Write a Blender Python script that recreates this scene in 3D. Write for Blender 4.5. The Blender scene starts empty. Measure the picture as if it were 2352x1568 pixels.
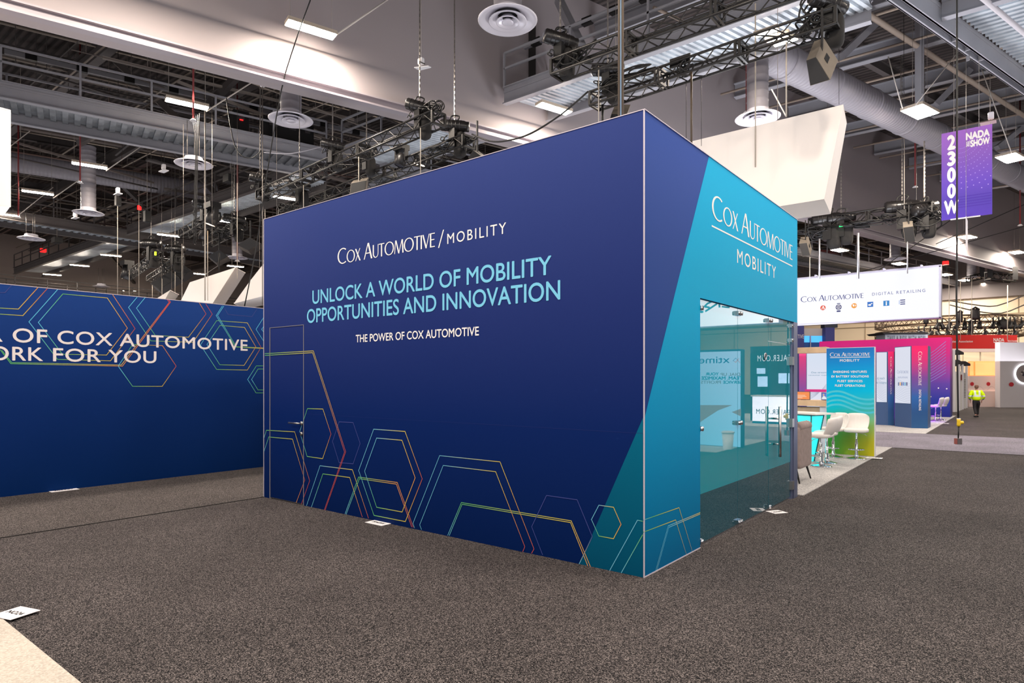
import bpy, math, random
from mathutils import Vector, Matrix

sc = bpy.context.scene
COL = sc.collection
R_ = random.Random(7)
PI = math.pi

# ------------------------------------------------------------------ camera
FPX, CX, HY, CAMZ = 1463.0, 1176.0, 871.0, 1.7
YAW = math.radians(38.46)
FW = Vector((-math.sin(YAW), math.cos(YAW), 0))
RT = Vector((math.cos(YAW), math.sin(YAW), 0))
UP = Vector((0, 0, 1))
EYE = Vector((0, 0, CAMZ))
cam = bpy.data.cameras.new('camera')
cam.sensor_width = 36
cam.lens = FPX / 2352 * 36
cam.shift_y = (HY - 784) / 2352
cam.clip_end = 400
cam_o = bpy.data.objects.new('camera', cam)
cam_o.location = EYE
cam_o.rotation_euler = (PI / 2, 0, YAW)
COL.objects.link(cam_o)
sc.camera = cam_o

# ------------------------------------------------------------------ light of the hall
AMBIENT = (0.80, 0.77, 0.80)
AMBIENT_STRENGTH = 0.8
LAMP_STRENGTH = 400.0
sc.view_settings.view_transform = 'Standard'
sc.view_settings.look = 'None'
sc.view_settings.exposure = 0.0
sc.view_settings.gamma = 1.0
sc.view_settings.use_curve_mapping = False
def lamp(name, loc, size, power, color=(1, 1, 1), up=True, sy=None):
    l = bpy.data.lights.new(name, 'AREA'); l.shape = 'RECTANGLE'; l.size = size; l.size_y = sy or size
    l.energy = power; l.color = color
    o = bpy.data.objects.new(name, l); COL.objects.link(o); o.location = loc
    o.rotation_euler = (PI if up else 0, 0, 0)
    return o
# unseen upward area lamps, added to brighten the undersides of the roof steel
COOL = (0.92, 0.93, 1.0)
for k, (x, y, z, s_, pw) in enumerate(((-5.6, 7.6, 3.2, 3.2, 110), (-15.5, 4, 2.6, 4, 170), (-16, 13, 2.6, 4, 170), (-26, 9, 2.6, 5, 200), (-5.5, 19.8, 2.8, 3, 680), (-7, 24.6, 2.6, 3, 300), (-8, 30, 2.8, 5, 300), (4, 8, 2.8, 4, 360), (5, 18, 2.8, 4, 420), (6, 29, 2.8, 5, 300), (-24, 24, 2.6, 6, 200), (-40, 14, 2.6, 7, 260), (-2, 48, 2.8, 6, 300))):
    lamp('added_uplight', (x, y, z), s_, pw, COOL)
lamp('added_booth_fill', (-5.6, 7.4, 3.95), 3.0, 150, (1, 0.97, 0.95), up=False)  # unseen lamp added to brighten the inside of the booth
wd = bpy.data.worlds.new('hall_air')
sc.world = wd
wd.use_nodes = True
wd.node_tree.nodes['Background'].inputs[0].default_value = (*AMBIENT, 1)
wd.node_tree.nodes['Background'].inputs[1].default_value = AMBIENT_STRENGTH
sc.cycles.max_bounces = 6
sc.cycles.diffuse_bounces = 3
sc.cycles.glossy_bounces = 3
sc.cycles.transmission_bounces = 4
sc.cycles.transparent_max_bounces = 8
sc.cycles.caustics_reflective = False
sc.cycles.caustics_refractive = False

# ------------------------------------------------------------------ where things stand
def ray(px, py):
    return FW + RT * ((px - CX) / FPX) + UP * ((HY - py) / FPX)
def at_d(px, py, d): return EYE + ray(px, py) * d
def at_z(px, py, z):
    r = ray(px, py); return EYE + r * ((z - CAMZ) / r.z)
def at_y(px, py, y):
    r = ray(px, py); return EYE + r * (y / r.y)
def at_x(px, py, x):
    r = ray(px, py); return EYE + r * (x / r.x)
def floor_at(px, py): return at_z(px, py, 0.0)
def depth(p): return (Vector(p) - EYE).dot(FW)

def lin1(c):
    c /= 255.0
    return c / 12.92 if c <= 0.04045 else ((c + 0.055) / 1.055) ** 2.4
def rgb(r, g, b): return (lin1(r), lin1(g), lin1(b))

# ------------------------------------------------------------------ materials
MATS = {}
def nodes_of(name):
    m = bpy.data.materials.new(name); m.use_nodes = True
    nt = m.node_tree; b = nt.nodes['Principled BSDF']
    return m, nt, b
def mat(name, c=(200, 200, 200), rough=0.5, metal=0.0, var=0.0, scale=6.0, bump=0.0, emit=None, es=0.0, coat=0.0, spec=0.5):
    if name in MATS: return MATS[name]
    m, nt, b = nodes_of(name)
    col = rgb(*c)
    b.inputs['Base Color'].default_value = (*col, 1)
    b.inputs['Roughness'].default_value = rough
    b.inputs['Metallic'].default_value = metal
    b.inputs['Coat Weight'].default_value = coat
    b.inputs['Specular IOR Level'].default_value = spec
    if emit is not None:
        b.inputs['Emission Color'].default_value = (*rgb(*emit), 1)
        b.inputs['Emission Strength'].default_value = es
    if var or bump:
        tc = nt.nodes.new('ShaderNodeTexCoord')
        n = nt.nodes.new('ShaderNodeTexNoise'); n.inputs['Scale'].default_value = scale
        n.inputs['Detail'].default_value = 4
        nt.links.new(tc.outputs['Object'], n.inputs['Vector'])
        if var:
            r = nt.nodes.new('ShaderNodeValToRGB')
            r.color_ramp.elements[0].position = 0.3
            r.color_ramp.elements[1].position = 0.7
            r.color_ramp.elements[0].color = (*[x * (1 - var) for x in col], 1)
            r.color_ramp.elements[1].color = (*[min(1, x * (1 + var)) for x in col], 1)
            nt.links.new(n.outputs['Fac'], r.inputs['Fac'])
            nt.links.new(r.outputs['Color'], b.inputs['Base Color'])
        if bump:
            bp = nt.nodes.new('ShaderNodeBump'); bp.inputs['Strength'].default_value = bump
            bp.inputs['Distance'].default_value = 0.02
            nt.links.new(n.outputs['Fac'], bp.inputs['Height'])
            nt.links.new(bp.outputs['Normal'], b.inputs['Normal'])
    MATS[name] = m
    return m

def mat_print(name, rough=0.6, es=0.0, spec=0.1):
    """ink whose colour is stored on the mesh (lettering, line art, printed gradients)"""
    if name in MATS: return MATS[name]
    m, nt, b = nodes_of(name)
    a = nt.nodes.new('ShaderNodeAttribute'); a.attribute_name = 'Ink'
    nt.links.new(a.outputs['Color'], b.inputs['Base Color'])
    b.inputs['Roughness'].default_value = rough
    b.inputs['Specular IOR Level'].default_value = spec
    if es:
        nt.links.new(a.outputs['Color'], b.inputs['Emission Color'])
        b.inputs['Emission Strength'].default_value = es
        for l in list(b.inputs['Base Color'].links): nt.links.remove(l)
        b.inputs['Base Color'].default_value = (0.02, 0.02, 0.02, 1)
    MATS[name] = m
    return m

def mat_grad(name, stops, rough=0.55, z0=0.0, z1=4.0, spec=0.08, es=0.0):
    """printed fabric with a vertical ink gradient"""
    if name in MATS: return MATS[name]
    m, nt, b = nodes_of(name)
    g = nt.nodes.new('ShaderNodeNewGeometry')
    s = nt.nodes.new('ShaderNodeSeparateXYZ')
    mr = nt.nodes.new('ShaderNodeMapRange')
    mr.inputs['From Min'].default_value = z0; mr.inputs['From Max'].default_value = z1
    r = nt.nodes.new('ShaderNodeValToRGB')
    els = r.color_ramp.elements
    while len(els) < len(stops): els.new(0.5)
    for e, (p, c) in zip(els, stops):
        e.position = p; e.color = (*rgb(*c), 1)
    nt.links.new(g.outputs['Position'], s.inputs[0])
    nt.links.new(s.outputs['Z'], mr.inputs['Value'])
    nt.links.new(mr.outputs['Result'], r.inputs['Fac'])
    nt.links.new(r.outputs['Color'], b.inputs['Base Color'])
    n = nt.nodes.new('ShaderNodeTexNoise'); n.inputs['Scale'].default_value = 350
    tc = nt.nodes.new('ShaderNodeTexCoord')
    nt.links.new(tc.outputs['Object'], n.inputs['Vector'])
    bp = nt.nodes.new('ShaderNodeBump'); bp.inputs['Strength'].default_value = 0.08; bp.inputs['Distance'].default_value = 0.004
    nt.links.new(n.outputs['Fac'], bp.inputs['Height'])
    nt.links.new(bp.outputs['Normal'], b.inputs['Normal'])
    b.inputs['Roughness'].default_value = rough
    b.inputs['Specular IOR Level'].default_value = spec
    if es:
        nt.links.new(r.outputs['Color'], b.inputs['Emission Color'])
        b.inputs['Emission Strength'].default_value = es
    MATS[name] = m
    return m

def mat_carpet(name, dark, mid, light, scale=190.0, patch=0.14):
    """looped pile: every yarn loop takes its own shade"""
    if name in MATS: return MATS[name]
    m, nt, b = nodes_of(name)
    tc = nt.nodes.new('ShaderNodeTexCoord')
    n = nt.nodes.new('ShaderNodeTexVoronoi'); n.inputs['Scale'].default_value = scale
    sp = nt.nodes.new('ShaderNodeSeparateColor')
    r = nt.nodes.new('ShaderNodeValToRGB')
    e = r.color_ramp.elements
    e.new(0.5)
    e[0].position, e[1].position, e[2].position = 0.1, 0.55, 1.0
    for el, c in zip(e, (dark, mid, light)): el.color = (*rgb(*c), 1)
    n2 = nt.nodes.new('ShaderNodeTexNoise'); n2.inputs['Scale'].default_value = 0.9; n2.inputs['Detail'].default_value = 3
    mr = nt.nodes.new('ShaderNodeMapRange')
    mr.inputs['From Min'].default_value = 0.3; mr.inputs['From Max'].default_value = 0.7
    mr.inputs['To Min'].default_value = 1 - patch; mr.inputs['To Max'].default_value = 1 + patch
    mx = nt.nodes.new('ShaderNodeMix'); mx.data_type = 'RGBA'; mx.blend_type = 'MULTIPLY'; mx.inputs[0].default_value = 1.0
    nt.links.new(tc.outputs['Object'], n.inputs['Vector']); nt.links.new(tc.outputs['Object'], n2.inputs['Vector'])
    nt.links.new(n.outputs['Color'], sp.inputs[0])
    nt.links.new(sp.outputs[0], r.inputs['Fac']); nt.links.new(n2.outputs['Fac'], mr.inputs['Value'])
    nt.links.new(r.outputs['Color'], mx.inputs[6]); nt.links.new(mr.outputs['Result'], mx.inputs[7])
    nt.links.new(mx.outputs[2], b.inputs['Base Color'])
    bp = nt.nodes.new('ShaderNodeBump'); bp.inputs['Strength'].default_value = 0.3; bp.inputs['Distance'].default_value = 0.006
    nt.links.new(n.outputs['Distance'], bp.inputs['Height']); nt.links.new(bp.outputs['Normal'], b.inputs['Normal'])
    b.inputs['Roughness'].default_value = 0.95
    b.inputs['Specular IOR Level'].default_value = 0.15
    MATS[name] = m
    return m

def mat_glass(name, low, high, z, gain=1.5):
    """pane with teal film on its back, darker up to height z; both faces mirror the room"""
    if name in MATS: return MATS[name]
    m, nt, b = nodes_of(name)
    out = nt.nodes['Material Output']
    g = nt.nodes.new('ShaderNodeNewGeometry'); sp = nt.nodes.new('ShaderNodeSeparateXYZ')
    gt = nt.nodes.new('ShaderNodeMath'); gt.operation = 'GREATER_THAN'; gt.inputs[1].default_value = z
    mc = nt.nodes.new('ShaderNodeMix'); mc.data_type = 'RGBA'
    mc.inputs[6].default_value = (*rgb(*low), 1); mc.inputs[7].default_value = (*rgb(*high), 1)
    nt.links.new(g.outputs['Position'], sp.inputs[0]); nt.links.new(sp.outputs['Z'], gt.inputs[0])
    nt.links.new(gt.outputs[0], mc.inputs[0]); nt.links.new(mc.outputs[2], b.inputs['Base Color'])
    b.inputs['Roughness'].default_value = 0.9; b.inputs['Specular IOR Level'].default_value = 0.0
    gl = nt.nodes.new('ShaderNodeBsdfGlossy'); gl.inputs['Roughness'].default_value = 0.0; gl.inputs['Color'].default_value = (1, 1, 1, 1)
    fr = nt.nodes.new('ShaderNodeFresnel'); fr.inputs['IOR'].default_value = 1.52
    mu = nt.nodes.new('ShaderNodeMath'); mu.operation = 'MULTIPLY'; mu.inputs[1].default_value = gain; mu.use_clamp = True
    mx = nt.nodes.new('ShaderNodeMixShader')
    nt.links.new(fr.outputs[0], mu.inputs[0]); nt.links.new(mu.outputs[0], mx.inputs[0])
    nt.links.new(b.outputs[0], mx.inputs[1]); nt.links.new(gl.outputs[0], mx.inputs[2])
    nt.links.new(mx.outputs[0], out.inputs[0])
    MATS[name] = m
    return m

INK = mat_print('printed_ink')
SCREEN = mat_print('lit_screen', rough=0.4, es=0.9)
BLACK = lambda: mat('black_paint', (26, 25, 25), 0.45, 0.2)
TRUSS = lambda: mat('truss_black', (20, 17, 15), 0.42, 0.0, var=0.25, scale=9)
CHROME = lambda: mat('chrome', (225, 225, 228), 0.08, 1.0)
STEEL = lambda: mat('brushed_steel', (190, 188, 186), 0.28, 1.0)
GREY_STEEL = lambda: mat('grey_painted_steel', (160, 160, 166), 0.5, 0.0, var=0.06, scale=1.5)
DARK_STEEL = lambda: mat('dim_painted_steel', (92, 86, 84), 0.55, 0.0, var=0.1, scale=1.5)
GALV = lambda: mat('galvanised_deck', (222, 230, 238), 0.35, 0.35, var=0.2, scale=2.2)
WHITE = lambda: mat('white_enamel', (232, 230, 232), 0.35)
CABLE_BLACK = lambda: mat('black_cable', (20, 19, 19), 0.5)
WIRE = lambda: mat('steel_wire', (150, 142, 134), 0.4, 0.6)
WHITE_FABRIC = lambda: mat('white_stretch_fabric', (246, 238, 231), 0.8, var=0.015, scale=0.7)

# ------------------------------------------------------------------ mesh building
class MB:
    def __init__(s): s.v = []; s.f = []; s.c = []; s.s = []
    def add(s, vs, fs, col=None, smooth=False):
        o = len(s.v)
        s.v.extend(Vector(v) for v in vs)
        for f in fs:
            s.f.append(tuple(i + o for i in f)); s.s.append(smooth)
        if isinstance(col, list): s.c.extend(col)
        else: s.c.extend([col] * len(vs))
        return s
    def box(s, c, size, axes=None, col=None):
        ax = axes or (Vector((1, 0, 0)), Vector((0, 1, 0)), Vector((0, 0, 1)))
        c = Vector(c); h = [a * (d / 2) for a, d in zip(ax, size)]
        vs = [c + h[0] * i + h[1] * j + h[2] * k for k in (-1, 1) for j in (-1, 1) for i in (-1, 1)]
        fs = [(0, 2, 3, 1), (4, 5, 7, 6), (0, 1, 5, 4), (2, 6, 7, 3), (0, 4, 6, 2), (1, 3, 7, 5)]
        if (ax[0].cross(ax[1])).dot(ax[2]) < 0: fs = [f[::-1] for f in fs]
        return s.add(vs, fs, col)
    def bx(s, lo, hi, col=None):
        lo, hi = Vector(lo), Vector(hi)
        return s.box((lo + hi) / 2, [abs(x) for x in (hi - lo)], None, col)
    def bar(s, p, q, w, h, up=UP, col=None):
        p, q = Vector(p), Vector(q); d = (q - p); L = d.length; d = d / L
        side = d.cross(up)
        if side.length < 1e-5: side = d.cross(Vector((1, 0, 0)))
        side.normalize(); u = side.cross(d)
        return s.box((p + q) / 2, (L, w, h), (d, side, u), col)
    def ibeam(s, p, q, w, h, t=0.02, up=UP):
        p, q = Vector(p), Vector(q)
        s.bar(p, q, t, h, up)
        s.bar(p + up * (h / 2), q + up * (h / 2), w, t, up)
        s.bar(p - up * (h / 2), q - up * (h / 2), w, t, up)
        return s
    def tube(s, pts, r, n=8, closed=False, col=None, caps=True):
        pts = [Vector(p) for p in pts]; m = len(pts)
        rs = r if isinstance(r, (list, tuple)) else [r] * m
        o = len(s.v); u = None
        for i, p in enumerate(pts):
            a = pts[(i - 1) % m] if (i or closed) else p
            b = pts[(i + 1) % m] if (i < m - 1 or closed) else p
            t = (b - a)
            t = t.normalized() if t.length > 1e-9 else Vector((0, 0, 1))
            if u is None:
                u = t.cross(UP)
                if u.length < 1e-3: u = t.cross(Vector((1, 0, 0)))
            u = u - t * u.dot(t)
            if u.length < 1e-6: u = t.orthogonal()
            u.normalize(); w = t.cross(u)
            for k in range(n):
                an = 2 * PI * k / n
                s.v.append(p + (u * math.cos(an) + w * math.sin(an)) * rs[i]); s.c.append(col)
        for i in range(m if closed else m - 1):
            j = (i + 1) % m
            for k in range(n):
                l = (k + 1) % n
                s.f.append((o + i * n + k, o + i * n + l, o + j * n + l, o + j * n + k)); s.s.append(True)
        if caps and not closed:
            s.f.append(tuple(o + k for k in range(n))[::-1]); s.s.append(False)
            s.f.append(tuple(o + (m - 1) * n + k for k in range(n))); s.s.append(False)
        return s
    def lathe(s, prof, n=32, c=(0, 0, 0), axis=UP, col=None, closed=False):
        c = Vector(c); axis = Vector(axis).normalized()
        u = axis.orthogonal().normalized(); w = axis.cross(u)
        o = len(s.v)
        for (r, z) in prof:
            for k in range(n):
                a = 2 * PI * k / n
                s.v.append(c + axis * z + (u * math.cos(a) + w * math.sin(a)) * max(r, 1e-4)); s.c.append(col)
        m = len(prof)
        for i in range(m if closed else m - 1):
            j = (i + 1) % m
            for k in range(n):
                l = (k + 1) % n
                s.f.append((o + i * n + k, o + i * n + l, o + j * n + l, o + j * n + k)); s.s.append(True)
        return s
    def ellipsoid(s, c, size, e=1.0, n=20, m=12, axes=None, col=None):
        """superellipsoid: e=1 round, e small boxy"""
        ax = axes or (Vector((1, 0, 0)), Vector((0, 1, 0)), Vector((0, 0, 1)))
        c = Vector(c); o = len(s.v)
        pw = lambda x: math.copysign(abs(x) ** e, x)
        for i in range(m + 1):
            a = -PI / 2 + PI * i / m
            for k in range(n):
                b = 2 * PI * k / n
                x = pw(math.cos(a)) * pw(math.cos(b)); y = pw(math.cos(a)) * pw(math.sin(b)); z = pw(math.sin(a))
                s.v.append(c + ax[0] * (x * size[0] / 2) + ax[1] * (y * size[1] / 2) + ax[2] * (z * size[2] / 2)); s.c.append(col)
        for i in range(m):
            for k in range(n):
                l = (k + 1) % n
                s.f.append((o + i * n + k, o + i * n + l, o + (i + 1) * n + l, o + (i + 1) * n + k)); s.s.append(True)
        return s
    def slab(s, poly, h):
        """poly: list of 3D points in a plane, extruded by vector h"""
        poly = [Vector(p) for p in poly]; n = len(poly); h = Vector(h)
        vs = poly + [p + h for p in poly]
        fs = [tuple(range(n))[::-1], tuple(range(n, 2 * n))]
        for i in range(n):
            j = (i + 1) % n
            fs.append((i, j, n + j, n + i))
        nn = (poly[1] - poly[0]).cross(poly[2] - poly[0])
        if nn.dot(h) < 0: fs = [f[::-1] for f in fs]
        return s.add(vs, fs)
    def build(s, name, m, parent=None, origin=None):
        org = Vector(origin) if origin is not None else (WLOC.get(parent.name, Vector((0, 0, 0))) if parent else Vector((0, 0, 0)))
        me = bpy.data.meshes.new(name)
        me.from_pydata([tuple(v - org) for v in s.v], [], s.f)
        me.polygons.foreach_set('use_smooth', s.s)
        if any(c is not None for c in s.c):
            at = me.color_attributes.new('Ink', 'FLOAT_COLOR', 'POINT')
            flat = []
            for c in s.c: flat.extend((*(c or (1, 1, 1)), 1.0))
            at.data.foreach_set('color', flat)
        me.materials.append(m)
        me.update()
        o = bpy.data.objects.new(name, me); COL.objects.link(o)
        if parent: o.parent = parent; WLOC[o.name] = org
        else: o.location = org; WLOC[o.name] = org
        return o
WLOC = {}

def tag(o, label, cat, group=None):
    o['label'] = label; o['category'] = cat
    if group: o['group'] = group
    return o
def thing(name, label, cat, loc=(0, 0, 0), group=None, rz=0.0):
    o = bpy.data.objects.new(name, None); COL.objects.link(o)
    o.empty_display_size = 0.1
    o.location = loc; o.rotation_euler = (0, 0, rz)
    WLOC[o.name] = Vector(loc)
    return tag(o, label, cat, group)
def struct(o, label=None):
    o['kind'] = 'structure'
    if label: o['label'] = label
    return o
def dup(root, loc, rz, label, group=None):
    r = root.copy(); COL.objects.link(r)
    r.location = loc; r.rotation_euler = (0, 0, rz)
    r['label'] = label
    if group: r['group'] = group
    def rec(src, dst):
        for ch in list(src.children):
            c = ch.copy(); COL.objects.link(c); c.parent = dst
            rec(ch, c)
    rec(root, r)
    return r

# ------------------------------------------------------------------ flat print on upright faces
class Face:
    def __init__(s, o, u):
        s.o = Vector(o); s.u = Vector(u).normalized(); s.n = s.u.cross(UP)
    def p(s, u, v, off=0.0): return s.o + s.u * u + UP * v + s.n * off
    def uv(s, px, py):
        r = ray(px, py); t = (s.o - EYE).dot(s.n) / r.dot(s.n)
        q = EYE + r * t - s.o
        return (q.dot(s.u), q.z)

def strip(mb, face, pts, w, off=0.002, closed=False):
    """pts: (u, v, colour) polyline with mitred joints"""
    n = len(pts); P = [Vector((a[0], a[1])) for a in pts]
    L, Rr = [], []
    for i in range(n):
        a = P[i - 1] if (i or closed) else None
        b = P[(i + 1) % n] if (i < n - 1 or closed) else None
        d1 = (P[i] - a).normalized() if a is not None else None
        d2 = (b - P[i]).normalized() if b is not None else None
        d1 = d1 or d2; d2 = d2 or d1
        n1 = Vector((-d1.y, d1.x)); n2 = Vector((-d2.y, d2.x))
        m = (n1 + n2)
        if m.length < 1e-4: m = n1.copy()
        m.normalize(); k = 1 / max(0.35, m.dot(n1))
        L.append(P[i] + m * (w / 2 * k)); Rr.append(P[i] - m * (w / 2 * k))
    vs, cs = [], []
    for i in range(n):
        vs += [face.p(L[i].x, L[i].y, off), face.p(Rr[i].x, Rr[i].y, off)]; cs += [pts[i][2]] * 2
    fs = []
    for i in range(n if closed else n - 1):
        j = (i + 1) % n
        fs.append((2 * i, 2 * i + 1, 2 * j + 1, 2 * j))
    mb.add(vs, fs, cs)

def poly(mb, face, pts, col, off=0.002):
    mb.add([face.p(u, v, off) for u, v in pts], [tuple(range(len(pts)))], col)
def rect(mb, face, u0, u1, v0, v1, col, off=0.002):
    poly(mb, face, [(u0, v0), (u1, v0), (u1, v1), (u0, v1)], col, off)
def disc(mb, face, u, v, ru, rv, col, off=0.002, n=24, a0=0.0, a1=2 * PI):
    poly(mb, face, [(u + ru * math.cos(a0 + (a1 - a0) * k / n), v + rv * math.sin(a0 + (a1 - a0) * k / n)) for k in range(n if a1 - a0 > 6.28 else n + 1)], col, off)

_TXT = {}
def text2d(s, bold=0.0, spacing=1.0):
    key = (s, bold, spacing)
    if key in _TXT: return _TXT[key]
    cu = bpy.data.curves.new('lettering_outline', 'FONT')
    cu.body = s; cu.size = 1.0; cu.offset = bold; cu.space_character = spacing; cu.resolution_u = 5
    cu.fill_mode = 'FRONT'
    o = bpy.data.objects.new('lettering_outline', cu); COL.objects.link(o)
    dg = bpy.context.evaluated_depsgraph_get()
    me = o.evaluated_get(dg).to_mesh()
    vs = [(v.co.x, v.co.y) for v in me.vertices]
    fs = []
    for p in me.polygons:
        f = tuple(p.vertices)
        if p.normal.z < 0: f = f[::-1]
        fs.append(f)
    o.evaluated_get(dg).to_mesh_clear()
    bpy.data.objects.remove(o); bpy.data.curves.remove(cu)
    _TXT[key] = (vs, fs)
    return vs, fs

def _arc(cx, cy, rx, ry, a0, a1, n): return [(cx + rx * math.cos(a0 + (a1 - a0) * i / n), cy + ry * math.sin(a0 + (a1 - a0) * i / n)) for i in range(n + 1)]
def serifless(ch):
    """fine contrast capitals for the wordmark: (width, list of polygons as quads)"""
    K, T = 0.118, 0.064
    q = []
    def par(x0, y0, x1, y1, w): q.append([(x0, y0), (x0 + w, y0), (x1 + w, y1), (x1, y1)])
    def ring(cx, rx, a0, a1, n=40):
        o = _arc(cx, .5, rx, .515, a0, a1, n); i = _arc(cx, .5, rx - K, .515 - T, a0, a1, n)
        for k in range(n): q.append([o[k], o[k + 1], i[k + 1], i[k]])
    if ch == 'C': ring(.50, .50, math.radians(52), math.radians(308)); w = .84
    elif ch == 'O': ring(.48, .48, 0, 2 * PI); w = .96
    elif ch == 'X': par(.62 - K, 0, 0, 1, K + .02); par(.02, 0, .58 - T, 1, T + .01); w = .64
    elif ch == 'A':
        par(0, 0, .34, 1, T + .01); par(.74 - K, 0, .33, 1, K + .01); par(.13, .34, .13, .40, .42); w = .75
    elif ch == 'U':
        q.append([(0.02, .34), (.02 + K, .34), (.02 + K, 1), (.02, 1)]); q.append([(.62 - T, .34), (.62, .34), (.62, 1), (.62 - T, 1)])
        o = _arc(.32, .34, .30, .355, PI, 2 * PI, 20); i = _arc(.345, .34, .30 - .5 * (K + T) + .003, .355 - T, PI, 2 * PI, 20)
        for k in range(20): q.append([o[k], o[k + 1], i[k + 1], i[k]])
        w = .64
    elif ch == 'T': q.append([(0, 1 - T), (.58, 1 - T), (.58, 1), (0, 1)]); par(.29 - K / 2, 0, .29 - K / 2, 1, K); w = .58
    elif ch == 'M':
        par(0, 0, .10, 1, T); par(.40, 0, .10, 1, K); par(.42, 0, .74, 1, T); par(.88 - K * .6, 0, .74, 1, K); w = .93
    elif ch == 'I': par(.02, 0, .02, 1, K); w = .15
    elif ch == 'V': par(.30, 0, 0, 1, K); par(.32, 0, .60, 1, T); w = .66
    elif ch == 'E':
        par(.02, 0, .02, 1, K)
        for y in (0, .5, 1 - T): q.append([(.02, y), (.46 - (.04 if y == .5 else 0), y), (.46 - (.04 if y == .5 else 0), y + T), (.02, y + T)])
        w = .48
    else: w = .3
    return w, q
def cox2d():
    if 'cox' in _TXT: return _TXT['cox']
    vs, fs = [], []
    x = 0
    for i, (ch, h) in enumerate([('C', 1), ('O', .78), ('X', .78), (' ', 1), ('A', 1), ('U', .8), ('T', .8), ('O', .8), ('M', .8), ('O', .8), ('T', .8), ('I', .8), ('V', .8), ('E', .8)]):
        w, q = serifless(ch)
        for pl in q:
            o = len(vs)
            vs += [(x + a * h, b * h) for a, b in pl]
            f = tuple(range(o, o + len(pl)))
            ar = sum(pl[k][0] * pl[(k + 1) % len(pl)][1] - pl[(k + 1) % len(pl)][0] * pl[k][1] for k in range(len(pl)))
            fs.append(f if ar > 0 else f[::-1])
        x += w * h + (.02 if ch != ' ' else -.04)
    _TXT['cox'] = (vs, fs)
    return vs, fs
def letters(mb, face, s, u0, u1, v0, v1, col, bold=0.0, spacing=1.0, off=0.003, turn=False):
    """lettering that fills the box u0..u1, v0..v1 (turn: reads downwards)"""
    vs, fs = cox2d() if s == 'COX' else text2d(s, 0.0, spacing)
    xs = [v[0] for v in vs]; ys = [v[1] for v in vs]
    x0, x1, y0, y1 = min(xs), max(xs), min(ys), max(ys)
    if s == 'COX':
        for k, f in enumerate(fs):                         # strokes that overlap lie a hair above one another
            out = []
            for i in f:
                x, y = vs[i]; a, b = (x - x0) / (x1 - x0), (y - y0) / (y1 - y0); o_ = off + 0.00004 * (k % 37)
                out.append(face.p(u0 + (u1 - u0) * b, v1 + (v0 - v1) * a, o_) if turn else face.p(u0 + (u1 - u0) * a, v0 + (v1 - v0) * b, o_))
            mb.add(out, [tuple(range(len(out)))], col)
        return
    shifts = [(0, 0)] if bold <= 0 else [(bold, 0), (-bold, 0), (0, bold), (0, -bold)]
    x0 -= bold; x1 += bold; y0 -= bold; y1 += bold
    for k, (dx, dy) in enumerate(shifts):
        out = []
        for x, y in vs:
            a, b = (x + dx - x0) / (x1 - x0), (y + dy - y0) / (y1 - y0); o_ = off + 0.0003 * k
            out.append(face.p(u0 + (u1 - u0) * b, v1 + (v0 - v1) * a, o_) if turn else face.p(u0 + (u1 - u0) * a, v0 + (v1 - v0) * b, o_))
        mb.add(out, fs, col)

CW = rgb(248, 244, 242)
# ================================================================== THE HALL
CARPET = mat_carpet('charcoal_carpet', (12, 11, 12), (44, 41, 42), (122, 114, 112))
CARPET2 = mat_carpet('cross_aisle_carpet', (17, 15, 15), (52, 48, 48), (130, 122, 118))
CARPET3 = mat_carpet('far_aisle_carpet', (60, 58, 66), (112, 108, 120), (176, 170, 184))
CARPET_LIGHT = mat_carpet('pale_grey_carpet', (140, 140, 140), (172, 170, 170), (200, 196, 194), 90, 0.08)
CARPET_CREAM = mat_carpet('cream_carpet', (168, 160, 150), (180, 172, 161), (192, 184, 174), 90, 0.1)

FY, RX, LX, BY, BH = 4.98, -2.51, -8.53, 9.82, 4.01   # the nearest booth: front wall y, side wall x, left end x, far end y, height
LWX = -11.45                                              # the low display wall

def ground(name, x0, x1, y0, y1, m, h=0.0):
    o = MB().bx((x0, y0, -0.1 if h == 0 else 0.0), (x1, y1, h)).build(name, m)
    return struct(o)
f = MB(); f.bx((-90, -12, -0.12), (40, 90, 0.0)); struct(f.build('floor', CARPET))
struct(MB().bx((LWX, -6, 0.0), (LX, 18.3, 0.006)).build('floor_cross_aisle', CARPET2))
struct(MB().bx((LX - 0.01, -6, 0.0), (LX + 0.012, FY, 0.0075)).build('floor_seam', mat('dark_seam', (22, 19, 18), 0.95)))
struct(MB().bx((-2.4, 18.27, 0.0), (0.4, 18.3, 0.0065)).build('floor_seam', mat('dark_seam')))
struct(MB().bx((-60, 18.3, 0.0), (40, 23.5, 0.006)).build('floor_far_aisle', CARPET3))
struct(MB().bx((-8.4, -4, 0.0), (0.4, 1.285, 0.012)).build('floor_cream_carpet', CARPET_CREAM))
struct(MB().bx((-8.4, BY + 0.12, 0.0), (-2.45, 18.3, 0.012)).build('floor_pale_carpet', CARPET_LIGHT))
struct(MB().bx((-14, 23.5, 0.0), (-2.25, 36, 0.014)).build('floor_pale_carpet', CARPET_LIGHT))
struct(MB().bx((0.4, 14.5, 0.0), (9, 18.3, 0.012)).build('floor_pale_carpet', CARPET_LIGHT))
struct(MB().bx((0.4, 23.5, 0.0), (9, 32, 0.014)).build('floor_pale_carpet', CARPET_LIGHT))

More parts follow.
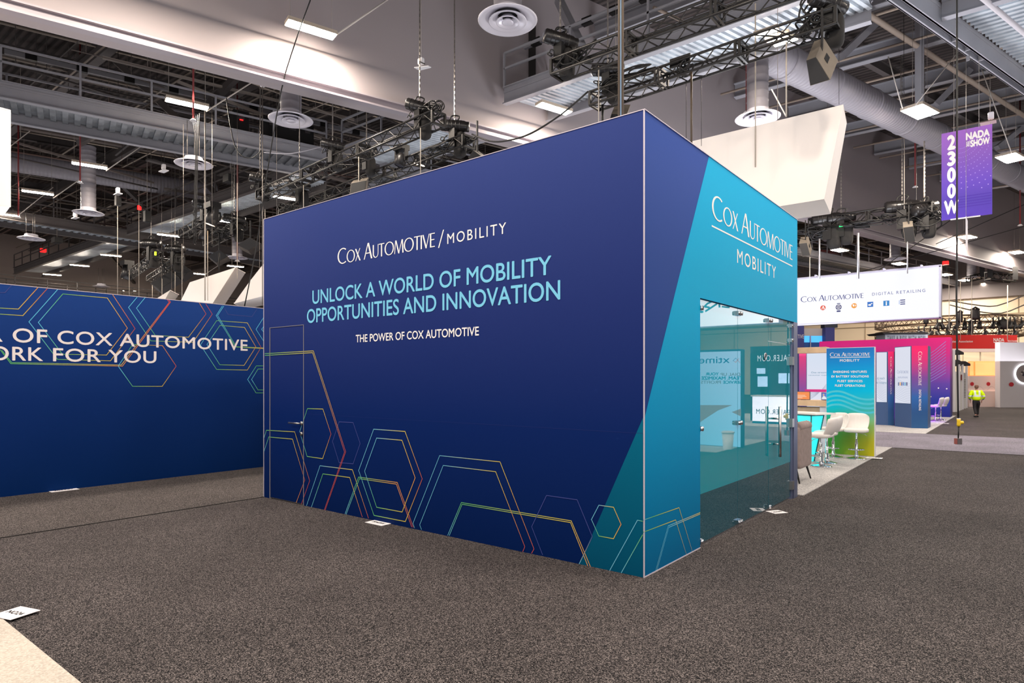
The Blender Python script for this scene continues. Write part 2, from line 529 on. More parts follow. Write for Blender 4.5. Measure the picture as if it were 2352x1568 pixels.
# ---- bulkhead wall that crosses the hall, its lower edge 9.2 m up
ZB, ZR = 9.2, 14.9
W0, W1 = at_z(0, 29, ZB), at_z(1976, 536, ZB)
BD = (W1 - W0).normalized()                 # direction of the bulkhead and of the slanting steel
BN = Vector((BD.y, -BD.x, 0))               # towards the camera side
if BN.dot(EYE - W0) < 0: BN = -BN
WS, WE = W0 - BD * 14, W1 + BD * 45
WALLM = mat('painted_bulkhead', (164, 155, 156), 0.7, var=0.02, scale=0.4)
b = MB(); b.slab([WS, WE, WE + UP * (ZR - ZB), WS + UP * (ZR - ZB)], -BN * 0.35); struct(b.build('wall_bulkhead', WALLM))
TRIMM = mat('pale_trim_paint', (158, 150, 156), 0.45)
b = MB()
dn = BN * 0.16
for z, hh, dd in ((0.02, 0.05, 0.24), (0.24, 0.04, 0.2)):
    b.bar(WS + BN * (dd / 2) + UP * z, WE + BN * (dd / 2) + UP * z, dd, hh)
b.bar(WS + BN * 0.05 + UP * 0.13, WE + BN * 0.05 + UP * 0.13, 0.1, 0.18)
struct(b.build('trim_1', TRIMM))
def wall_pt(px, py):
    r = ray(px, py); t = (W0 - EYE).dot(BN) / r.dot(BN); return EYE + r * t
# doorway up on the bulkhead beside the catwalk
dmb = MB(); q = [wall_pt(1214, 178), wall_pt(1229, 174), wall_pt(1229, 60), wall_pt(1214, 64)]
dmb.slab(q, BN * 0.04)
dd_ = struct(dmb.build('door_1', mat('dark_door', (40, 36, 34), 0.6)))

# ---- roof deck
def roof_mat(name, c):
    m = mat(name, c, 0.7)
    nt = m.node_tree; bs = nt.nodes['Principled BSDF']
    tc = nt.nodes.new('ShaderNodeTexCoord'); mp = nt.nodes.new('ShaderNodeMapping')
    w = nt.nodes.new('ShaderNodeTexWave'); w.wave_type = 'BANDS'; w.bands_direction = 'Y'; w.inputs['Scale'].default_value = 1.2
    r = nt.nodes.new('ShaderNodeValToRGB')
    col = rgb(*c)
    r.color_ramp.elements[0].color = (*[x * 0.45 for x in col], 1); r.color_ramp.elements[1].color = (*[x * 1.25 for x in col], 1)
    r.color_ramp.elements[0].position = 0.25; r.color_ramp.elements[1].position = 0.6
    bp = nt.nodes.new('ShaderNodeBump'); bp.inputs['Strength'].default_value = 0.8; bp.inputs['Distance'].default_value = 0.08
    nt.links.new(tc.outputs['Object'], mp.inputs['Vector']); nt.links.new(mp.outputs['Vector'], w.inputs['Vector'])
    nt.links.new(w.outputs['Fac'], r.inputs['Fac']); nt.links.new(r.outputs['Color'], bs.inputs['Base Color'])
    nt.links.new(w.outputs['Fac'], bp.inputs['Height']); nt.links.new(bp.outputs['Normal'], bs.inputs['Normal'])
    return m
struct(MB().bx((-90, 1, ZR), (40, 90, ZR + 0.2)).build('ceiling', roof_mat('dark_roof_deck', (74, 66, 63))))

# ---- far walls
struct(MB().bx((-72.4, -14, 0), (-72, 72, ZR)).build('wall_left', mat('tan_far_wall', (204, 188, 176), 0.8, var=0.04, scale=0.2)))
struct(MB().bx((-72, 72, 0), (40, 72.4, 9.1)).build('wall_back', mat('cream_far_wall', (246, 226, 196), 0.8, var=0.03, scale=0.15)))
struct(MB().bx((-72, 71.6, 9.1), (40, 72.0, ZR)).build('wall_back_upper', mat('grey_far_wall', (150, 142, 142), 0.8)))
m = MB(); m.bx((-72, 71.85, 7.4), (40, 72, 7.6)); m.bx((-72, 71.9, 6.9), (40, 72, 6.95))
for k in range(20): m.bx((-40 + k * 4, 71.95, 0), (-39.95 + k * 4, 72, 9.1))
struct(m.build('trim_2', mat('tan_joint', (176, 156, 130), 0.8)))  # joint bands in a tan darker than the wall

# ---- roof steel
def on_cam_side(p): return (Vector(p) - W0).dot(BN) > 0.3
def beam_obj(p, q, w=0.25, h=0.5, m=None, name='roof_beam'):
    return struct(MB().ibeam(p, q, w, h, 0.03).build(name, m or DARK_STEEL()))
def wall_x(y):  # x of the bulkhead face at this y
    t = (y - W0.y) / BD.y; return (W0 + BD * t).x
for k in range(14):
    y = 19.2 + 3.75 * k
    xw = wall_x(y)
    if k < 9: beam_obj((xw + 0.1, y, 13.75), (30, y, 13.75), 0.3, 0.55, GREY_STEEL())
for k in range(15):
    y = 4.2 + 4.6 * k
    beam_obj((-70, y, 13.6), (wall_x(y) - 0.6, y, 13.6), 0.3, 0.6)
for k in range(6):
    s = W0 + BN * (4 + 5.5 * k) + BD * 18
    beam_obj(Vector((s.x, s.y, 14.35)), Vector((s.x, s.y, 14.35)) + BD * 45, 0.22, 0.4)
for k in range(9):
    s = W0 - BN * (4 + 5.2 * k)
    beam_obj(Vector((s.x, s.y, 14.3)) - BD * 8, Vector((s.x, s.y, 14.3)) + BD * 60, 0.22, 0.4)
m = MB()
for k in range(16):
    s = W0 - BN * (2.5 + 2.9 * k)
    m.tube([Vector((s.x, s.y, 13.9)) - BD * 8, Vector((s.x, s.y, 13.9)) + BD * 60], 0.05, 6)
for k in range(22):
    y = 3 + 2.7 * k
    m.tube([(-68, y, 13.1), (wall_x(y) - 0.6, y, 13.1)], 0.035, 6)
struct(m.build('ceiling_pipework', mat('dull_pipe', (150, 138, 126), 0.5)))
m = MB()
for k in range(8):
    s = W0 + BN * (3 + 3.6 * k) + BD * 16
    m.tube([Vector((s.x, s.y, 13.2)), Vector((s.x, s.y, 13.2)) + BD * 50], 0.09 if k % 2 else 0.05, 8)
for k in range(12):
    y = 20.5 + 2.5 * k
    m.tube([(wall_x(y) + 0.3, y, 13.25), (28, y, 13.25)], 0.045, 6)
struct(m.build('ceiling_pipework', mat('tan_pipe', (168, 152, 138), 0.5)))
rn = random.Random(11)
for q in range(6):
    m = MB()
    for k in range(60):
        y = rn.uniform(4, 60); x = wall_x(y) - rn.uniform(1.2, 48); z = rn.uniform(11.6, 14.0); L = rn.uniform(2.5, 9)
        dr = rn.choice((Vector((1, 0, 0)), BD, Vector((0, 1, 0)), BD))
        p = Vector((x, y, z)); e = p + dr * L
        if (e - W0).dot(BN) > -0.8: continue
        rr = rn.choice((0.02, 0.03, 0.045))
        if k % 7 == 0: m.bar(p, e, 0.3, 0.08)
        elif k % 5 == 0: m.bar(p, e + UP * rn.uniform(-1.6, 1.6) if z < 12.8 else e - UP * rn.uniform(0.6, 2), 0.09, 0.09)
        else: m.tube([p, e], rr, 5)
        for w_ in (0.15, 0.85):
            h = p + dr * (L * w_); m.tube([h, (h.x, h.y, 14.8)], 0.012, 4, caps=False)
    struct(m.build('ceiling_services', mat('services_' + 'abcdef'[q], ((150, 138, 126), (92, 86, 84), (120, 110, 104), (70, 64, 62), (168, 158, 148), (104, 82, 74))[q], 0.55)))
# raking braces from the catwalks up to the roof
def brace(p, q, m=None): struct(MB().bar(p, q, 0.22, 0.22).build('roof_brace', m or DARK_STEEL()))
for (a, za, b_, zb) in (((265, 140), 13.4, (450, 312), 10.9), ((395, 340), 13.2, (520, 470), 10.8), ((235, 380), 13.2, (400, 540), 10.8), ((210, 540), 13.3, (345, 690), 10.9),
                        ((330, 250), 13.3, (180, 330), 12.0), ((560, 160), 13.3, (480, 240), 12.2)):
    brace(at_z(a[0], a[1], za), at_z(b_[0], b_[1], zb))
for (a, b_) in (((1283, 0, 13.6), (1335, 108, 11.2)), ((2013, 52, 13.6), (1932, 130, 12.2)), ((2150, 240, 12.4), (2228, 160, 13.6)), ((2290, 340, 12.4), (2352, 290, 13.5))):
    brace(at_z(*a[:2], a[2]), at_z(*b_[:2], b_[2]), GREY_STEEL())
for (px, py, z) in ((2112, 240, 11.2), (1860, 60, 11.6)):
    p = at_z(px, py, z); struct(MB().bar(p, (p.x, p.y, 14.2), 0.25, 0.25, Vector((1, 0, 0))).build('roof_post', GREY_STEEL()))

# ---- catwalks
def catwalk(label, p, q, side, width, beam_m=None, rib=None, ribs=0.19, rail=True, deck=True, rail_far=True, deck_m=None):
    p, q = Vector(p), Vector(q); d = (q - p).normalized(); L = (q - p).length
    side = Vector(side).normalized()
    bm_ = beam_m or GREY_STEEL()
    t = thing('catwalk', label, 'catwalk', p)
    for o in (0, width):
        mb = MB(); a, c = p + side * o, q + side * o
        mb.bar(a + UP * 0.27, c + UP * 0.27, 0.03, 0.5)
        mb.bar(a + UP * 0.015, c + UP * 0.015, 0.2, 0.03); mb.bar(a + UP * 0.52, c + UP * 0.52, 0.18, 0.03)
        mb.bar(a + UP * 0.38 - side * 0.03 * (1 if o == 0 else -1), c + UP * 0.38 - side * 0.03 * (1 if o == 0 else -1), 0.02, 0.06)
        mb.build('side_beam', bm_, t)
    if deck:
        mb = MB(); sk = rib or side
        w_ = width - 0.08
        skv = sk * (w_ / sk.dot(side)); off = side * 0.04
        a, c = p + off + UP * 0.36, q + off + UP * 0.36
        mb.slab([a, c, c + side * w_, a + side * w_], UP * 0.02)
        n = int(L / ribs); shift = skv - side * w_
        for k in range(n):
            s = p + off + d * (k * ribs + 0.1)
            e = s + skv
            if (e - p).dot(d) > L or (e - p).dot(d) < 0: continue
            mb.bar(s + UP * 0.325, e + UP * 0.325, ribs * 0.5, 0.07)
        mb.build('deck', deck_m or GALV(), t)
    if rail:
        for o in ((0, width) if rail_far else (0,)):
            mb = MB(); a, c = p + side * o, q + side * o
            for z in (1.12, 1.6): mb.bar(a + UP * z, c + UP * z, 0.06, 0.06)
            n = max(1, int(L / 2.0))
            for k in range(n + 1):
                s = a + d * (L * k / n); mb.bar(s + UP * 0.5, s + UP * 1.6, 0.06, 0.06, d)
            mb.build('railing', bm_, t)
    return t
ZC = 10.25
YA, WA = 15.4, 1.9
xa = wall_x(YA)
catwalk('grey catwalk with shiny ribbed underside above the truss pair over the nearest blue booth', (xa + 0.25, YA, ZC), (-2.75, YA, ZC), (0, 1, 0), WA, rib=BD)
pb = at_z(0, 225, ZC)
def along(p, y): return Vector(p) + BD * ((y - p.y) / BD.y)
bside = Vector((-BD.y, BD.x, 0))
lb = [along(pb, YA - 0.3), along(pb, YA + WA + 0.3)]
bx0 = lb[0].x - 2.3 / BD.y
catwalk('grey ribbed catwalk behind the pair of black trusses left of the nearest booth', (bx0 + 3.0, YA, ZC), (xa - 0.9, YA, ZC), (0, 1, 0), WA, rib=BD)
catwalk('long catwalk with lit underside receding at left below the hanging strip lights', (-41.4, YA, ZC), (bx0 - 0.7, YA, ZC), (0, 1, 0), WA, rib=BD, beam_m=DARK_STEEL())
catwalk('farthest left catwalk with three strip lights under its bright deck', (-64, YA, ZC), (-44.9, YA, ZC), (0, 1, 0), WA, rib=BD, beam_m=DARK_STEEL())
catwalk('broad pale catwalk across the upper left with a row of deck ribs along its edge', pb - BD * 8, lb[0], bside, 2.2, ribs=0.34, deck_m=mat('dull_galvanised', (128, 132, 136), 0.4, 0.3, var=0.25, scale=3))
catwalk('pale catwalk seen between the two black trusses left of the nearest booth', lb[1], lb[1] + BD * 58, bside, 2.2, ribs=0.34, deck_m=mat('dull_galvanised'))
catwalk('grey catwalk crossing the far left over the row of round diffusers', (-42.4, 2, ZC), (-42.4, 62, ZC), (-1, 0, 0), 2.2, beam_m=DARK_STEEL(), ribs=0.4)
catwalk('dim catwalk farthest back along the left end of the hall', (-58, 4, ZC - 2.5), (-58, 66, ZC - 2.5), (-1, 0, 0), 2.2, beam_m=DARK_STEEL(), deck=False)
# ---- box girder and bright deck in the top right corner
pg = at_z(2062, 15, ZC)
gs = pg - BD * 4.5
cs = Vector((BD.y, -BD.x, 0))
g = thing('box_girder', 'pale grey box girder running down through the top right corner', 'girder', gs)
mb = MB(); e = gs + BD * 40
mb.bar(gs + UP * 0.02, e + UP * 0.02, 0.06, 0.04); mb.bar(gs - cs * 0.02 + UP * 0.2, e - cs * 0.02 + UP * 0.2, 0.03, 0.4)
mb.bar(gs + cs * 0.08 + UP * 0.26, e + cs * 0.08 + UP * 0.26, 0.2, 0.03)
mb.build('open_channel', GREY_STEEL(), g)
mb = MB(); mb.bar(gs + cs * 0.19 + UP * 0.28, e + cs * 0.19 + UP * 0.28, 0.04, 0.56); mb.bar(gs + cs * 0.2 + UP * 0.015, e + cs * 0.2 + UP * 0.015, 0.07, 0.03); mb.bar(gs + cs * 0.215 + UP * 0.45, e + cs * 0.215 + UP * 0.45, 0.02, 0.05)
mb.build('closed_beam', GREY_STEEL(), g)
for k in (7.3, 8.1, 9.0, 16, 22): MB().bar(gs + BD * k + cs * 0.02 + UP * 0.12, gs + BD * k + cs * 0.17 + UP * 0.12, 0.03, 0.22).build('stiffener', GREY_STEEL(), g)
for k in (8.4, 13.5):
    mb = MB(); s = gs + BD * k - UP * 0.06; mb.bar(s - UP * 0.07, s + UP * 0.06, 0.08, 0.02, BD); mb.build('hanging_lug', GREY_STEEL(), g)
t = thing('deck_platform', 'bright ribbed steel deck in the top right corner', 'platform', gs + cs * 0.24)
mb = MB(); a = gs + cs * 0.24 + UP * 0.62; c = e + cs * 0.24 + UP * 0.62
mb.slab([a, c, c + cs * 5, a + cs * 5], UP * 0.03)
X1 = Vector((1, 0, 0))
for k in range(150):
    s = a + BD * (0.24 * k + 0.2)
    mb.bar(s - UP * 0.04, s + X1 * (4.8 / X1.dot(cs)) - UP * 0.04, 0.12, 0.08)
mb.build('deck', GALV(), t)
p = a + BD * 6.2
MBx = MB(); MBx.ibeam(p - UP * 0.28, p + X1 * 4.6 - UP * 0.28, 0.22, 0.4); MBx.build('cross_beam', GREY_STEEL(), t)
mb = MB(); mb.tube([a + cs * 0.9 - UP * 0.5, c + cs * 0.9 - UP * 0.3], 0.06, 8); mb.build('sprinkler_pipe', mat('white_pipe', (205, 200, 204), 0.4), t)

# ---- power busbars with black outlet boxes
def busbar(label, p, q, n):
    p, q = Vector(p), Vector(q); d = (q - p).normalized(); L = (q - p).length
    t = thing('power_busbar', label, 'busbar', p)
    MB().bar(p, q, 0.1, 0.16).build('rail', mat('zinc_channel', (150, 150, 154), 0.5, 0.3), t)
    for k in range(n):
        s = p + d * (L * (k + 0.5) / n)
        MB().bar(s - d * 0.16, s + d * 0.16, 0.16, 0.2).build('outlet_box', BLACK(), t)
busbar('zinc busbar with black outlet boxes above the catwalk right of the topmost round diffuser', (wall_x(16.0) + 0.4, 16.0, 12.2), (-2, 16.0, 12.2), 11)
pq = at_z(10, 118, 12.5)
busbar('zinc busbar with black outlet boxes along the roof in the top left', pq, pq + BD * 17, 12)

# ---- spiral ducts
def duct_mesh(pts_p, q, r, ring=0.16, big=2.2):
    p, q = Vector(pts_p), Vector(q); L = (q - p).length; ax = (q - p) / L
    prof = []
    n = max(1, int(L / ring))
    for k in range(n + 1):
        z = L * k / n
        prof += [(r, z), (r + 0.012, z + ring * 0.12), (r, z + ring * 0.24)]
    mb = MB().lathe(prof, 28, p, ax)
    return mb, ax, L
DUCTM = lambda: mat('spiral_duct_paint', (146, 142, 148), 0.5)
def diffuser_at(px, py): return at_z(px, py, 9.1)
DZ = 11.06
jd = diffuser_at(1740, 271); jd = Vector((jd.x, jd.y, DZ))
t = thing('spiral_duct', 'big grey spiral duct running down behind the purple banner', 'duct', jd)
mb, ax, L = duct_mesh(jd - BD * 0.9, jd + BD * 46, 0.47); mb.build('pipe', DUCTM(), t)
for k in range(18):
    s = jd + BD * (1.3 + 2.5 * k); MB().lathe([(0.47, -0.05), (0.5, -0.04), (0.5, 0.04), (0.47, 0.05)], 28, s, BD).build('joint_ring', DUCTM(), t)
# horizontal duct in the left bay
pd = at_z(20, 370, 12.6); t = thing('spiral_duct', 'grey duct across the left bay above the second strip light', 'duct', pd)
mb, ax, L = duct_mesh(pd - BD * 6, pd + BD * 9.5, 0.5); mb.build('pipe', DUCTM(), t)
pd = at_z(1950, 600, 11.4); t = thing('spiral_duct', 'pale duct under the bulkhead above the lit sign', 'duct', pd)
mb, ax, L = duct_mesh(pd - BD * 5, pd + BD * 8, 0.45, 0.3); mb.build('pipe', DUCTM(), t)

# ---- round ceiling diffusers on their drop ducts
def make_diffuser(label, p, top):
    p = Vector(p)
    t = thing('air_diffuser', label, 'air diffuser', p, 'round ceiling diffusers')
    if top < 1.5:
        mb, ax, L = duct_mesh(p + UP * 0.03, p + UP * 0.2, 0.24, 0.17); mb.build('drop_duct', mat('dark_throat', (40, 38, 40), 0.7), t)
        for a_ in (0.5, 2.6, 4.7):
            e = p + Vector((0.22 * math.cos(a_), 0.22 * math.sin(a_), 0)); MB().tube([e + UP * 0.1, e + UP * (ZC - 9.1 + 0.3)], 0.01, 5).build('support_rod', WIRE(), t)
    else:
        mb, ax, L = duct_mesh(p + UP * 0.22, p + UP * top, 0.29, 0.2); mb.build('drop_duct', DUCTM(), t)
    W = mat('diffuser_white', (232, 228, 236), 0.3, 0.15)
    MB().lathe([(0.29, 0.22), (0.31, 0.12), (0.45, 0.055), (0.6, 0.012), (0.615, 0.0), (0.6, -0.015), (0.54, -0.005), (0.42, 0.04), (0.29, 0.10)], 40, p).build('outer_cone', W, t)
    MB().lathe([(0.22, 0.09), (0.31, 0.04), (0.385, -0.005), (0.395, -0.03), (0.38, -0.03), (0.29, 0.015), (0.21, 0.065)], 36, p).build('middle_ring', W, t)
    MB().lathe([(0.12, 0.08), (0.18, 0.02), (0.235, -0.03), (0.24, -0.05), (0.225, -0.05), (0.16, 0.0), (0.11, 0.05)], 32, p).build('inner_ring', W, t)
    MB().lathe([(0.005, -0.06), (0.10, -0.06), (0.125, -0.045), (0.115, -0.03), (0.06, 0.03), (0.005, 0.06)], 28, p).build('centre_plate', W, t)
    MB().lathe([(0.005, 0.21), (0.28, 0.21), (0.28, 0.205), (0.005, 0.205)], 28, p).build('throat', mat('dark_throat', (40, 38, 40), 0.7), t)
    return t
for px, py, top, lb_ in (
    (1166, 47, 4.6, 'large round air diffuser at the top, in front of the grey bulkhead wall'),
    (668, 275, 4.4, 'round air diffuser under the bulkhead edge, left of the black truss end'),
    (445, 377, 1.12, 'round air diffuser below the pale catwalk, crossed by black drop cables'),
    (203, 489, 2.9, 'round air diffuser on a short fat duct at the far left'),
    (72, 548, 1.12, 'round air diffuser at the left edge above the display wall'),
    (1740, 271, 2.2, 'round air diffuser behind the top of the white hanging sign'),
    (2056, 595, 3.0, 'small round air diffuser above the lit white sign, under the bulkhead'),
    (2232, 638, 3.0, 'small far round air diffuser right of the lit white sign'),
    (233, 658, 1.0, 'very small far round air diffuser just above the low display wall'),
    (682, 590, 3.0, 'far round air diffuser hidden mostly behind the nearest booth'),
    (545, 592, 3.0, 'small far round air diffuser between two black loudspeakers')):
    if px == 682: continue
    make_diffuser(lb_, diffuser_at(px, py), top)

# ---- hall light fixtures
LENS = mat('lamp_lens', (255, 240, 220), 0.4, emit=(255, 240, 223), es=LAMP_STRENGTH)
HOUS = mat('lamp_housing', (205, 190, 170), 0.5)
def fixture(label, p, d=None, L=1.15, w=0.3, group='hall strip lights', hang=1.5, pole=True):
    p = Vector(p); d = (d or BD).normalized(); s = Vector((d.y, -d.x, 0))
    t = thing('strip_light', label, 'light fixture', p, group)
    mb = MB(); mb.box(p + UP * 0.06, (L + 0.06, w + 0.05, 0.09), (d, s, UP)); mb.build('housing', HOUS, t)
    mb = MB(); mb.add([p - d * L / 2 - s * w / 2, p + d * L / 2 - s * w / 2, p + d * L / 2 + s * w / 2, p - d * L / 2 + s * w / 2], [(0, 3, 2, 1) if s.cross(d).z < 0 else (0, 1, 2, 3)])
    o = mb.build('lens', LENS, t)
    if o.data.polygons[0].normal.z > 0: o.data.flip_normals()
    if pole:
        for k in (-0.45, 0.45):
            e = p + d * L * k; MB().tube([e + UP * 0.1, (e.x, e.y, ZR + 0.02)], 0.006, 5).build('hanger', WIRE(), t)
    return t
ZL = 10.35
for px, py, lb_ in (
    (715, 70, 'strip light before the bulkhead wall at the top, tied by a slanting cord'),
    (430, 240, 'strip light over the pale catwalk at left, above the round diffuser'),
    (206, 381, 'strip light against the grey duct at the far left'),
    (87, 443, 'strip light fourth along the row receding to the far left'),
    (12, 493, 'strip light cut by the left edge of the frame'),
    (2113, 258, 'square hall light in the dark roof bay left of the purple banner'),
    (2322, 364, 'square hall light just right of the purple banner'),
    (2222, 545, 'small hall light behind the edge-on white banner'),
    (2336, 580, 'small hall light low on the bulkhead at the right edge'),
    (1929, 575, 'small hall light under the dark far truss with two loudspeakers'),
    (2066, 606, 'small hall light right below the small diffuser above the lit sign'),
    (2172, 631, 'small hall light touching the right top corner of the lit sign'),
    (2216, 644, 'far hall light directly under the small far diffuser right of the lit sign'),
    (2258, 653, 'farthest right small hall light, below the dark hanging bracket truss'),
    (541, 612, 'far strip light between the white hanging sign and loudspeakers at left'),
    (454, 629, 'far strip light left of the tip of the white hanging sign'),
    (296, 668, 'far strip light just above the low display wall'),
    (48, 662, 'far strip light peeping over the left part of the low display wall')):
    fixture(lb_, at_z(px, py, ZL), w=0.62 if 'square' in lb_ or 'small' in lb_ else 0.3)
for px, py, lb_ in (
    (1273, 251, 'strip light under the catwalk deck in front of the bulkhead corner'),
    (1760, 77, 'left tube of the three close strip lights seen through the truss'),
    (1786, 88, 'middle tube of the three close strip lights seen through the truss'),
    (1804, 98, 'right tube of the three close strip lights seen through the truss'),
    (660, 456, 'strip light under the catwalk behind the left black truss pair'),
    (505, 507, 'strip light below the receding catwalk next to the black moving lights'),
    (388, 541, 'strip light under the receding catwalk at its left end'),
    (255, 587, 'right strip light of three under the farthest left catwalk'),
    (183, 610, 'middle strip light of three under the farthest left catwalk'),
    (120, 631, 'left strip light of three under the farthest left catwalk')):
    three = 'three close' in lb_
    fixture(lb_, at_z(px, py, ZC - 0.22), d=Vector((1, 0, 0)) if three else None, L=0.5 if three else 1.15, w=0.12 if three else 0.3, pole=False, group='strip lights under the catwalk decks')
# the same rows go on over the aisles beside and behind the camera
for x in (-9, -2, 5, 12):
    for y in (-6, 1.5): fixture('hall strip light over the aisle behind the photographer', (x, y, ZL), group='strip lights out of the picture overhead', hang=1.2)
for x, y in ((-0.6, 6.4), (5, 9), (5, 16), (5, 23), (7, 31), (-13.3, 5.3), (-13.8, 2.0), (-20, -1.5), (-29, 1), (6, 62), (8, 54), (14, 62), (22, 58), (-14, 64)):  # far-left and far-end lamps are added to brighten signs and cream wall
    fixture('unseen strip light of the continued and added hall lamps', (x, y, ZL), group='strip lights out of the picture beyond')
# ================================================================== THE NEAREST BOOTH
front = Face((0, FY, 0), (1, 0, 0))
side = Face((RX, 0, 0), (0, 1, 0))
lowf = Face((LWX, 0, 0), (0, 1, 0))
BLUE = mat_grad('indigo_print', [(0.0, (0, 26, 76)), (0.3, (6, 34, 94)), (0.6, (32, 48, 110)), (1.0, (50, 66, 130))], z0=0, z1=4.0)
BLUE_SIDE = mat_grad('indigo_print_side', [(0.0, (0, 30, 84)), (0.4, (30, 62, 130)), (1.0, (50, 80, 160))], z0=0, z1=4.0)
NAVY = mat_grad('navy_print', [(0.0, (0, 34, 86)), (0.45, (8, 42, 104)), (1.0, (30, 64, 134))], z0=0, z1=3.07)
TEAL_SHADED = mat_grad('teal_front_shaded', [(0.0, (0, 72, 100)), (1.0, (0, 102, 132))], z0=0, z1=1.4)  # front copy of the teal, darkened to stand for its weaker light
TEAL = mat_grad('teal_print', [(0.0, (0, 92, 138)), (0.3, (0, 138, 190)), (0.6, (0, 166, 216)), (1.0, (0, 176, 226))], z0=0, z1=4.0)
LINE = {'b': rgb(104, 178, 205), 'g': rgb(96, 178, 112), 'y': rgb(208, 186, 84), 'o': rgb(214, 146, 82), 'r': rgb(176, 78, 80), 'p': rgb(66, 74, 138), 'q': rgb(128, 140, 150),
        'B': rgb(96, 190, 226), 'R': rgb(222, 84, 64)}
def z5(x, y): return 590 + x / 2.9585, 720 + y / 2.9585
def z2(x, y): return 940 + x / 5.2275, 1000 + y / 5.2275
def z4(x, y): return 1300 + x / 5.226, 1050 + y / 5.226
def z7(x, y): return x / 3.0161, 640 + y / 3.0161
def px_(x, y): return x, y
def line_art(mb, face, conv, items, w):
    for pts, closed in items:
        strip(mb, face, [(*face.uv(*conv(x, y)), LINE[c]) for x, y, c in pts], w, 0.0025 + R_.random() * 0.001, closed)

booth = thing('exhibition_booth', 'tall indigo and teal exhibition booth with glass doors in the middle', 'booth', (-5.5, 7.4, 0))
T = 0.05
# door opening in the front wall
du0, dv1 = front.uv(621, 748); du1, _ = front.uv(699, 745)
du0 = front.uv(619.5, 900)[0]; du1 = front.uv(698, 900)[0]; dv1 = front.uv(698, 745)[1]
mb = MB()
mb.bx((LX, FY, 0), (du0, FY + T, BH)); mb.bx((du1, FY, 0), (RX - 0.001, FY + T, BH)); mb.bx((du0, FY, dv1), (du1, FY + T, BH))
fw = mb.build('front_wall', BLUE, booth)
mb = MB(); mb.bx((du0 + 0.008, FY + 0.004, 0.02), (du1 - 0.008, FY + T, dv1 - 0.008)); door = mb.build('door', BLUE, booth)
mb = MB(); mb.bx((du0, FY - 0.004, 0), (du0 + 0.012, FY + T, dv1)); mb.bx((du1 - 0.012, FY - 0.004, 0), (du1, FY + T, dv1)); mb.bx((du0, FY - 0.002, dv1 - 0.008), (du1, FY + T, dv1))
mb.build('door_edge_trim', mat('aluminium_trim', (150, 146, 150), 0.4, 0.4), booth)
hu, hv = front.uv(696, 972)
mb = MB(); mb.tube([(hu - 0.03, FY + 0.01, hv), (hu - 0.03, FY - 0.055, hv), (hu - 0.06, FY - 0.06, hv), (hu - 0.25, FY - 0.06, hv)], 0.012, 8); mb.lathe([(0.026, 0), (0.026, 0.012), (0.01, 0.014)], 16, (hu - 0.03, FY + 0.002, hv), (0, -1, 0))
mb.lathe([(0.026, 0), (0.026, 0.02), (0.01, 0.024)], 16, (hu - 0.03, FY + 0.002, hv - 0.14), (0, -1, 0))
mb.build('lever_handle', STEEL(), door)
mb = MB(); mb.slab([(LX - 0.01, FY - 0.005, BH), (RX + 0.01, FY - 0.005, BH), (RX + 0.01, BY, BH), (RX - T, BY, BH), (RX - T, FY + T, BH), (LX - 0.01, FY + T, BH)], (0, 0, 0.007))
mb.bx((RX - 0.004, FY - 0.006, 0), (RX + 0.006, FY + 0.004, BH))
mb.bx((LX - 0.012, FY - 0.005, 0), (LX, FY + T, BH)); mb.bx((RX, FY, 0.0), (RX + 0.006, side.uv(1608, 1250)[0], 0.009))
mb.build('edge_trim', mat('pale_silver_trim', (206, 196, 206), 0.4, 0.2), booth)
# fabric wrinkle seam lines
mb = MB(); s0 = front.uv(960, 1002); s1 = front.uv(1477, 1046)
rect(mb, front, du1, RX, 1.235, 1.238, rgb(34, 48, 110), 0.0015); mb.build('seam', INK, fw)

# side wall with the opening for the glass
gu0 = side.uv(1608, 1000)[0]; gv1 = side.uv(1608, 684)[1]; gu1 = side.uv(1822, 1000)[0]
tb0 = side.uv(1628, 362)[0]                                # teal edge at the top
def on_edge(px, py): return side.uv(px, py)
c_top = front.uv(1479, 959)[1]
mb = MB()
mb.bx((RX - T, FY + 0.001, 0), (RX, gu0, BH)); mb.bx((RX - T, gu0, gv1), (RX, BY, BH))
sw = mb.build('side_wall', BLUE_SIDE, booth)
mb = MB()
y0 = FY + 0.009
uA = side.uv(1608, 684)
def edge_u(v): return FY + (tb0 - FY) * (v - c_top) / (BH - c_top)
pl = [(y0, 0.0), (gu0, 0.0), (gu0, gv1), (edge_u(gv1), gv1), (y0, c_top)]
mb.add([side.p(u, v, 0.0012) for u, v in pl], [(0, 1, 2, 3, 4)])
pl = [(edge_u(gv1), gv1), (BY, gv1), (BY, BH), (tb0, BH)]
mb.add([side.p(u, v, 0.0012) for u, v in pl], [(0, 1, 2, 3)])
mb.build('teal_print', TEAL, sw)
mb = MB(); bl = front.uv(1331, 1296)
mb.add([front.p(u, v, 0.0012) for u, v in [(front.uv(1331, 1296)[0], 0.0), (RX - 0.009, 0.0), (RX - 0.009, c_top)]], [(0, 1, 2)])
mb.build('teal_print', TEAL_SHADED, fw)

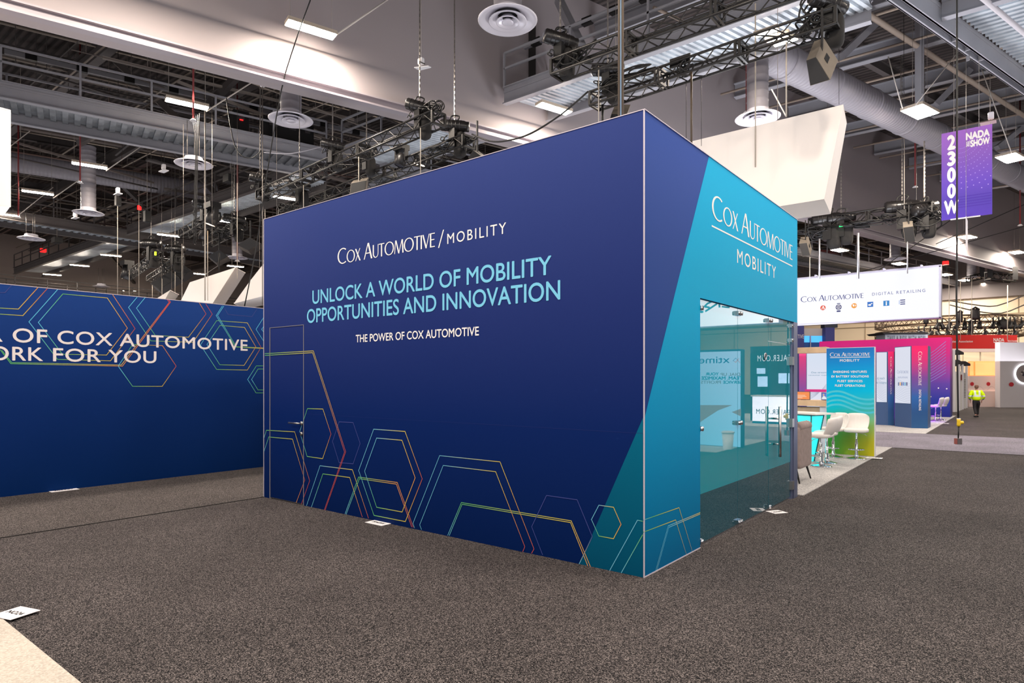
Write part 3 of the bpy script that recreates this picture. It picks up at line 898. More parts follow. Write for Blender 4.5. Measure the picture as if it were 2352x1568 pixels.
LW = 0.0085
mb = MB()
line_art(mb, front, z5, [
    ([(55, 272, 'g'), (385, 253, 'y'), (605, 938, 'r'), (465, 1335, 'r')], 0), ([(55, 284, 'g'), (380, 265, 'y'), (597, 940, 'r'), (459, 1335, 'r')], 0),
    ([(345, 645, 'g'), (450, 648, 'y'), (505, 818, 'r'), (448, 985, 'y'), (343, 970, 'g'), (292, 802, 'b')], 1),
    ([(560, 735, 'p'), (655, 740, 'p'), (703, 882, 'p'), (655, 1020, 'p'), (560, 1012, 'p'), (515, 868, 'p')], 1),
    ([(795, 785, 'b'), (1008, 800, 'y'), (1125, 1122, 'r'), (1010, 1412, 'y'), (797, 1370, 'g'), (693, 1065, 'b')], 1),
    ([(815, 845, 'b'), (987, 860, 'y'), (1077, 1115, 'o'), (988, 1347, 'y'), (815, 1315, 'g'), (733, 1070, 'b')], 1),
    ([(48, 850, 'b'), (66, 792, 'g'), (258, 803, 'y'), (360, 1135, 'r'), (303, 1296, 'r')], 0), ([(47, 945, 'b'), (82, 838, 'g'), (243, 852, 'y'), (327, 1130, 'r'), (268, 1285, 'o')], 0),
    ([(338, 1306, 'b'), (430, 1033, 'b'), (650, 1060, 'y'), (760, 1390, 'r')], 0), ([(372, 1314, 'b'), (450, 1088, 'g'), (632, 1113, 'y'), (718, 1382, 'r')], 0),
    ([(600, 1361, 'b'), (692, 1110, 'g'), (955, 1147, 'o'), (1065, 1453, 'r')], 0), ([(608, 1363, 'b'), (698, 1121, 'g'), (949, 1158, 'o'), (1054, 1450, 'r')], 0)], LW)
line_art(mb, front, z2, [
    ([(66, 1108, 'b'), (47, 1053, 'b'), (367, 240, 'b'), (1092, 315, 'y'), (1500, 1360, 'r'), (1470, 1413, 'r')], 0),
    ([(150, 1128, 'b'), (128, 1070, 'b'), (410, 358, 'b'), (1040, 433, 'y'), (1390, 1333, 'r'), (1365, 1393, 'r')], 0),
    ([(463, 1198, 'b'), (628, 803, 'g'), (1947, 1023, 'y'), (2176, 1570, 'o')], 0), ([(482, 1200, 'b'), (637, 824, 'g'), (1938, 1043, 'y'), (2148, 1568, 'o')], 0),
    ([(1604, 1432, 'p'), (1472, 1093, 'p'), (1650, 718, 'p'), (2018, 770, 'p'), (2200, 1212, 'p'), (2105, 1410, 'q'), (2042, 1540, 'b')], 0)], LW * 0.8)
line_art(mb, front, z4, [
    ([(397, 573, 'b'), (573, 598, 'y'), (663, 803, 'o'), (572, 975, 'y'), (397, 943, 'g'), (308, 745, 'b')], 1),
    ([(527, 1356, 'b'), (860, 753, 'b'), (922, 766, 'g')], 0), ([(664, 1386, 'b'), (922, 928, 'g')], 0)], LW * 0.75)
mb.build('hexagon_graphic', INK, fw)
mb = MB()
line_art(mb, side, z4, [
    ([(924, 752, 'b'), (1040, 712, 'g'), (1353, 603, 'y'), (1515, 1136, 'q')], 0), ([(924, 898, 'g'), (1313, 750, 'y'), (1446, 1175, 'q')], 0),
    ([(1072, 1360, 'b'), (1222, 822, 'B'), (1607, 662, 'y')], 0), ([(1088, 1352, 'b'), (1230, 840, 'B'), (1607, 679, 'y')], 0)], LW * 0.8)
mb.build('hexagon_graphic', INK, sw)

def box_uv(face, conv, l, r):
    """l = (x, ytop, ybottom) left glyph edge, r = right glyph edge -> u0,u1,v0,v1"""
    a = face.uv(*conv(l[0], l[1])); b = face.uv(*conv(l[0], l[2])); c = face.uv(*conv(r[0], r[1])); d = face.uv(*conv(r[0], r[2]))
    return a[0], c[0], (b[1] + d[1]) / 2, (a[1] + c[1]) / 2
def z6(x, y): return 640 + x / 3.36, 480 + y / 3.36
def z3(x, y): return 1460 + x / 4.6125, 360 + y / 4.6125
mb = MB()
u0, u1, v0, v1 = box_uv(front, z6, (457, 302, 430), (1207, 160, 292))
letters(mb, front, 'COX', u0, u1, v0, v1, CW)
u0, u1, v0, v1 = box_uv(front, z6, (1303, 192, 272), (1757, 100, 187))
letters(mb, front, 'MOBILITY', u0, u1, v0, v1, CW, 0.0, 1.25)
sl = [front.uv(*z6(x, y)) for x, y in ((1232, 300), (1240, 300), (1278, 158), (1270, 160))]
poly(mb, front, sl, CW, 0.003)
SKY = rgb(124, 204, 236)
u0, u1, v0, v1 = box_uv(front, z6, (262, 632, 738), (2107, 350, 502)); letters(mb, front, 'UNLOCK A WORLD OF MOBILITY', u0, u1, v0, v1, SKY, 0.012)
u0, u1, v0, v1 = box_uv(front, z6, (220, 776, 886), (2175, 542, 694)); letters(mb, front, 'OPPORTUNITIES AND INNOVATION', u0, u1, v0, v1, SKY, 0.012)
u0, u1, v0, v1 = box_uv(front, z6, (597, 972, 1030), (1547, 903, 975)); letters(mb, front, 'THE POWER OF COX AUTOMOTIVE', u0, u1, v0, v1, CW, 0.012)
mb.build('lettering', INK, fw)
mb = MB()
u0, u1, v0, v1 = box_uv(side, z3, (805, 375, 652), (1658, 905, 1096)); letters(mb, side, 'COX', u0, u1, v0, v1, CW)
a = side.uv(*z3(803, 718)); b = side.uv(*z3(1658, 1168)); zz = (a[1] + b[1]) / 2
rect(mb, side, a[0], b[0], zz - 0.008, zz + 0.008, CW, 0.003)
u0, u1, v0, v1 = box_uv(side, z3, (1073, 970, 1123), (1483, 1167, 1292)); letters(mb, side, 'MOBILITY', u0, u1, v0, v1, CW, 0.0, 1.25)
mb.build('lettering', INK, sw)

# glass: two fixed panes, a transom and a door
GLASS = mat_glass('teal_glass', (0, 78, 94), (0, 150, 172), 0.53, 1.65)
gA = side.uv(1699, 1000)[0]; gB = side.uv(1769, 1000)[0]
tz = side.uv(1769, 783)[1]
GX = RX - 0.03
def pane(name, u0, u1, v0, v1):
    return MB().bx((GX - 0.006, u0, v0), (GX + 0.006, u1, v1)).build(name, GLASS, booth)
p1 = pane('glass_panel', gu0 + 0.004, gA - 0.004, 0.03, gv1)
p2 = pane('glass_panel', gA + 0.004, gB - 0.004, 0.03, gv1)
p3 = pane('glass_transom', gB + 0.004, gu1, tz + 0.004, gv1)
p4 = pane('glass_door', gB + 0.006, gu1 - 0.06, 0.03, tz - 0.004)
def clamp(par, u, v):
    mb = MB()
    mb.box((GX + 0.02, u, v), (0.03, 0.05, 0.05)); mb.lathe([(0.024, 0), (0.024, 0.02), (0.01, 0.024)], 14, (GX + 0.03, u, v), (1, 0, 0))
    mb.build('clamp', CHROME(), par)
for par, u, v in ((p1, gu0 + 0.03, 0.06), (p1, gA - 0.03, 0.06), (p2, gA + 0.035, 0.06), (p2, gB - 0.035, 0.06), (p1, gu0 + 0.03, 1.2), (p1, gA - 0.03, 1.2), (p2, gA + 0.035, 1.2),
                  (p1, gu0 + 0.03, gv1 - 0.1), (p1, gA - 0.03, gv1 - 0.06), (p2, gA + 0.035, gv1 - 0.06), (p2, gB - 0.04, gv1 - 0.06), (p3, gB + 0.035, gv1 - 0.06), (p3, gu1 - 0.06, gv1 - 0.06), (p3, gu1 - 0.06, tz + 0.06)):
    clamp(par, u, v)
hu_ = side.uv(1778, 1000)[0] + 0.05; hv0, hv1 = side.uv(1784, 1047)[1], side.uv(1784, 933)[1]
for nm, x in (('pull_handle', GX + 0.09), ('pull_handle', GX - 0.09)):
    mb = MB(); mb.tube([(x, hu_, hv0), (x, hu_, hv1)], 0.019, 12)
    for k in (0.25, 0.76): mb.tube([(GX + (0.006 if x > GX else -0.006), hu_, hv0 + (hv1 - hv0) * k), (x, hu_, hv0 + (hv1 - hv0) * k)], 0.012, 8)
    mb.build(nm, STEEL(), p4)
# door lock ring seen as a round steel disc
lu, lv = side.uv(1761, 818)
MB().lathe([(0.03, 0), (0.05, 0), (0.05, 0.012), (0.03, 0.012)], 20, (GX + 0.008, lu, lv), (1, 0, 0), closed=True).build('round_fitting', CHROME(), p2)
mb = MB(); mb.bx((RX - 0.09, gu1 - 0.05, 0), (RX - 0.01, gu1 + 0.0, tz)); mb.bx((RX - 0.1, gu1 + 0.02, 0), (RX + 0.004, BY, gv1))
post = mb.build('door_post', mat('anodised_post', (112, 120, 150), 0.35, 0.6), booth)
for v in (side.uv(1824, 829)[1], side.uv(1824, 970)[1], side.uv(1824, 1112)[1]):
    MB().bx((RX - 0.035, gu1 - 0.1, v - 0.06), (RX + 0.015, gu1 - 0.0, v + 0.06)).build('hinge', STEEL(), p4)
# the room behind the glass
INNER = mat('booth_lining', (190, 200, 202), 0.8)
mb = MB()
mb.bx((LX, BY - 0.05, 0), (RX - 0.1, BY, BH)); mb.bx((LX, FY + T + 0.01, 0), (LX + 0.05, BY - 0.05, BH)); mb.bx((LX + 0.05, FY + T + 0.002, 0), (du0 - 0.05, FY + T + 0.03, BH))
mb.build('inner_wall', INNER, booth)
MB().bx((LX + 0.05, FY + T + 0.04, 0), (RX - 1.12, BY - 0.06, 0.02)).build('inner_carpet', mat_carpet('inner_grey_carpet', (90, 94, 96), (120, 126, 128), (160, 164, 166)), booth)

# ================================================================== THE LOW DISPLAY WALL AT LEFT
lw = thing('display_wall', 'low navy display wall with coloured hexagon outlines at the left', 'display wall', (LWX, 4, 0))
pn = MB().bx((LWX - 0.12, -4, 0), (LWX, 12, 3.07)).build('panel', NAVY, lw)
MB().bx((LWX - 0.125, -4, 3.07), (LWX + 0.004, 12, 3.08)).build('edge_trim', mat('pale_silver_trim'), lw)
mb = MB()
line_art(mb, lowf, z7, [
    ([(-60, 199, 'g'), (127, 210, 'y'), (265, 58, 'o')], 0), ([(-60, 241, 'g'), (158, 255, 'y'), (330, 65, 'r')], 0),
    ([(403, 70, 'B'), (200, 298, 'B'), (398, 558, 'g'), (765, 568, 'y'), (935, 345, 'r'), (778, 107, 'o')], 0),
    ([(435, 105, 'g'), (743, 133, 'y'), (882, 342, 'o'), (738, 528, 'y'), (432, 523, 'g'), (265, 302, 'B')], 1),
    ([(950, 127, 'B'), (890, 198, 'B'), (1045, 430, 'g'), (1337, 440, 'y'), (1470, 245, 'r'), (1425, 174, 'r')], 0),
    ([(1005, 130, 'B'), (945, 203, 'B'), (1075, 392, 'g'), (1305, 405, 'y'), (1427, 243, 'r'), (1380, 167, 'o')], 0),
    ([(1170, 146, 'R'), (1180, 162, 'R'), (848, 605, 'o'), (75, 588, 'g'), (0, 490, 'g')], 0), ([(1160, 146, 'R'), (1172, 163, 'R'), (840, 597, 'y'), (80, 580, 'g'), (12, 495, 'g')], 0),
    ([(818, 605, 'B'), (918, 745, 'g'), (1123, 745, 'y'), (1220, 605, 'r'), (1125, 463, 'o'), (918, 455, 'g')], 1),
    ([(1540, 188, 'B'), (1497, 255, 'B'), (1630, 470, 'g'), (1850, 480, 'y')], 0), ([(1550, 189, 'B'), (1507, 254, 'B'), (1638, 473, 'g'), (1850, 485, 'y')], 0),
    ([(1500, 290, 'g'), (1713, 305, 'y'), (1808, 475, 'r'), (1713, 632, 'y'), (1500, 628, 'g'), (1388, 458, 'B')], 1),
    ([(1523, 323, 'g'), (1693, 337, 'y'), (1772, 472, 'o'), (1690, 600, 'y'), (1522, 595, 'g'), (1433, 455, 'B')], 1),
    ([(1555, 205, 'p'), (1580, 247, 'p'), (1745, 262, 'p'), (1778, 212, 'p')], 0), ([(-20, 96, 'p'), (35, 95, 'p'), (82, 43, 'p')], 0),
    ([(1850, 230, 'B'), (1773, 350, 'B'), (1850, 470, 'B')], 0), ([(1850, 295, 'B'), (1812, 350, 'B'), (1850, 403, 'B')], 0),
    ([(1850, 603, 'g'), (1775, 603, 'g'), (1715, 697, 'B'), (1773, 790, 'g'), (1850, 790, 'g')], 0), ([(1850, 625, 'g'), (1787, 625, 'g'), (1742, 697, 'B'), (1787, 770, 'g'), (1850, 770, 'g')], 0)], 0.0095)
mb.build('hexagon_graphic', INK, pn)
mb = MB()
LT = rgb(238, 230, 230)
u0, u1, v0, v1 = box_uv(lowf, z7, (87, 336, 436), (1715, 426, 503)); letters(mb, lowf, 'OF COX AUTOMOTIVE', u0, u1, v0, v1, LT, 0.012, 1.06)
hh = v1 - v0
um = lowf.uv(*z7(18, 400))[0]; letters(mb, lowf, 'THE POWER', um - 1.62, um, v0, v1, LT, 0.012, 1.06)
u0, u1, v0, v1 = box_uv(lowf, z7, (367, 478, 572), (1083, 502, 586)); letters(mb, lowf, 'FOR YOU', u0, u1, v0, v1, LT, 0.012, 1.06)
u1 = lowf.uv(*z7(298, 520))[0]; u0 = lowf.uv(*z7(-78, 520))[0]; letters(mb, lowf, 'ORK', u0, u1, v0, v1, LT, 0.012, 1.06)
letters(mb, lowf, 'PUT TO W', u0 - 1.5, u0 - 0.03, v0, v1, LT, 0.012, 1.06)
mb.build('lettering', INK, pn)

# ================================================================== NUMBER CARDS ON THE CARPET
def card(label, px, py, ux, L=0.26, W=0.16, text='2042W', z=0.014):
    c = floor_at(px, py); u = Vector(ux).normalized(); v = Vector((-u.y, u.x, 0)); c.z = z
    t = thing('number_card', label, 'card', c, 'booth number cards on the carpet')
    mb = MB(); mb.box(c + UP * 0.002, (L, W, 0.004), (u, v, UP)); mb.build('paper', mat('white_card', (238, 234, 236), 0.7), t)
    mb = MB(); vs, fs = text2d(text, 0.02)
    x1 = max(a for a, _ in vs); x0 = min(a for a, _ in vs); h = max(b for _, b in vs)
    s = L * 0.72 / (x1 - x0)
    mb.add([c + u * ((a - (x0 + x1) / 2) * s) + v * ((b - h / 2) * s) + UP * 0.0055 for a, b in vs], fs, rgb(40, 36, 36)); mb.build('printed_number', INK, t)
card('white number card on the carpet at the foot of the low navy wall', 146, 1126.5, (0, 1, 0), 0.36, 0.2, '2047W', 0.008)
card('white number card on the carpet against the front wall of the nearest booth', 870, 1201, (1, 0, 0), 0.3, 0.17, '2043W', 0.002)
card('white number card on the corner of the cream carpet', 36, 1413, (0.95, 0.3, 0), 0.22, 0.2, 'NO24', 0.016)
card('white number card by the bottom of the glass door', 1784, 1176, (0.55, 0.85, 0), 0.2, 0.17, '2038', 0.002)
card('white number card at the foot of the blue and green banner panel', 2008, 1053, (1, 0, 0), 0.3, 0.2, '2042', 0.014)
card('tiny white card at the carpet edge near the purple lit stools', 2165, 973, (1, 0, 0), 0.4, 0.26, '2138', 0.016)

# ================================================================== WHITE HANGING SIGNS
def hang_sign(label, pts_front, pts_back, extra_wires=()):
    """flared box: 4 front corners and 4 back corners, each (x, y, z) tl, tr, br, bl"""
    F_ = [Vector(p) for p in pts_front]; B_ = [Vector(p) for p in pts_back]
    t = thing('hanging_sign', label, 'hanging sign', (F_[0] + F_[2]) / 2, 'white hanging fabric signs')
    m = WHITE_FABRIC()
    def facep(name, q, th):
        n = (q[1] - q[0]).cross(q[2] - q[0]).normalized()
        MB().slab(q, -n * th).build(name, m, t)
    facep('front_skin', [F_[3], F_[2], F_[1], F_[0]], 0.02)
    facep('back_skin', [B_[0], B_[1], B_[2], B_[3]], 0.02)
    facep('end_skin', [F_[2], B_[2], B_[1], F_[1]], 0.02)
    facep('end_skin', [F_[0], B_[0], B_[3], F_[3]], 0.02)
    facep('bottom_skin', [F_[3], B_[3], B_[2], F_[2]], 0.02)
    for k in (0.2, 0.8):
        e = (F_[0].lerp(F_[1], k) + B_[0].lerp(B_[1], k)) / 2; MB().tube([e - UP * 0.02, (e.x, e.y, ZR + 0.02)], 0.006, 5).build('hanging_wire', WIRE(), t)
    facep('top_skin', [F_[0], F_[1], B_[1], B_[0]], 0.02)
    return t
# sign right behind the booth
ys = 12.4
tr = at_y(1937, 240, ys); br = at_y(1893, 457, ys)
tl = Vector((-8.4, ys, tr.z)); bl = Vector((-8.0, ys, br.z))
yb = ys + 1.02
trb = at_y(1945, 282, yb); brb = at_y(1908, 491, yb)
hang_sign('large white flared hanging sign above the teal side of the nearest booth', [tl, tr, br, bl], [(-8.4, yb, trb.z), trb, brb, (-8.0, yb, brb.z)])
def sign_from_px(label, d0, tl_, tr_, br_, bl_, db, trb_, brb_, tlb_=None, blb_=None):
    F_ = [at_d(*p, d0) for p in (tl_, tr_, br_, bl_)]
    trb = at_d(*trb_, db); brb = at_d(*brb_, db)
    sh = ((trb - F_[1]) + (brb - F_[2])) / 2
    tlb = at_d(*tlb_, db) if tlb_ else F_[0] + (trb - F_[1]); blb = at_d(*blb_, db) if blb_ else F_[3] + (brb - F_[2])
    return hang_sign(label, F_, [tlb, trb, brb, blb])
sign_from_px('white flared hanging sign rising over the low navy wall, with a purple banner behind', 24, (436, 648), (541, 614), (486, 700), (400, 722), 26, (564, 626), (508, 712))
sign_from_px('small white tip of a hanging sign just over the low navy wall', 30, (352, 690), (391, 666), (372, 700), (330, 706), 32.5, (411, 676), (390, 706))
sign_from_px('white hanging sign cut off by the left edge of the nearest booth', 20, (575, 644), (645, 555), (650, 668), (537, 697), 24, (652, 575), (658, 690), (590, 640), (560, 710))
# sign at the left edge of the frame
sign_from_px('white hanging sign cut off by the left edge of the frame', 11.5, (-330, 160), (23, 252), (23, 475), (-330, 452), 12.6, (12, 300), (12, 490))
# ================================================================== TRUSSES, HOISTS, LOUDSPEAKERS, CABLES
def truss(label, p, q, w=0.38, h=0.28, r=0.026, step=0.36, joints=(0.33, 0.66), group='black lighting trusses', side=None):
    """p, q: near bottom chord ends; the truss is w deep away from the camera and h high"""
    p, q = Vector(p), Vector(q); d = (q - p).normalized(); L = (q - p).length
    s = side or Vector((-d.y, d.x, 0)).normalized()
    if side is None and s.dot(((p + q) / 2 - EYE)) < 0: s = -s
    t = thing('lighting_truss', label, 'truss', p, group)
    m = TRUSS()
    ch = [Vector((0, 0, 0)), s * w, UP * h, s * w + UP * h]
    for c in ch: MB().tube([p + c, q + c], r, 8).build('chord', m, t)
    n = max(2, int(L / step)); n += n % 2
    for a, b in ((0, 1), (0, 2), (1, 3), (2, 3)):
        mb = MB()
        for k in range(n):
            a_, b_ = (a, b) if k % 2 == 0 else (b, a)
            mb.tube([p + ch[a_] + d * (L * k / n), p + ch[b_] + d * (L * (k + 1) / n)], r * 0.5, 6, caps=False)
        mb.build('lattice', m, t)
    for e in (p + d * 0.02, q - d * 0.02):
        mb = MB()
        for a, b in ((0, 1), (1, 3), (3, 2), (2, 0)): mb.bar(e + ch[a], e + ch[b], 0.05, 0.05, d)
        mb.build('end_frame', m, t)
    for j in joints:
        mb = MB(); e = p + d * (L * j)
        for o in (-0.04, 0.04):
            for a, b in ((0, 2), (1, 3), (0, 1), (2, 3)): mb.bar(e + d * o + ch[a], e + d * o + ch[b], 0.05, 0.04, d)
        mb.build('joint_frame', m, t)
    return t
ZT = 7.6
TA0, TA1 = at_z(1264, 170, ZT), Vector((-2.2, 10.1, ZT)); TA1.y = TA0.y
TB0, TB1 = at_z(1353, 241, ZT), at_z(1922, 51, ZT)
TC0, TC1 = at_z(588, 457, ZT), at_z(994, 280, ZT)
TD0, TD1 = at_z(640, 500, ZT), at_z(1064, 333, ZT)
truss('black box truss highest in the picture, nearer of the two above the nearest booth', TA0, TA1)
truss('black box truss with a loudspeaker at its right end, above the white hanging sign', TB0, TB1)
truss('black box truss left of the nearest booth, the longer upper one with clear lattice', TC0, TC1)
truss('black box truss skimming the top edge of the nearest booth at left', TD0, TD1)
truss('far left black truss, upper one of the pair by the pale catwalk end', at_z(411, 543, ZT), at_z(481, 502, ZT), joints=(0.5,))
truss('far left black truss, lower one of the pair by the pale catwalk end', at_z(467, 564, ZT), at_z(545, 523, ZT), joints=(0.5,))
truss('farthest left black truss, left one of the last pair', at_z(287, 640, ZT), at_z(355, 589, ZT), joints=(0.5,))
truss('farthest left black truss, right one of the last pair', at_z(337, 645, ZT), at_z(405, 602, ZT), joints=(0.5,))
YF = 28.0
TF0, TF1 = at_y(1856, 549, YF), at_y(2142, 508, YF); TF0.z = TF1.z = 7.85
truss('black truss with loudspeakers at both ends above the lit white sign', TF0, TF1, 0.4, 0.42, 0.035, 0.45, (0.5,))
# bracket trusses far behind
p, q = at_d(2274, 640, 44), at_d(2332, 646, 44)
t = truss('dark cable-wrapped bracket truss far right under the bulkhead', p, q, 0.5, 0.5, 0.06, 0.4, ())
for e in (p, q): MB().bar(e + UP * 0.1, e + UP * 1.0, 0.3, 0.3).build('upright', BLACK(), t)
p, q = at_d(2228, 646, 46), at_d(2256, 640, 46)
t = truss('short dark truss just behind the far small diffuser right of the lit sign', p, q, 0.4, 0.4, 0.05, 0.4, ())
MB().bar(q + UP * 0.1, q + UP * 0.9, 0.3, 0.3).build('upright', BLACK(), t)

def squiggle(rn, c, r, n=26, flat=0.5, ax=None):
    """a loose tangle: wandering loops of uneven size and tilt"""
    ax = ax or (Vector((1, 0, 0)), Vector((0, 1, 0)), UP); c = Vector(c)
    pts = []; tx, ty, an = 0.0, 0.0, rn.random() * 6
    ctr = Vector((0, 0, 0)); rad = 0.5
    for k in range(n):
        if k % 6 == 0:
            ctr = Vector((rn.uniform(-.6, .6), rn.uniform(-.35, .35), rn.uniform(-.5, .5))); rad = rn.uniform(.25, .6); tx = rn.uniform(-1, 1); ty = rn.uniform(-1, 1)
        an += rn.uniform(.7, 1.3)
        q = ctr + Vector((rad * math.cos(an), .6 * rad * math.sin(an) * ty, rad * math.sin(an + tx)))
        pts.append(c + ax[0] * (q.x * r) + ax[1] * (q.y * r) + ax[2] * (q.z * r * flat))
    return pts
def smooth_path(pts, sub=4):
    out = []
    P = [Vector(p) for p in pts]; n = len(P)
    for i in range(n - 1):
        a, b, c, d = P[max(i - 1, 0)], P[i], P[i + 1], P[min(i + 2, n - 1)]
        for k in range(sub):
            t = k / sub
            out.append(0.5 * ((2 * b) + (c - a) * t + (2 * a - 5 * b + 4 * c - d) * t * t + (3 * b - a - 3 * c + d) * t ** 3))
    out.append(P[-1]); return out
def coil(label, c, r, seed=1, turns=26, th=0.017, flat=0.6, ax=None):
    rn = random.Random(seed)
    mb = MB().tube(smooth_path(squiggle(rn, c, r, turns, flat, ax), 3), th, 6)
    o = mb.build('cable_coil', CABLE_BLACK(), None, c)
    return tag(o, label, 'cable', 'cable coils on the trusses')
def chain_pts(p, q): return [p, q]
def hoist(label, px, py, y, top=14.9, s=1.0, axis=(0.55, 0.8, -0.12), bag=True, drop=0.45, chain=True):
    c = at_y(px, py, y); ax = Vector(axis).normalized(); s *= 1.15
    t = thing('chain_hoist', label, 'chain hoist', c, 'chain hoists on the trusses')
    mb = MB(); mb.lathe([(0.005, -0.3 * s), (0.09 * s, -0.3 * s), (0.115 * s, -0.27 * s), (0.115 * s, 0.2 * s), (0.1 * s, 0.24 * s), (0.1 * s, 0.3 * s), (0.005, 0.31 * s)], 20, c, ax)
    for k in range(5): mb.lathe([(0.115 * s, -0.2 * s + 0.08 * s * k), (0.124 * s, -0.19 * s + 0.08 * s * k), (0.115 * s, -0.18 * s + 0.08 * s * k)], 20, c, ax)
    mb.build('motor', mat('hoist_black', (30, 28, 28), 0.3, 0.0), t)
    mb = MB(); mb.tube(smooth_path([c + ax * 0.06 * s + UP * 0.1 * s, c + ax * 0.1 * s + UP * 0.2 * s, c - ax * 0.05 * s + UP * 0.2 * s, c - ax * 0.1 * s + UP * 0.1 * s], 4), 0.015 * s, 6); mb.build('carrying_handle', BLACK(), t)
    mb = MB(); mb.bx(c + Vector((-0.08, -0.09, -drop)) * s, c + Vector((0.08, 0.09, -0.08)) * s)
    mb.tube([c - UP * drop * s, c - UP * (drop + 0.08) * s], 0.02 * s, 6); mb.build('hook_block', BLACK(), t)
    if bag:
        b = c + ax * 0.12 * s - UP * 0.38 * s
        mb = MB(); mb.ellipsoid(b, (0.26 * s, 0.22 * s, 0.52 * s), 0.55, 14, 10); mb.build('chain_bag', mat('black_bag_cloth', (30, 28, 27), 0.85, var=0.3, scale=8), t)
    mb = MB(); rn = random.Random(int(px)); mb.tube(smooth_path(squiggle(rn, c - ax * 0.2 * s - UP * 0.25 * s, 0.14 * s, 12, 0.9), 3), 0.011 * s, 5); mb.build('control_lead', CABLE_BLACK(), t)
    if chain:
        mb = MB(); z = c.z + 0.1 * s; k = 0
        n = int((top - z) / 0.07)
        for i in range(n):
            mb.bar((c.x, c.y, z + i * 0.07), (c.x, c.y, z + i * 0.07 + 0.075), 0.034 if i % 2 else 0.012, 0.012 if i % 2 else 0.034, Vector((1, 0, 0)))
        mb.build('chain', mat('hoist_chain', (150, 144, 138), 0.35, 0.7), t)
    return t
yC, yD = 10.4, 11.9
hoist('chain hoist on the left end of the topmost truss above the nearest booth', 1287, 92, TA0.y + 0.2)
hoist('black chain hoist at the left end of the lower truss, above the booth corner', 1396, 160, TB0.y + 0.2, axis=(0.9, 0.3, -0.15))
hoist('chain hoist at the right end of the truss over the white hanging sign', 1902, 6, TB1.y + 0.2)
hoist('chain hoist at the right end of the longer left truss, with a tangle of cables', 964, 246, TC1.y + 0.2, axis=(0.75, 0.5, -0.3))
hoist('chain hoist with a brown bag midway on the longer left truss', 764, 333, 10.75, s=0.95)
hoist('chain hoist hanging low behind the longer left truss, near the bright deck', 842, 352, yD, s=0.95, axis=(0.9, 0.3, 0.1))
hoist('chain hoist at the right end of the truss skimming the booth top', 1044, 289, TD1.y + 0.2, axis=(0.8, 0.5, -0.12), s=1.1)
hoist('chain hoist at the left end of the longer left truss', 598, 412, TC0.y + 0.2, s=1.0)
hoist('chain hoist over the strip light behind the left trusses', 688, 428, yD + 0.1, s=1.0)
hoist('chain hoist on the upper far left truss', 470, 470, at_z(481, 502, ZT).y + 0.2, s=1.2)
hoist('chain hoist near the loudspeaker at the lower far left truss', 538, 503, at_z(545, 523, ZT).y + 0.2, s=1.2)
hoist('chain hoist on the left one of the last truss pair', 347, 560, at_z(355, 589, ZT).y + 0.2, s=1.6, axis=(0.9, 0.3, -0.1))
hoist('chain hoist on the right one of the last truss pair', 402, 572, at_z(405, 602, ZT).y + 0.2, s=1.6, axis=(0.9, 0.3, -0.1))
hoist('chain hoist with a black cloth bag, first from the left above the lit white sign', 1901, 502, YF + 0.2, s=1.7, axis=(0.9, 0.3, 0))
hoist('chain hoist beside the green light above the lit white sign', 1932, 500, YF + 0.25, s=1.5, axis=(0.9, 0.3, 0))
hoist('chain hoist above the right loudspeaker of the truss over the lit sign', 2072, 474, YF + 0.2, s=1.7, axis=(0.9, 0.3, 0))
hoist('chain hoist at the far right end of the truss over the lit sign', 2124, 478, YF + 0.2, s=1.6, axis=(0.5, 0.8, 0.3))
coil('tangle of black cables at the left end of the topmost truss', at_y(1330, 125, TA0.y + 0.2), 0.34, 3, 60)
coil('tangle of black cables at the left end of the truss over the booth corner', at_y(1412, 190, TB0.y + 0.2), 0.34, 4, 60)
coil('tangle of black cables on the right end of the longer left truss', at_y(992, 255, TC1.y + 0.2), 0.33, 5, 70)
coil('cables looped over the right end of the truss skimming the booth', at_y(1072, 322, TD1.y + 0.1), 0.28, 6, 50)
coil('bunch of black cables lying along the truss skimming the booth top', at_y(1005, 338, yD), 0.55, 7, 60, flat=0.15)
coil('tangle of cables at the left end of the longer left truss', at_y(606, 440, TC0.y + 0.2), 0.42, 8, 50)
coil('black cables heaped on the truss above the lit sign, left', at_y(1980, 515, YF + 0.2), 0.9, 9, 60, 0.03, 0.2)
coil('black cables heaped on the truss above the lit sign, right of centre', at_y(2045, 500, YF + 0.2), 0.7, 10, 60, 0.03, 0.2)
coil('tangle of cables at the right end of the truss above the lit sign', at_y(2105, 500, YF + 0.3), 0.8, 11, 80, 0.03, 0.7)
coil('cable tangle at the left end of the truss above the lit sign', at_y(1868, 535, YF + 0.2), 0.7, 12, 60, 0.03, 0.4)
coil('cables gathered on the middle of the truss above the sign, by the black plate', at_y(1565, 165, TB0.y), 0.25, 13, 50, flat=0.9)
coil('cable run on the truss over the white hanging sign', at_y(1470, 165, TB0.y + 0.2), 0.5, 14, 50, flat=0.12)
coil('cables bunched at the right end of the truss over the white hanging sign', at_y(1880, 40, TB1.y + 0.2), 0.32, 15, 60, flat=1.2)
coil('cables along the lower far left truss', at_y(505, 530, at_z(505, 540, ZT).y), 0.8, 16, 60, 0.02, 0.3)
coil('cables looped at the left end of the truss skimming the booth', at_y(660, 478, yD + 0.6), 0.5, 17, 60, 0.016, 0.4)
coil('cables on the right one of the last truss pair', at_y(375, 605, at_z(375, 620, ZT).y), 0.9, 18, 50, 0.03, 0.4)

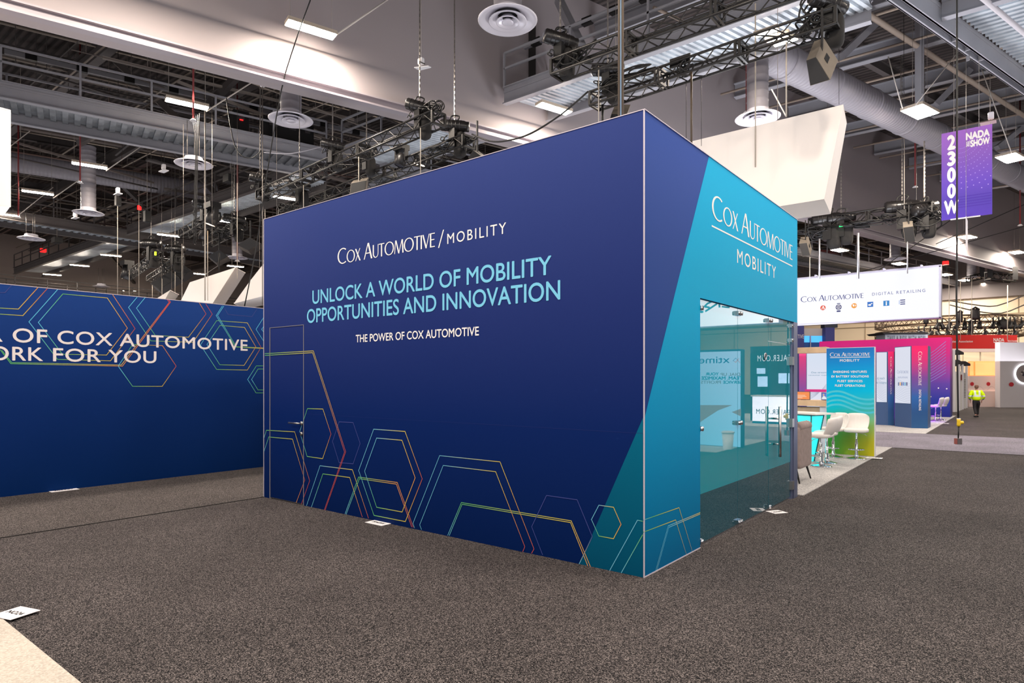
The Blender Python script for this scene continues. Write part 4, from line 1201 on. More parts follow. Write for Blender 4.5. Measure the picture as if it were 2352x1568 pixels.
# black plate and lamps on the trusses
p = at_y(1562, 140, TB0.y); tag(MB().box(p, (0.42, 0.03, 0.18)).build('black_plate', BLACK(), None, p), 'flat black plate fixed to the truss above the white hanging sign', 'plate')
def moving_light(label, px, py, y, s=1.0, lit=False):
    c = at_y(px, py, y); t = thing('moving_light', label, 'stage light', c, 'stage lights on the trusses')
    MB().bx(c + Vector((-.15, -.12, .14)) * s, c + Vector((.15, .12, .26)) * s).build('base', BLACK(), t)
    for x in (-.16, .16): MB().bx(c + Vector((x - .02, -.05, -.12)) * s, c + Vector((x + .02, .05, .15)) * s).build('yoke_arm', BLACK(), t)
    MB().lathe([(0.005, 0.12 * s), (0.1 * s, 0.12 * s), (0.13 * s, 0.02 * s), (0.12 * s, -0.16 * s), (0.105 * s, -0.16 * s)], 18, c - UP * 0.06 * s, (0.2, 0.25, 1)).build('head', mat('lamp_head', (34, 33, 34), 0.4), t)
    MB().lathe([(0.005, -0.15 * s), (0.1 * s, -0.15 * s)], 18, c - UP * 0.06 * s, (0.2, 0.25, 1)).build('lens', mat('warm_lens', (255, 220, 180), 0.2, emit=(255, 215, 170), es=18) if lit else mat('dark_lens', (60, 62, 70), 0.1), t)
moving_light('small stage light glowing on the truss skimming the booth, left lamp', 958, 366, yD + 0.2, 0.6, True)
moving_light('small stage light glowing on the truss skimming the booth, right lamp', 973, 370, yD + 0.2, 0.6, True)
moving_light('box-shaped stage light on the truss skimming the booth, left of the glowing lamps', 922, 360, yD, 1.2)
moving_light('stage light with a bright lens under the upper far left truss', 488, 494, at_z(481, 502, ZT).y, 1.7, True)
moving_light('stage light on the lower far left truss', 472, 530, at_z(481, 545, ZT).y, 1.8)
moving_light('stage light hanging on the left end of the last truss pair', 292, 622, at_z(292, 636, ZT).y, 2.2)

def speaker(label, d0, P, A, B, C, d=(0, 0, 0), face='b', AB=None):
    """box from a corner P and three neighbouring corners seen in the photograph"""
    p = at_d(*P, d0); a = at_d(*A, d0 + d[0]) - p; b = at_d(*B, d0 + d[1]) - p; c = at_d(*C, d0 + d[2]) - p
    ctr = p + (a + b + c) / 2
    t = thing('loudspeaker', label, 'loudspeaker', ctr, 'loudspeakers on the trusses')
    mb = MB()
    ab = a + b
    if AB:                                                                # cabinets may taper
        pn = a.cross(b); r_ = ray(*AB); ab = EYE + r_ * ((p - EYE).dot(pn) / r_.dot(pn)) - p
    vs = [p, p + a, p + b, p + ab, p + c, p + a + c, p + b + c, p + ab + c]
    fs = [(0, 2, 3, 1), (4, 5, 7, 6), (0, 1, 5, 4), (2, 6, 7, 3), (0, 4, 6, 2), (1, 3, 7, 5)]
    if a.cross(b).dot(c) < 0: fs = [f[::-1] for f in fs]
    mb.add(vs, fs); mb.build('cabinet', mat('speaker_paint', (112, 104, 94), 0.7, var=0.08, scale=8) if face == 'b' else mat('dark_speaker_paint', (62, 58, 56), 0.7, var=0.1, scale=8), t)
    n = a.cross(b).normalized()
    if n.dot(c) > 0: n = -n
    i = lambda u, v: p + a * u + b * v + (ab - a - b) * u * v + n * 0.003
    MB().slab([i(.03, .03), i(.97, .03), i(.97, .97), i(.03, .97)], n * 0.012).build('grille', mat('speaker_grille', (20, 20, 23), 0.6), t)
    m2 = a.cross(c).normalized()
    if m2.dot(b) > 0: m2 = -m2
    j = lambda u, v: p + a * u + c * v + m2 * 0.003
    MB().slab([j(.38, .35), j(.6, .35), j(.6, .65), j(.38, .65)], m2 * 0.006).build('handle_recess', BLACK(), t)
    top = ctr + UP * 0.2
    mb = MB(); mb.bar(ctr + UP * 0.1, ctr + UP * (0.75 + 0.01 * d0), 0.05, 0.03, Vector((1, 0, 0))); mb.build('yoke', BLACK(), t)
    return t
speaker('big tan-sided loudspeaker hanging at the right end of the truss over the white sign', 10.4, (1874, 130), (1907, 183), (1852, 138), (1892, 87), (-0.1, 0.12, 0.15), AB=(1861, 197))
speaker('loudspeaker left of the pair over the lit white sign', 24.0, (1853, 557), (1861, 587), (1835, 559), (1857, 543), (0, 0, 0.55))
speaker('loudspeaker right of the pair over the lit white sign', 23.0, (2097, 519), (2102, 555), (2074, 522), (2096, 507), (0, 0, 0.55))
speaker('dark loudspeaker hanging below the lower far left truss', 25.5, (504, 573), (524, 589), (477, 588), (510, 582), (0, 0.1, 0.7), 'd')
speaker('dark loudspeaker close to the left edge of the nearest booth', 24, (573, 545), (599, 559), (545, 562), (580, 556), (0, 0.1, 0.7), 'd')
speaker('dark loudspeaker beneath the last truss pair, upper right one', 34, (420, 607), (440, 621), (395, 624), (428, 618), (0, 0.1, 0.9), 'd')
speaker('dark loudspeaker beneath the last truss pair, lower left one', 34, (392, 622), (412, 637), (345, 650), (400, 634), (0, 0.1, 0.9), 'd')
speaker('tan loudspeaker peeping over the booth top at the right end of the left truss', 15.8, (1087, 345), (1105, 358), (1076, 362), (1098, 346), (0, 0, 0.4))
speaker('wide tan loudspeaker standing out above the booth top at left', 17, (806, 421), (803, 446), (842, 414), (812, 414), (0, 0, 0.5))
speaker('tan loudspeaker half hidden behind the pole bundle on the booth top', 14.2, (1404, 262), (1398, 284), (1440, 262), (1413, 240), (0, 0, 0.3))
p = at_y(1932, 518, YF); tag(MB().box(p, (0.14, 0.05, 0.08)).build('signal_lamp', mat('green_lamp', (60, 255, 130), 0.4, emit=(40, 255, 110), es=2.5), None, p), 'small glowing green lamp on the truss above the lit sign', 'lamp')
p = at_d(357, 582, 28.5); tag(MB().box(p, (0.06, 0.06, 0.16)).build('signal_lamp', mat('yellow_lamp', (220, 255, 40), 0.4, emit=(220, 255, 30), es=2), None, p), 'small glowing yellow lamp beside the last truss pair', 'lamp')

# ---- single cables and pipes
def cable(label, pts, r=0.006, m=None, name='hanging_cable', cat='cable', group='thin hanging cables', sub=0):
    pts = [Vector(p) for p in pts]
    if sub: pts = smooth_path(pts, sub)
    o = MB().tube(pts, r, 6).build(name, m or WIRE(), None, pts[0]); return tag(o, label, cat, group)
def vline(label, px, y0, y1, d, r=0.006, m=None, **k):
    a, b = at_d(px, y0, d), at_d(px, y1, d); return cable(label, [(b.x, b.y, a.z), b], r, m, **k)
MV = mat('pale_cord', (196, 186, 172), 0.6)
BR = mat('brown_cable', (84, 70, 56), 0.5)
BLUEC = mat('pale_blue_cable', (140, 170, 196), 0.5)
# the bundle dropping into the booth
for k, (dx, m_, w_) in enumerate(((-0.028, BR, 'left brown'), (0.0, BLUEC, 'pale blue'), (0.028, BR, 'right brown'))):
    a = at_d(1426, -60, 8.6) + Vector((dx, 0.0, 0)); vline
    cable(w_ + ' cable of the thick bundle dropping onto the booth top', [(a.x, a.y, 11), (a.x, a.y, BH + 0.02)], 0.016 if k != 1 else 0.009, m_, group='cable bundle over the booth')
vline('pale cord from the topmost truss to the front of the white hanging sign', 1735, 8, 383, at_y(1735, 383, 12.39).dot(FW), 0.012, MV)
vline('pale cord holding the top edge of the white hanging sign', 1806, 96, 268, 10.9, 0.012, MV)
vline('thick brown cable from the truss to the white hanging sign', 1588, 165, 335, 12.0, 0.02, BR)
vline('thin wire with a hook left of the thick brown cable', 1576, 190, 335, 12.4, 0.005, BLACK())
vline('thin wire with a hook right of the thick brown cable', 1611, 175, 335, 12.4, 0.005, BLACK())
vline('pale cord from the longer left truss down past the booth top', 966, 292, 420, 14.9, 0.01, MV)
vline('pale cord dropping behind the booth at the wide loudspeaker', 824, 360, 445, 17, 0.012, MV)
vline('pale cord dropping behind the booth near the strip light', 697, 425, 480, 19, 0.012, MV)
vline('pale cord hanging just left of the nearest booth', 609, 480, 640, 21, 0.012, MV)
vline('pale cord from the truss end down to the booth corner', 1375, 152, 300, 12.8, 0.011, MV)
vline('black strap hanging from the truss onto the booth corner', 1384, 240, 300, 13.6, 0.025, BLACK())
for k, (px, y0, y1, d, r, m_, lb_) in enumerate((
    (471, 255, 690, 19.2, 0.02, MV, 'pale conduit dropping from the end of the second strip light'),
    (487, 225, 560, 21, 0.008, WIRE(), 'thin wire right of the pale conduit at left'),
    (421, 285, 640, 21, 0.006, WIRE(), 'thin wire left of the round diffuser at left'),
    (603, 195, 700, 17.5, 0.014, WIRE(), 'steel pipe with a small white sensor on top'),
    (545, 240, 420, 22, 0.006, WIRE(), 'thin wire over the pale catwalk left of the booth'),
    (688, 190, 330, 18, 0.007, WIRE(), 'chain crossing the round diffuser under the bulkhead'),
    (270, 470, 700, 28, 0.012, MV, 'pale wire over the middle of the low navy wall'),
    (319, 430, 680, 30, 0.012, MV, 'pale wire right of the middle of the low navy wall'),
    (297, 620, 690, 34, 0.012, MV, 'short pale wire meeting the top of the low navy wall'),
    (418, 560, 690, 26, 0.012, MV, 'pale wire right by the tip of the hanging sign at left'),
    (402, 600, 690, 33, 0.016, MV, 'pale wire under the last truss pair'),
    (350, 655, 690, 33, 0.016, MV, 'short pale wire under the last truss pair, left'),
    (372, 640, 690, 33, 0.016, MV, 'short pale wire under the last truss pair, middle'),
    (477, 530, 690, 23.5, 0.012, MV, 'pale wire hanging in front of the white sign at left'),
    (545, 420, 640, 23, 0.012, MV, 'pale wire above the peak of the white sign at left'),
    (503, 580, 640, 25, 0.03, BLACK(), 'dark pole below the lower far left truss'),
    (1971, 535, 640, 22.9, 0.045, mat('bright_pole', (190, 190, 196), 0.3, 0.8), 'bright pole from the far truss to the middle of the lit sign'),
    (1882, 548, 640, 23.8, 0.035, mat('bright_pole'), 'bright pole from the far truss to the left part of the lit sign'),
    (2084, 555, 628, 23.0, 0.025, mat('bright_pole'), 'bright pole from the far truss to the right part of the lit sign'),
    (1860, 590, 640, 24, 0.015, MV, 'pale cord below the left loudspeaker over the lit sign'),
    (2077, 290, 480, 24.0, 0.014, MV, 'chain left of the small black box in the right roof bay'),
    (2122, 270, 480, 23.8, 0.014, MV, 'chain right of the small black box in the right roof bay'),
    (2105, 480, 300, 26, 0.012, WIRE(), 'wire between the two chains in the right roof bay'),
    (1927, 60, 240, 11.5, 0.004, BLACK(), 'thin wire passing right of the big loudspeaker'),
    (2076, 0, 250, 20, 0.008, BLACK(), 'black wire before the dark right roof, left one'),
    (2118, 0, 215, 20, 0.008, BLACK(), 'black wire before the dark right roof, right one'),
    (2274, 170, 290, 17.5, 0.01, WIRE(), 'thin wire to the white access point above the purple banner'),
    (2314, 655, 780, 44, 0.03, MV, 'pale wire under the far bracket truss'),
    (2206, 640, 780, 46, 0.02, MV, 'pale wire right of the long black hanging cable'),
    (2180, 633, 760, 44, 0.02, MV, 'pale wire right of the lit sign corner'),
    (2232, 640, 770, 44, 0.02, MV, 'pale wire below the far small diffuser'))):
    vline(lb_, px, min(y0, y1), max(y0, y1), d, r, m_)
# black ropes and slack leads
cable('black rope slanting from the top of the frame down to the nearest booth', [at_d(713, 0, 15), at_d(680, 92, 15.6), at_d(646, 208, 16.3), at_d(610, 420, 17), at_d(590, 560, 17.5), at_d(561, 706, 17.6)], 0.016, CABLE_BLACK(), sub=3, group='black slack cables')
cable('black cable sagging between the two truss pairs above the booth top', [TD1 + Vector((0.3, 0, 0.2)), at_d(1125, 324, 15.3), at_d(1165, 323, 15), at_d(1220, 306, 14.6), at_d(1290, 262, 14.2), at_d(1351, 210, 13.8)], 0.02, CABLE_BLACK(), sub=4, group='black slack cables')
cable('black lead looping from the bunch of black cables to the pipe at left', [at_d(520, 225, 19), at_d(526, 270, 19), at_d(538, 330, 18.6), at_d(556, 358, 18.2), at_d(580, 362, 18), at_d(600, 346, 17.6)], 0.014, CABLE_BLACK(), sub=4, group='black slack cables')
cable('white lead hanging slack across the pale catwalk left of the trusses', [at_d(606, 350, 17.6), at_d(650, 353, 18), at_d(690, 349, 18.2), at_d(745, 335, 18.6)], 0.012, mat('white_lead', (190, 188, 196), 0.5), sub=4, group='black slack cables')
for k in range(5):
    x = 442 + k * 4
    cable(('first', 'second', 'third', 'fourth', 'fifth')[k] + ' from the left of the black drop cables before the left diffuser', [at_d(x, 272 - 3 * k, 20.5), at_d(449 + k * 1.5, 330, 20.5), at_d(447 + k, 420 + 30 * k, 20.5), at_d(444 + 3 * (k % 3), 560, 20.7)], 0.008, CABLE_BLACK(), sub=3, group='black drop cables at left')
for k, (a, b, d) in enumerate((((2184, 505), (1990, 640), 30), ((2352, 470), (2150, 560), 30), ((2352, 520), (1920, 640), 34))):
    cable(('upper', 'middle', 'lower')[k] + ' dark stay wire slanting behind the purple banner', [at_d(*a, d), at_d(*b, d)], 0.02, BLACK(), group='stay wires')
for k, (a, b, c, lb_) in enumerate((((2150, 560), (2290, 702), (2352, 678), 'upper'), ((2165, 560), (2300, 719), (2352, 700), 'lower'))):
    cable(lb_ + ' sagging cable before the cream far wall', [at_d(2182, 690 + 10 * k, 50), at_d(2240, 700 + 14 * k, 50), at_d(*b, 50), at_d(*c, 50)], 0.05, mat('grey_cable', (110, 104, 100), 0.5), sub=3, group='stay wires')
# pale slanting cords of the left lamp row and others
for k, (a, b, z0, z1, lb_) in enumerate((((766, 84), (892, -2), 10.4, 11.2, 'first'), ((473, 256), (640, 150), 10.4, 12, 'second'), ((243, 392), (340, 325), 10.4, 12, 'third'), ((122, 455), (240, 372), 10.4, 12, 'fourth'), ((36, 499), (122, 430), 10.4, 12, 'fifth'))):
    pa, pb_ = at_z(*a, z0), at_d(*b, depth(at_z(*a, z0)) + 0.6)
    cable('white slanting cord tied to the ' + lb_ + ' strip light of the left row', [pa, pb_], 0.022, mat('white_cord', (214, 206, 196), 0.6), group='slanting light cords')
for a, b, d, lb_ in (((1772, 205), (1806, 268), 17, 'white cord slanting down to the top edge of the white hanging sign'), ((2100, 245), (2200, 120), 19.7, 'white cord slanting up right from the square hall light'),
                     ((2073, 250), (2040, 130), 19.6, 'white cord slanting up left from the square hall light'), ((2323, 350), (2255, 160), 23.7, 'white cord rising from the hall light right of the purple banner'),
                     ((1927, 570), (1914, 545), 40, 'short white cord of the hall light under the far truss'), ((280, 640), (330, 610), 45, 'cord of the lamp above the low navy wall'),
                     ((474, 628), (560, 570), 45, 'cord rising from the lamp left of the white sign tip')):
    cable(lb_, [at_d(*a, d), at_d(*b, d)], 0.016, mat('white_cord'), group='slanting light cords')
# red sprinkler drops
RED = mat('red_pipe', (124, 36, 38), 0.45)
for px, y0, y1, d, lb_ in ((1715, 145, 260, 18.6, 'red sprinkler pipe beside the duct of the diffuser above the white sign'), (2102, 300, 430, 27, 'red sprinkler pipe between the chains in the right bay'), (2343, 440, 518, 30, 'red sprinkler pipe at the right edge'),
                           (444, 150, 278, 20, 'red sprinkler pipe above the second strip light'), (184, 320, 420, 25, 'red sprinkler pipe at the third strip light'), (42, 420, 500, 29, 'red sprinkler pipe at the far left edge'), (545, 555, 600, 26, 'red sprinkler pipe close to the nearest booth')):
    a, b = at_d(px, y0, d), at_d(px, y1, d)
    t = thing('sprinkler_drop', lb_, 'sprinkler', b, 'red sprinkler drops')
    MB().tube([(b.x, b.y, 14.9), b + UP * 0.05], 0.03, 8).build('pipe', RED, t)
    MB().lathe([(0.005, 0.07), (0.05, 0.06), (0.11, 0.0), (0.005, 0.0)], 16, b).build('sprinkler_head', WHITE(), t)
# small devices
def device(name, label, cat, px, py, d, size, m, parts=None):
    c = at_d(px, py, d); t = thing(name, label, cat, c)
    MB().ellipsoid(c, size, 0.35, 16, 10).build('case', m, t)
    return t, c
t, c = device('access_point', 'white wireless access point on a bracket before the bulkhead wall', 'access point', 967, 141, 15.5, (0.16, 0.1, 0.16), WHITE())
mb = MB(); mb.slab([c + Vector((-.16, -.08, -.14)), c + Vector((.2, .05, -.16)), c + Vector((.2, .15, -.16)), c + Vector((-.16, .1, -.14))], UP * 0.02); mb.build('shelf_plate', WHITE(), t)
mb = MB(); mb.tube(smooth_path([c + Vector((0, -.06, .03)), c + Vector((.06, -.08, -.06)), c + Vector((.16, -.02, -.12))], 4), 0.012, 6); mb.build('lead', CABLE_BLACK(), t)
MB().tube([c + UP * 0.08, (c.x, c.y, 14.9)], 0.006, 5).build('hanger_wire', WIRE(), t)
t, c = device('access_point', 'white wireless access point hanging over the purple banner', 'access point', 2276, 266, 17.5, (0.14, 0.12, 0.2), WHITE())
MB().box(c + Vector((-0.06, 0, -0.18)), (0.36, 0.26, 0.015)).build('shelf_plate', mat('pink_grey_plate', (176, 150, 150), 0.5), t)
t, c = device('access_point', 'small white device on a hanging plate in the left bay, above the round diffuser', 'access point', 376, 383, 24, (0.16, 0.12, 0.2), WHITE())
MB().box(c - UP * 0.16, (0.42, 0.2, 0.03)).build('shelf_plate', WHITE(), t)
t, c = device('access_point', 'small white device with a black box under it in the left bay', 'access point', 271, 437, 27, (0.18, 0.14, 0.22), WHITE())
MB().box(c - UP * 0.16, (0.45, 0.2, 0.03)).build('shelf_plate', WHITE(), t); MB().box(c - UP * 0.45, (0.2, 0.2, 0.4)).build('hanging_box', BLACK(), t)
t, c = device('access_point', 'white device with a plate next to the left short duct', 'access point', 173, 492, 31, (0.2, 0.16, 0.24), WHITE()); MB().box(c - UP * 0.18, (0.5, 0.2, 0.03)).build('shelf_plate', WHITE(), t)
t, c = device('pipe_sensor', 'round white sensor on top of the steel pipe left of the bulkhead edge', 'sensor', 603, 197, 17.5, (0.12, 0.12, 0.05), WHITE())
# small black boxes in the roof bays
def dark_box(label, px, py, d, size, m=None, emitc=None):
    c = at_d(px, py, d); t = thing('hanging_speaker_box', label, 'loudspeaker', c, 'small black hall boxes')
    MB().box(c, size).build('cabinet', m or BLACK(), t)
    MB().box(c - UP * (size[2] / 2 + 0.01), (size[0] * 0.8, size[1] * 0.8, 0.02)).build('grille', mat('speaker_grille'), t)
    MB().tube([c + UP * size[2] / 2, (c.x, c.y, 14.9)], 0.012, 6).build('hanger', WIRE(), t)
dark_box('small black speaker box hanging left of the square hall light in the right bay', 2069, 295, 24, (0.4, 0.4, 0.3))
dark_box('small black box hanging between catwalk and truss in the left bay', 529, 411, 26, (0.45, 0.4, 0.28))
dark_box('small black box under the far left catwalk', 131, 552, 36, (0.6, 0.4, 0.3))
dark_box('black box hanging by the red glowing sign in the left bay', 338, 497, 30, (0.26, 0.26, 0.5))
# glowing exit signs
for px, py, d, lb_ in ((98, 575, 50, 'small red glowing exit sign at the far left'), (2172, 604, 50, 'small red glowing exit sign right of the lit sign corner'), (1917, 545, 50, 'small red glowing exit sign under the far truss'), (326, 477, 40, 'small red glowing exit sign on the receding catwalk')):
    c = at_d(px, py, d); t = thing('exit_sign', lb_, 'exit sign', c, 'red exit signs')
    MB().box(c, (0.4, 0.4, 0.26)).build('case', mat('exit_red', (255, 40, 40), 0.4, emit=(255, 40, 40), es=1.6), t)
    MB().tube([c + UP * 0.13, (c.x, c.y, 14.9)], 0.02, 6).build('stem', BLACK(), t)
# dimmer racks behind the railing
for k, (x0, x1) in enumerate(((537, 563), (606, 642), (652, 682), (690, 712))):
    a = at_z((x0 + x1) / 2, 290 + 0.2 * (x0 - 540), 11.15); w = (x1 - x0) / FPX * depth(a) * 1.3; bax = (BD, Vector((-BD.y, BD.x, 0)), UP)
    t = thing('equipment_rack', ('first', 'second', 'third', 'fourth')[k] + ' black equipment rack from the left behind the catwalk railing', 'equipment rack', a, 'black racks on the catwalk')
    MB().box(a, (w, 0.6, 0.95), bax).build('cabinet', mat('rack_black', (16, 15, 16), 0.5), t)
    mb = MB(); mb.box(a - bax[1] * 0.31 + UP * 0.2, (w * 0.4, 0.02, 0.12), bax); mb.build('control_panel', mat('rack_panel', (60, 56, 58), 0.4), t)
    if k == 0: MB().box(a - bax[1] * 0.33 + UP * 0.12, (0.12, 0.02, 0.04), bax).build('indicator', mat('exit_red'), t)
# ================================================================== EXHIBITS DOWN THE RIGHT AISLE
def gradient(mb, face, u0, u1, v0, v1, fn, nu=10, nv=24, off=0.0):
    vs, cs, fs = [], [], []
    for j in range(nv + 1):
        for i in range(nu + 1):
            a, b = i / nu, j / nv
            vs.append(face.p(u0 + (u1 - u0) * a, v0 + (v1 - v0) * b, off)); cs.append(fn(a, b))
    for j in range(nv):
        for i in range(nu):
            k = j * (nu + 1) + i; fs.append((k, k + 1, k + nu + 2, k + nu + 1))
    mb.add(vs, fs, cs)
def ramp(stops):
    def f(t):
        for (p0, c0), (p1, c1) in zip(stops, stops[1:]):
            if t <= p1:
                k = max(0, (t - p0) / (p1 - p0)); a, b = rgb(*c0), rgb(*c1)
                return tuple(x + (y - x) * k for x, y in zip(a, b))
        return rgb(*stops[-1][1])
    return f
def mixc(a, b, t): return tuple(x + (y - x) * t for x, y in zip(a, b))
def lum_text(mb, face, rows, conv, col, bold=0.012, sp=1.05):
    for s, l, r in rows:
        u0, u1, v0, v1 = box_uv(face, conv, l, r); letters(mb, face, s, u0, u1, v0, v1, col, bold, sp, 0.004)

# ---- blue to green banner panel
PY = 15.8
pf = Face((0, PY, 0), (1, 0, 0))
x0, x1 = pf.uv(1898, 900)[0], pf.uv(2009.5, 900)[0]
ztop = pf.uv(2009, 796)[1]
t = thing('banner_panel', 'blue to green banner panel listing four services, behind the two white stools', 'banner panel', ((x0 + x1) / 2, PY, 0.012))
MB().bx((x0, PY + 0.004, 0.012), (x1, PY + 0.10, ztop)).build('frame', mat('white_panel_frame', (236, 234, 240), 0.4), t)
mb = MB()
va = ramp([(0, (84, 170, 62)), (0.18, (70, 172, 80)), (0.34, (40, 180, 140)), (0.46, (0, 198, 232)), (0.68, (0, 178, 240)), (0.86, (24, 140, 216)), (1, (44, 114, 194))])
vb = ramp([(0, (206, 190, 30)), (0.14, (196, 192, 50)), (0.28, (150, 200, 110)), (0.42, (70, 190, 190)), (0.6, (0, 196, 240)), (0.86, (24, 150, 228)), (1, (44, 124, 208))])
gradient(mb, pf, x0 + 0.004, x1 - 0.012, 0.02, ztop - 0.01, lambda a, b: mixc(va(b), vb(b), max(0, a * 1.25 - 0.25)), 12, 30, 0.001)
def zp(x, y): return 1820 + x / 8.709, 780 + y / 8.709
WV = rgb(84, 206, 230)
for k in range(4):
    pts = [(690 - 6 * k, 1078), (780, 1042), (900, 1030), (1020, 1050), (1150, 1100), (1300, 1160), (1420, 1190), (1540, 1196), (1642, 1183)]
    P = [pf.uv(*zp(x, y + 88 * k)) for x, y in pts]
    P = [(max(x0 + 0.01, min(x1 - 0.016, u)), v) for u, v in P]
    P3 = smooth_path([Vector((u, 0, v)) for u, v in P], 5)
    strip(mb, pf, [(q.x, q.z, WV) for q in P3], 0.042, 0.002)
letters(mb, pf, 'COX', pf.uv(*zp(752, 330))[0], pf.uv(*zp(1552, 300))[0], pf.uv(*zp(1150, 332))[1], pf.uv(*zp(1150, 250))[1], CW)
uy = pf.uv(*zp(1150, 352))[1]; rect(mb, pf, pf.uv(*zp(755, 350))[0], pf.uv(*zp(1556, 350))[0], uy - 0.006, uy + 0.006, CW, 0.003)
for s, l, r in (('MOBILITY', (950, 388, 440), (1343, 384, 436)), ('EMERGING VENTURES', (818, 620, 664), (1490, 617, 662)), ('EV BATTERY SOLUTIONS', (783, 712, 756), (1528, 709, 753)), ('FLEET SERVICES', (903, 804, 849), (1403, 802, 847)), ('FLEET OPERATIONS', (853, 896, 941), (1455, 893, 939))):
    u0, u1, v0, v1 = box_uv(pf, zp, l, r); letters(mb, pf, s, u0, u1, v0, v1, CW, 0.02 if s != 'MOBILITY' else 0.008, 1.1)
mb.build('printed_face', INK, t)

# ---- bar stools
VIN = mat('white_vinyl', (232, 226, 222), 0.5, bump=0.05, scale=30)
def back_shell(mb, w, h, th, z0, y0, lean=0.10, ripple=0.006):
    NU, NV = 28, 10
    rows = []
    for sgn in (0, 1):
        for j in range(NV + 1):
            b = j / NV; z = z0 + h * b
            ww = w / 2 * (0.80 + 0.20 * math.sin(min(1, b * 1.7) * PI / 2))
            if b > 0.8: ww *= math.sqrt(max(0.0, 1 - ((b - 0.8) / 0.2) ** 2 * 0.35))
            for i in range(NU + 1):
                s = -1 + 2 * i / NU
                x = ww * s
                zz = z - (0.03 * (abs(s) ** 4) if b > 0.7 else 0)
                y = y0 - 0.07 * s * s + lean * b + (0.03 * math.sin(b * PI))
                edge = 1 - max(abs(s) ** 6, abs(2 * b - 1) ** 6) * 0.7
                y += (1 if sgn else -1) * (th / 2 * edge + (ripple * abs(math.sin(s * PI * 3.5)) if sgn == 0 else 0))
                rows.append(Vector((x, y, zz)))
    o = len(mb.v); n1 = NU + 1; tot = (NV + 1) * n1
    mb.v.extend(rows); mb.c.extend([None] * len(rows))
    F = []
    for j in range(NV):
        for i in range(NU):
            a = o + j * n1 + i; F.append((a, a + 1, a + n1 + 1, a + n1)); b_ = a + tot; F.append((b_, b_ + n1, b_ + n1 + 1, b_ + 1))
    for j in range(NV):
        for i in (0, NU):
            a = o + j * n1 + i; F.append((a, a + n1, a + n1 + tot, a + tot) if i == 0 else (a, a + tot, a + n1 + tot, a + n1))
    for i in range(NU):
        for j in (0, NV):
            a = o + j * n1 + i; F.append((a, a + tot, a + 1 + tot, a + 1) if j == 0 else (a, a + 1, a + 1 + tot, a + tot))
    mb.f.extend(F); mb.s.extend([True] * len(F))
def make_stool(label, group):
    t = thing('bar_stool', label, 'stool', (0, 0, 0), group)
    MB().lathe([(0.005, 0.05), (0.05, 0.045), (0.12, 0.025), (0.19, 0.012), (0.2, 0.0), (0.005, 0.0)], 32).build('base', CHROME(), t)
    MB().lathe([(0.045, 0.04), (0.04, 0.09), (0.03, 0.1), (0.03, 0.34), (0.021, 0.345), (0.021, 0.56)], 20).build('column', CHROME(), t)
    mb = MB(); pts = [(0.15 * math.cos(a), -0.02 + 0.17 * math.sin(a), 0.2) for a in [PI * (1.0 + k / 16) for k in range(17)]]
    mb.tube([(0.03, 0, 0.2)] + [(0.15, 0, 0.2)] + pts[::-1] + [(-0.03, 0, 0.2)], 0.012, 8); mb.build('footrest', CHROME(), t)
    MB().ellipsoid((0, -0.02, 0.605), (0.47, 0.43, 0.1), 0.5, 28, 12).build('seat', VIN, t)
    mb = MB(); back_shell(mb, 0.48, 0.36, 0.055, 0.60, 0.17); mb.build('backrest', VIN, t)
    mb = MB(); mb.tube([(0.05, -0.03, 0.55), (0.16, -0.08, 0.53), (0.2, -0.1, 0.5)], 0.006, 6); mb.build('height_lever', CHROME(), t)
    return t
s0 = make_stool('white bar stool before the right half of the blue and green banner panel', 'white bar stools at the blue and green panel')
def put_stool(p, face_deg, label, group=None):
    return dup(s0, p, math.radians(face_deg), label, group)
p = floor_at(1967, 1054); p.z = 0.012
s0.location = p; s0.rotation_euler = (0, 0, math.radians(8)); WLOC[s0.name] = p
p = floor_at(1914, 1050); p.z = 0.012; put_stool(p, -30, 'white bar stool before the left half of the blue and green banner panel')
p = floor_at(1886, 1072); p.z = 0.012; put_stool(p, -96, 'white bar stool nearest the aisle, seen from its side by the glowing table')
p = floor_at(1899, 1064); p.z = 0.012; put_stool(p, -85, 'white bar stool tucked behind the one nearest the aisle')
p = floor_at(2149, 967); p.z = 0.014; put_stool(p, -100, 'white bar stool lit purple beside the pink and blue tower', 'white bar stools in purple light')
p = floor_at(2161, 965); p.z = 0.014; put_stool(p, -100, 'white bar stool lit purple, farther from the pink and blue tower', 'white bar stools in purple light')
# ---- glowing table
p = floor_at(1860, 1060); p.z = 0.012
t = thing('lit_table', 'tall table on a tapered pedestal glowing turquoise, beside the grey armchair', 'table', p)
ux, uy_ = Vector((0.9, -0.43, 0)).normalized(), Vector((0.43, 0.9, 0)).normalized()
def tap(mb, w0, w1, d0, d1, z0, z1, c, col=None):
    q = []
    for z, w, d in ((z0, w0, d0), (z1, w1, d1)):
        q += [c + ux * (a * w / 2) + uy_ * (b * d / 2) + UP * z for a, b in ((-1, -1), (1, -1), (1, 1), (-1, 1))]
    mb.add(q, [(3, 2, 1, 0), (4, 5, 6, 7), (0, 1, 5, 4), (1, 2, 6, 5), (2, 3, 7, 6), (3, 0, 4, 7)], col)
mb = MB(); tap(mb, 0.10, 0.36, 0.10, 0.36, 0.0, 0.95, p); mb.build('pedestal', mat('turquoise_glow', (60, 235, 235), 0.4, emit=(40, 235, 235), es=1.3), t)
mb = MB()
for a, b in ((-1, -1), (1, -1), (1, 1), (-1, 1)):
    mb.bar(p + ux * (a * .055) + uy_ * (b * .055), p + ux * (a * .185) + uy_ * (b * .185) + UP * 0.955, 0.025, 0.025)
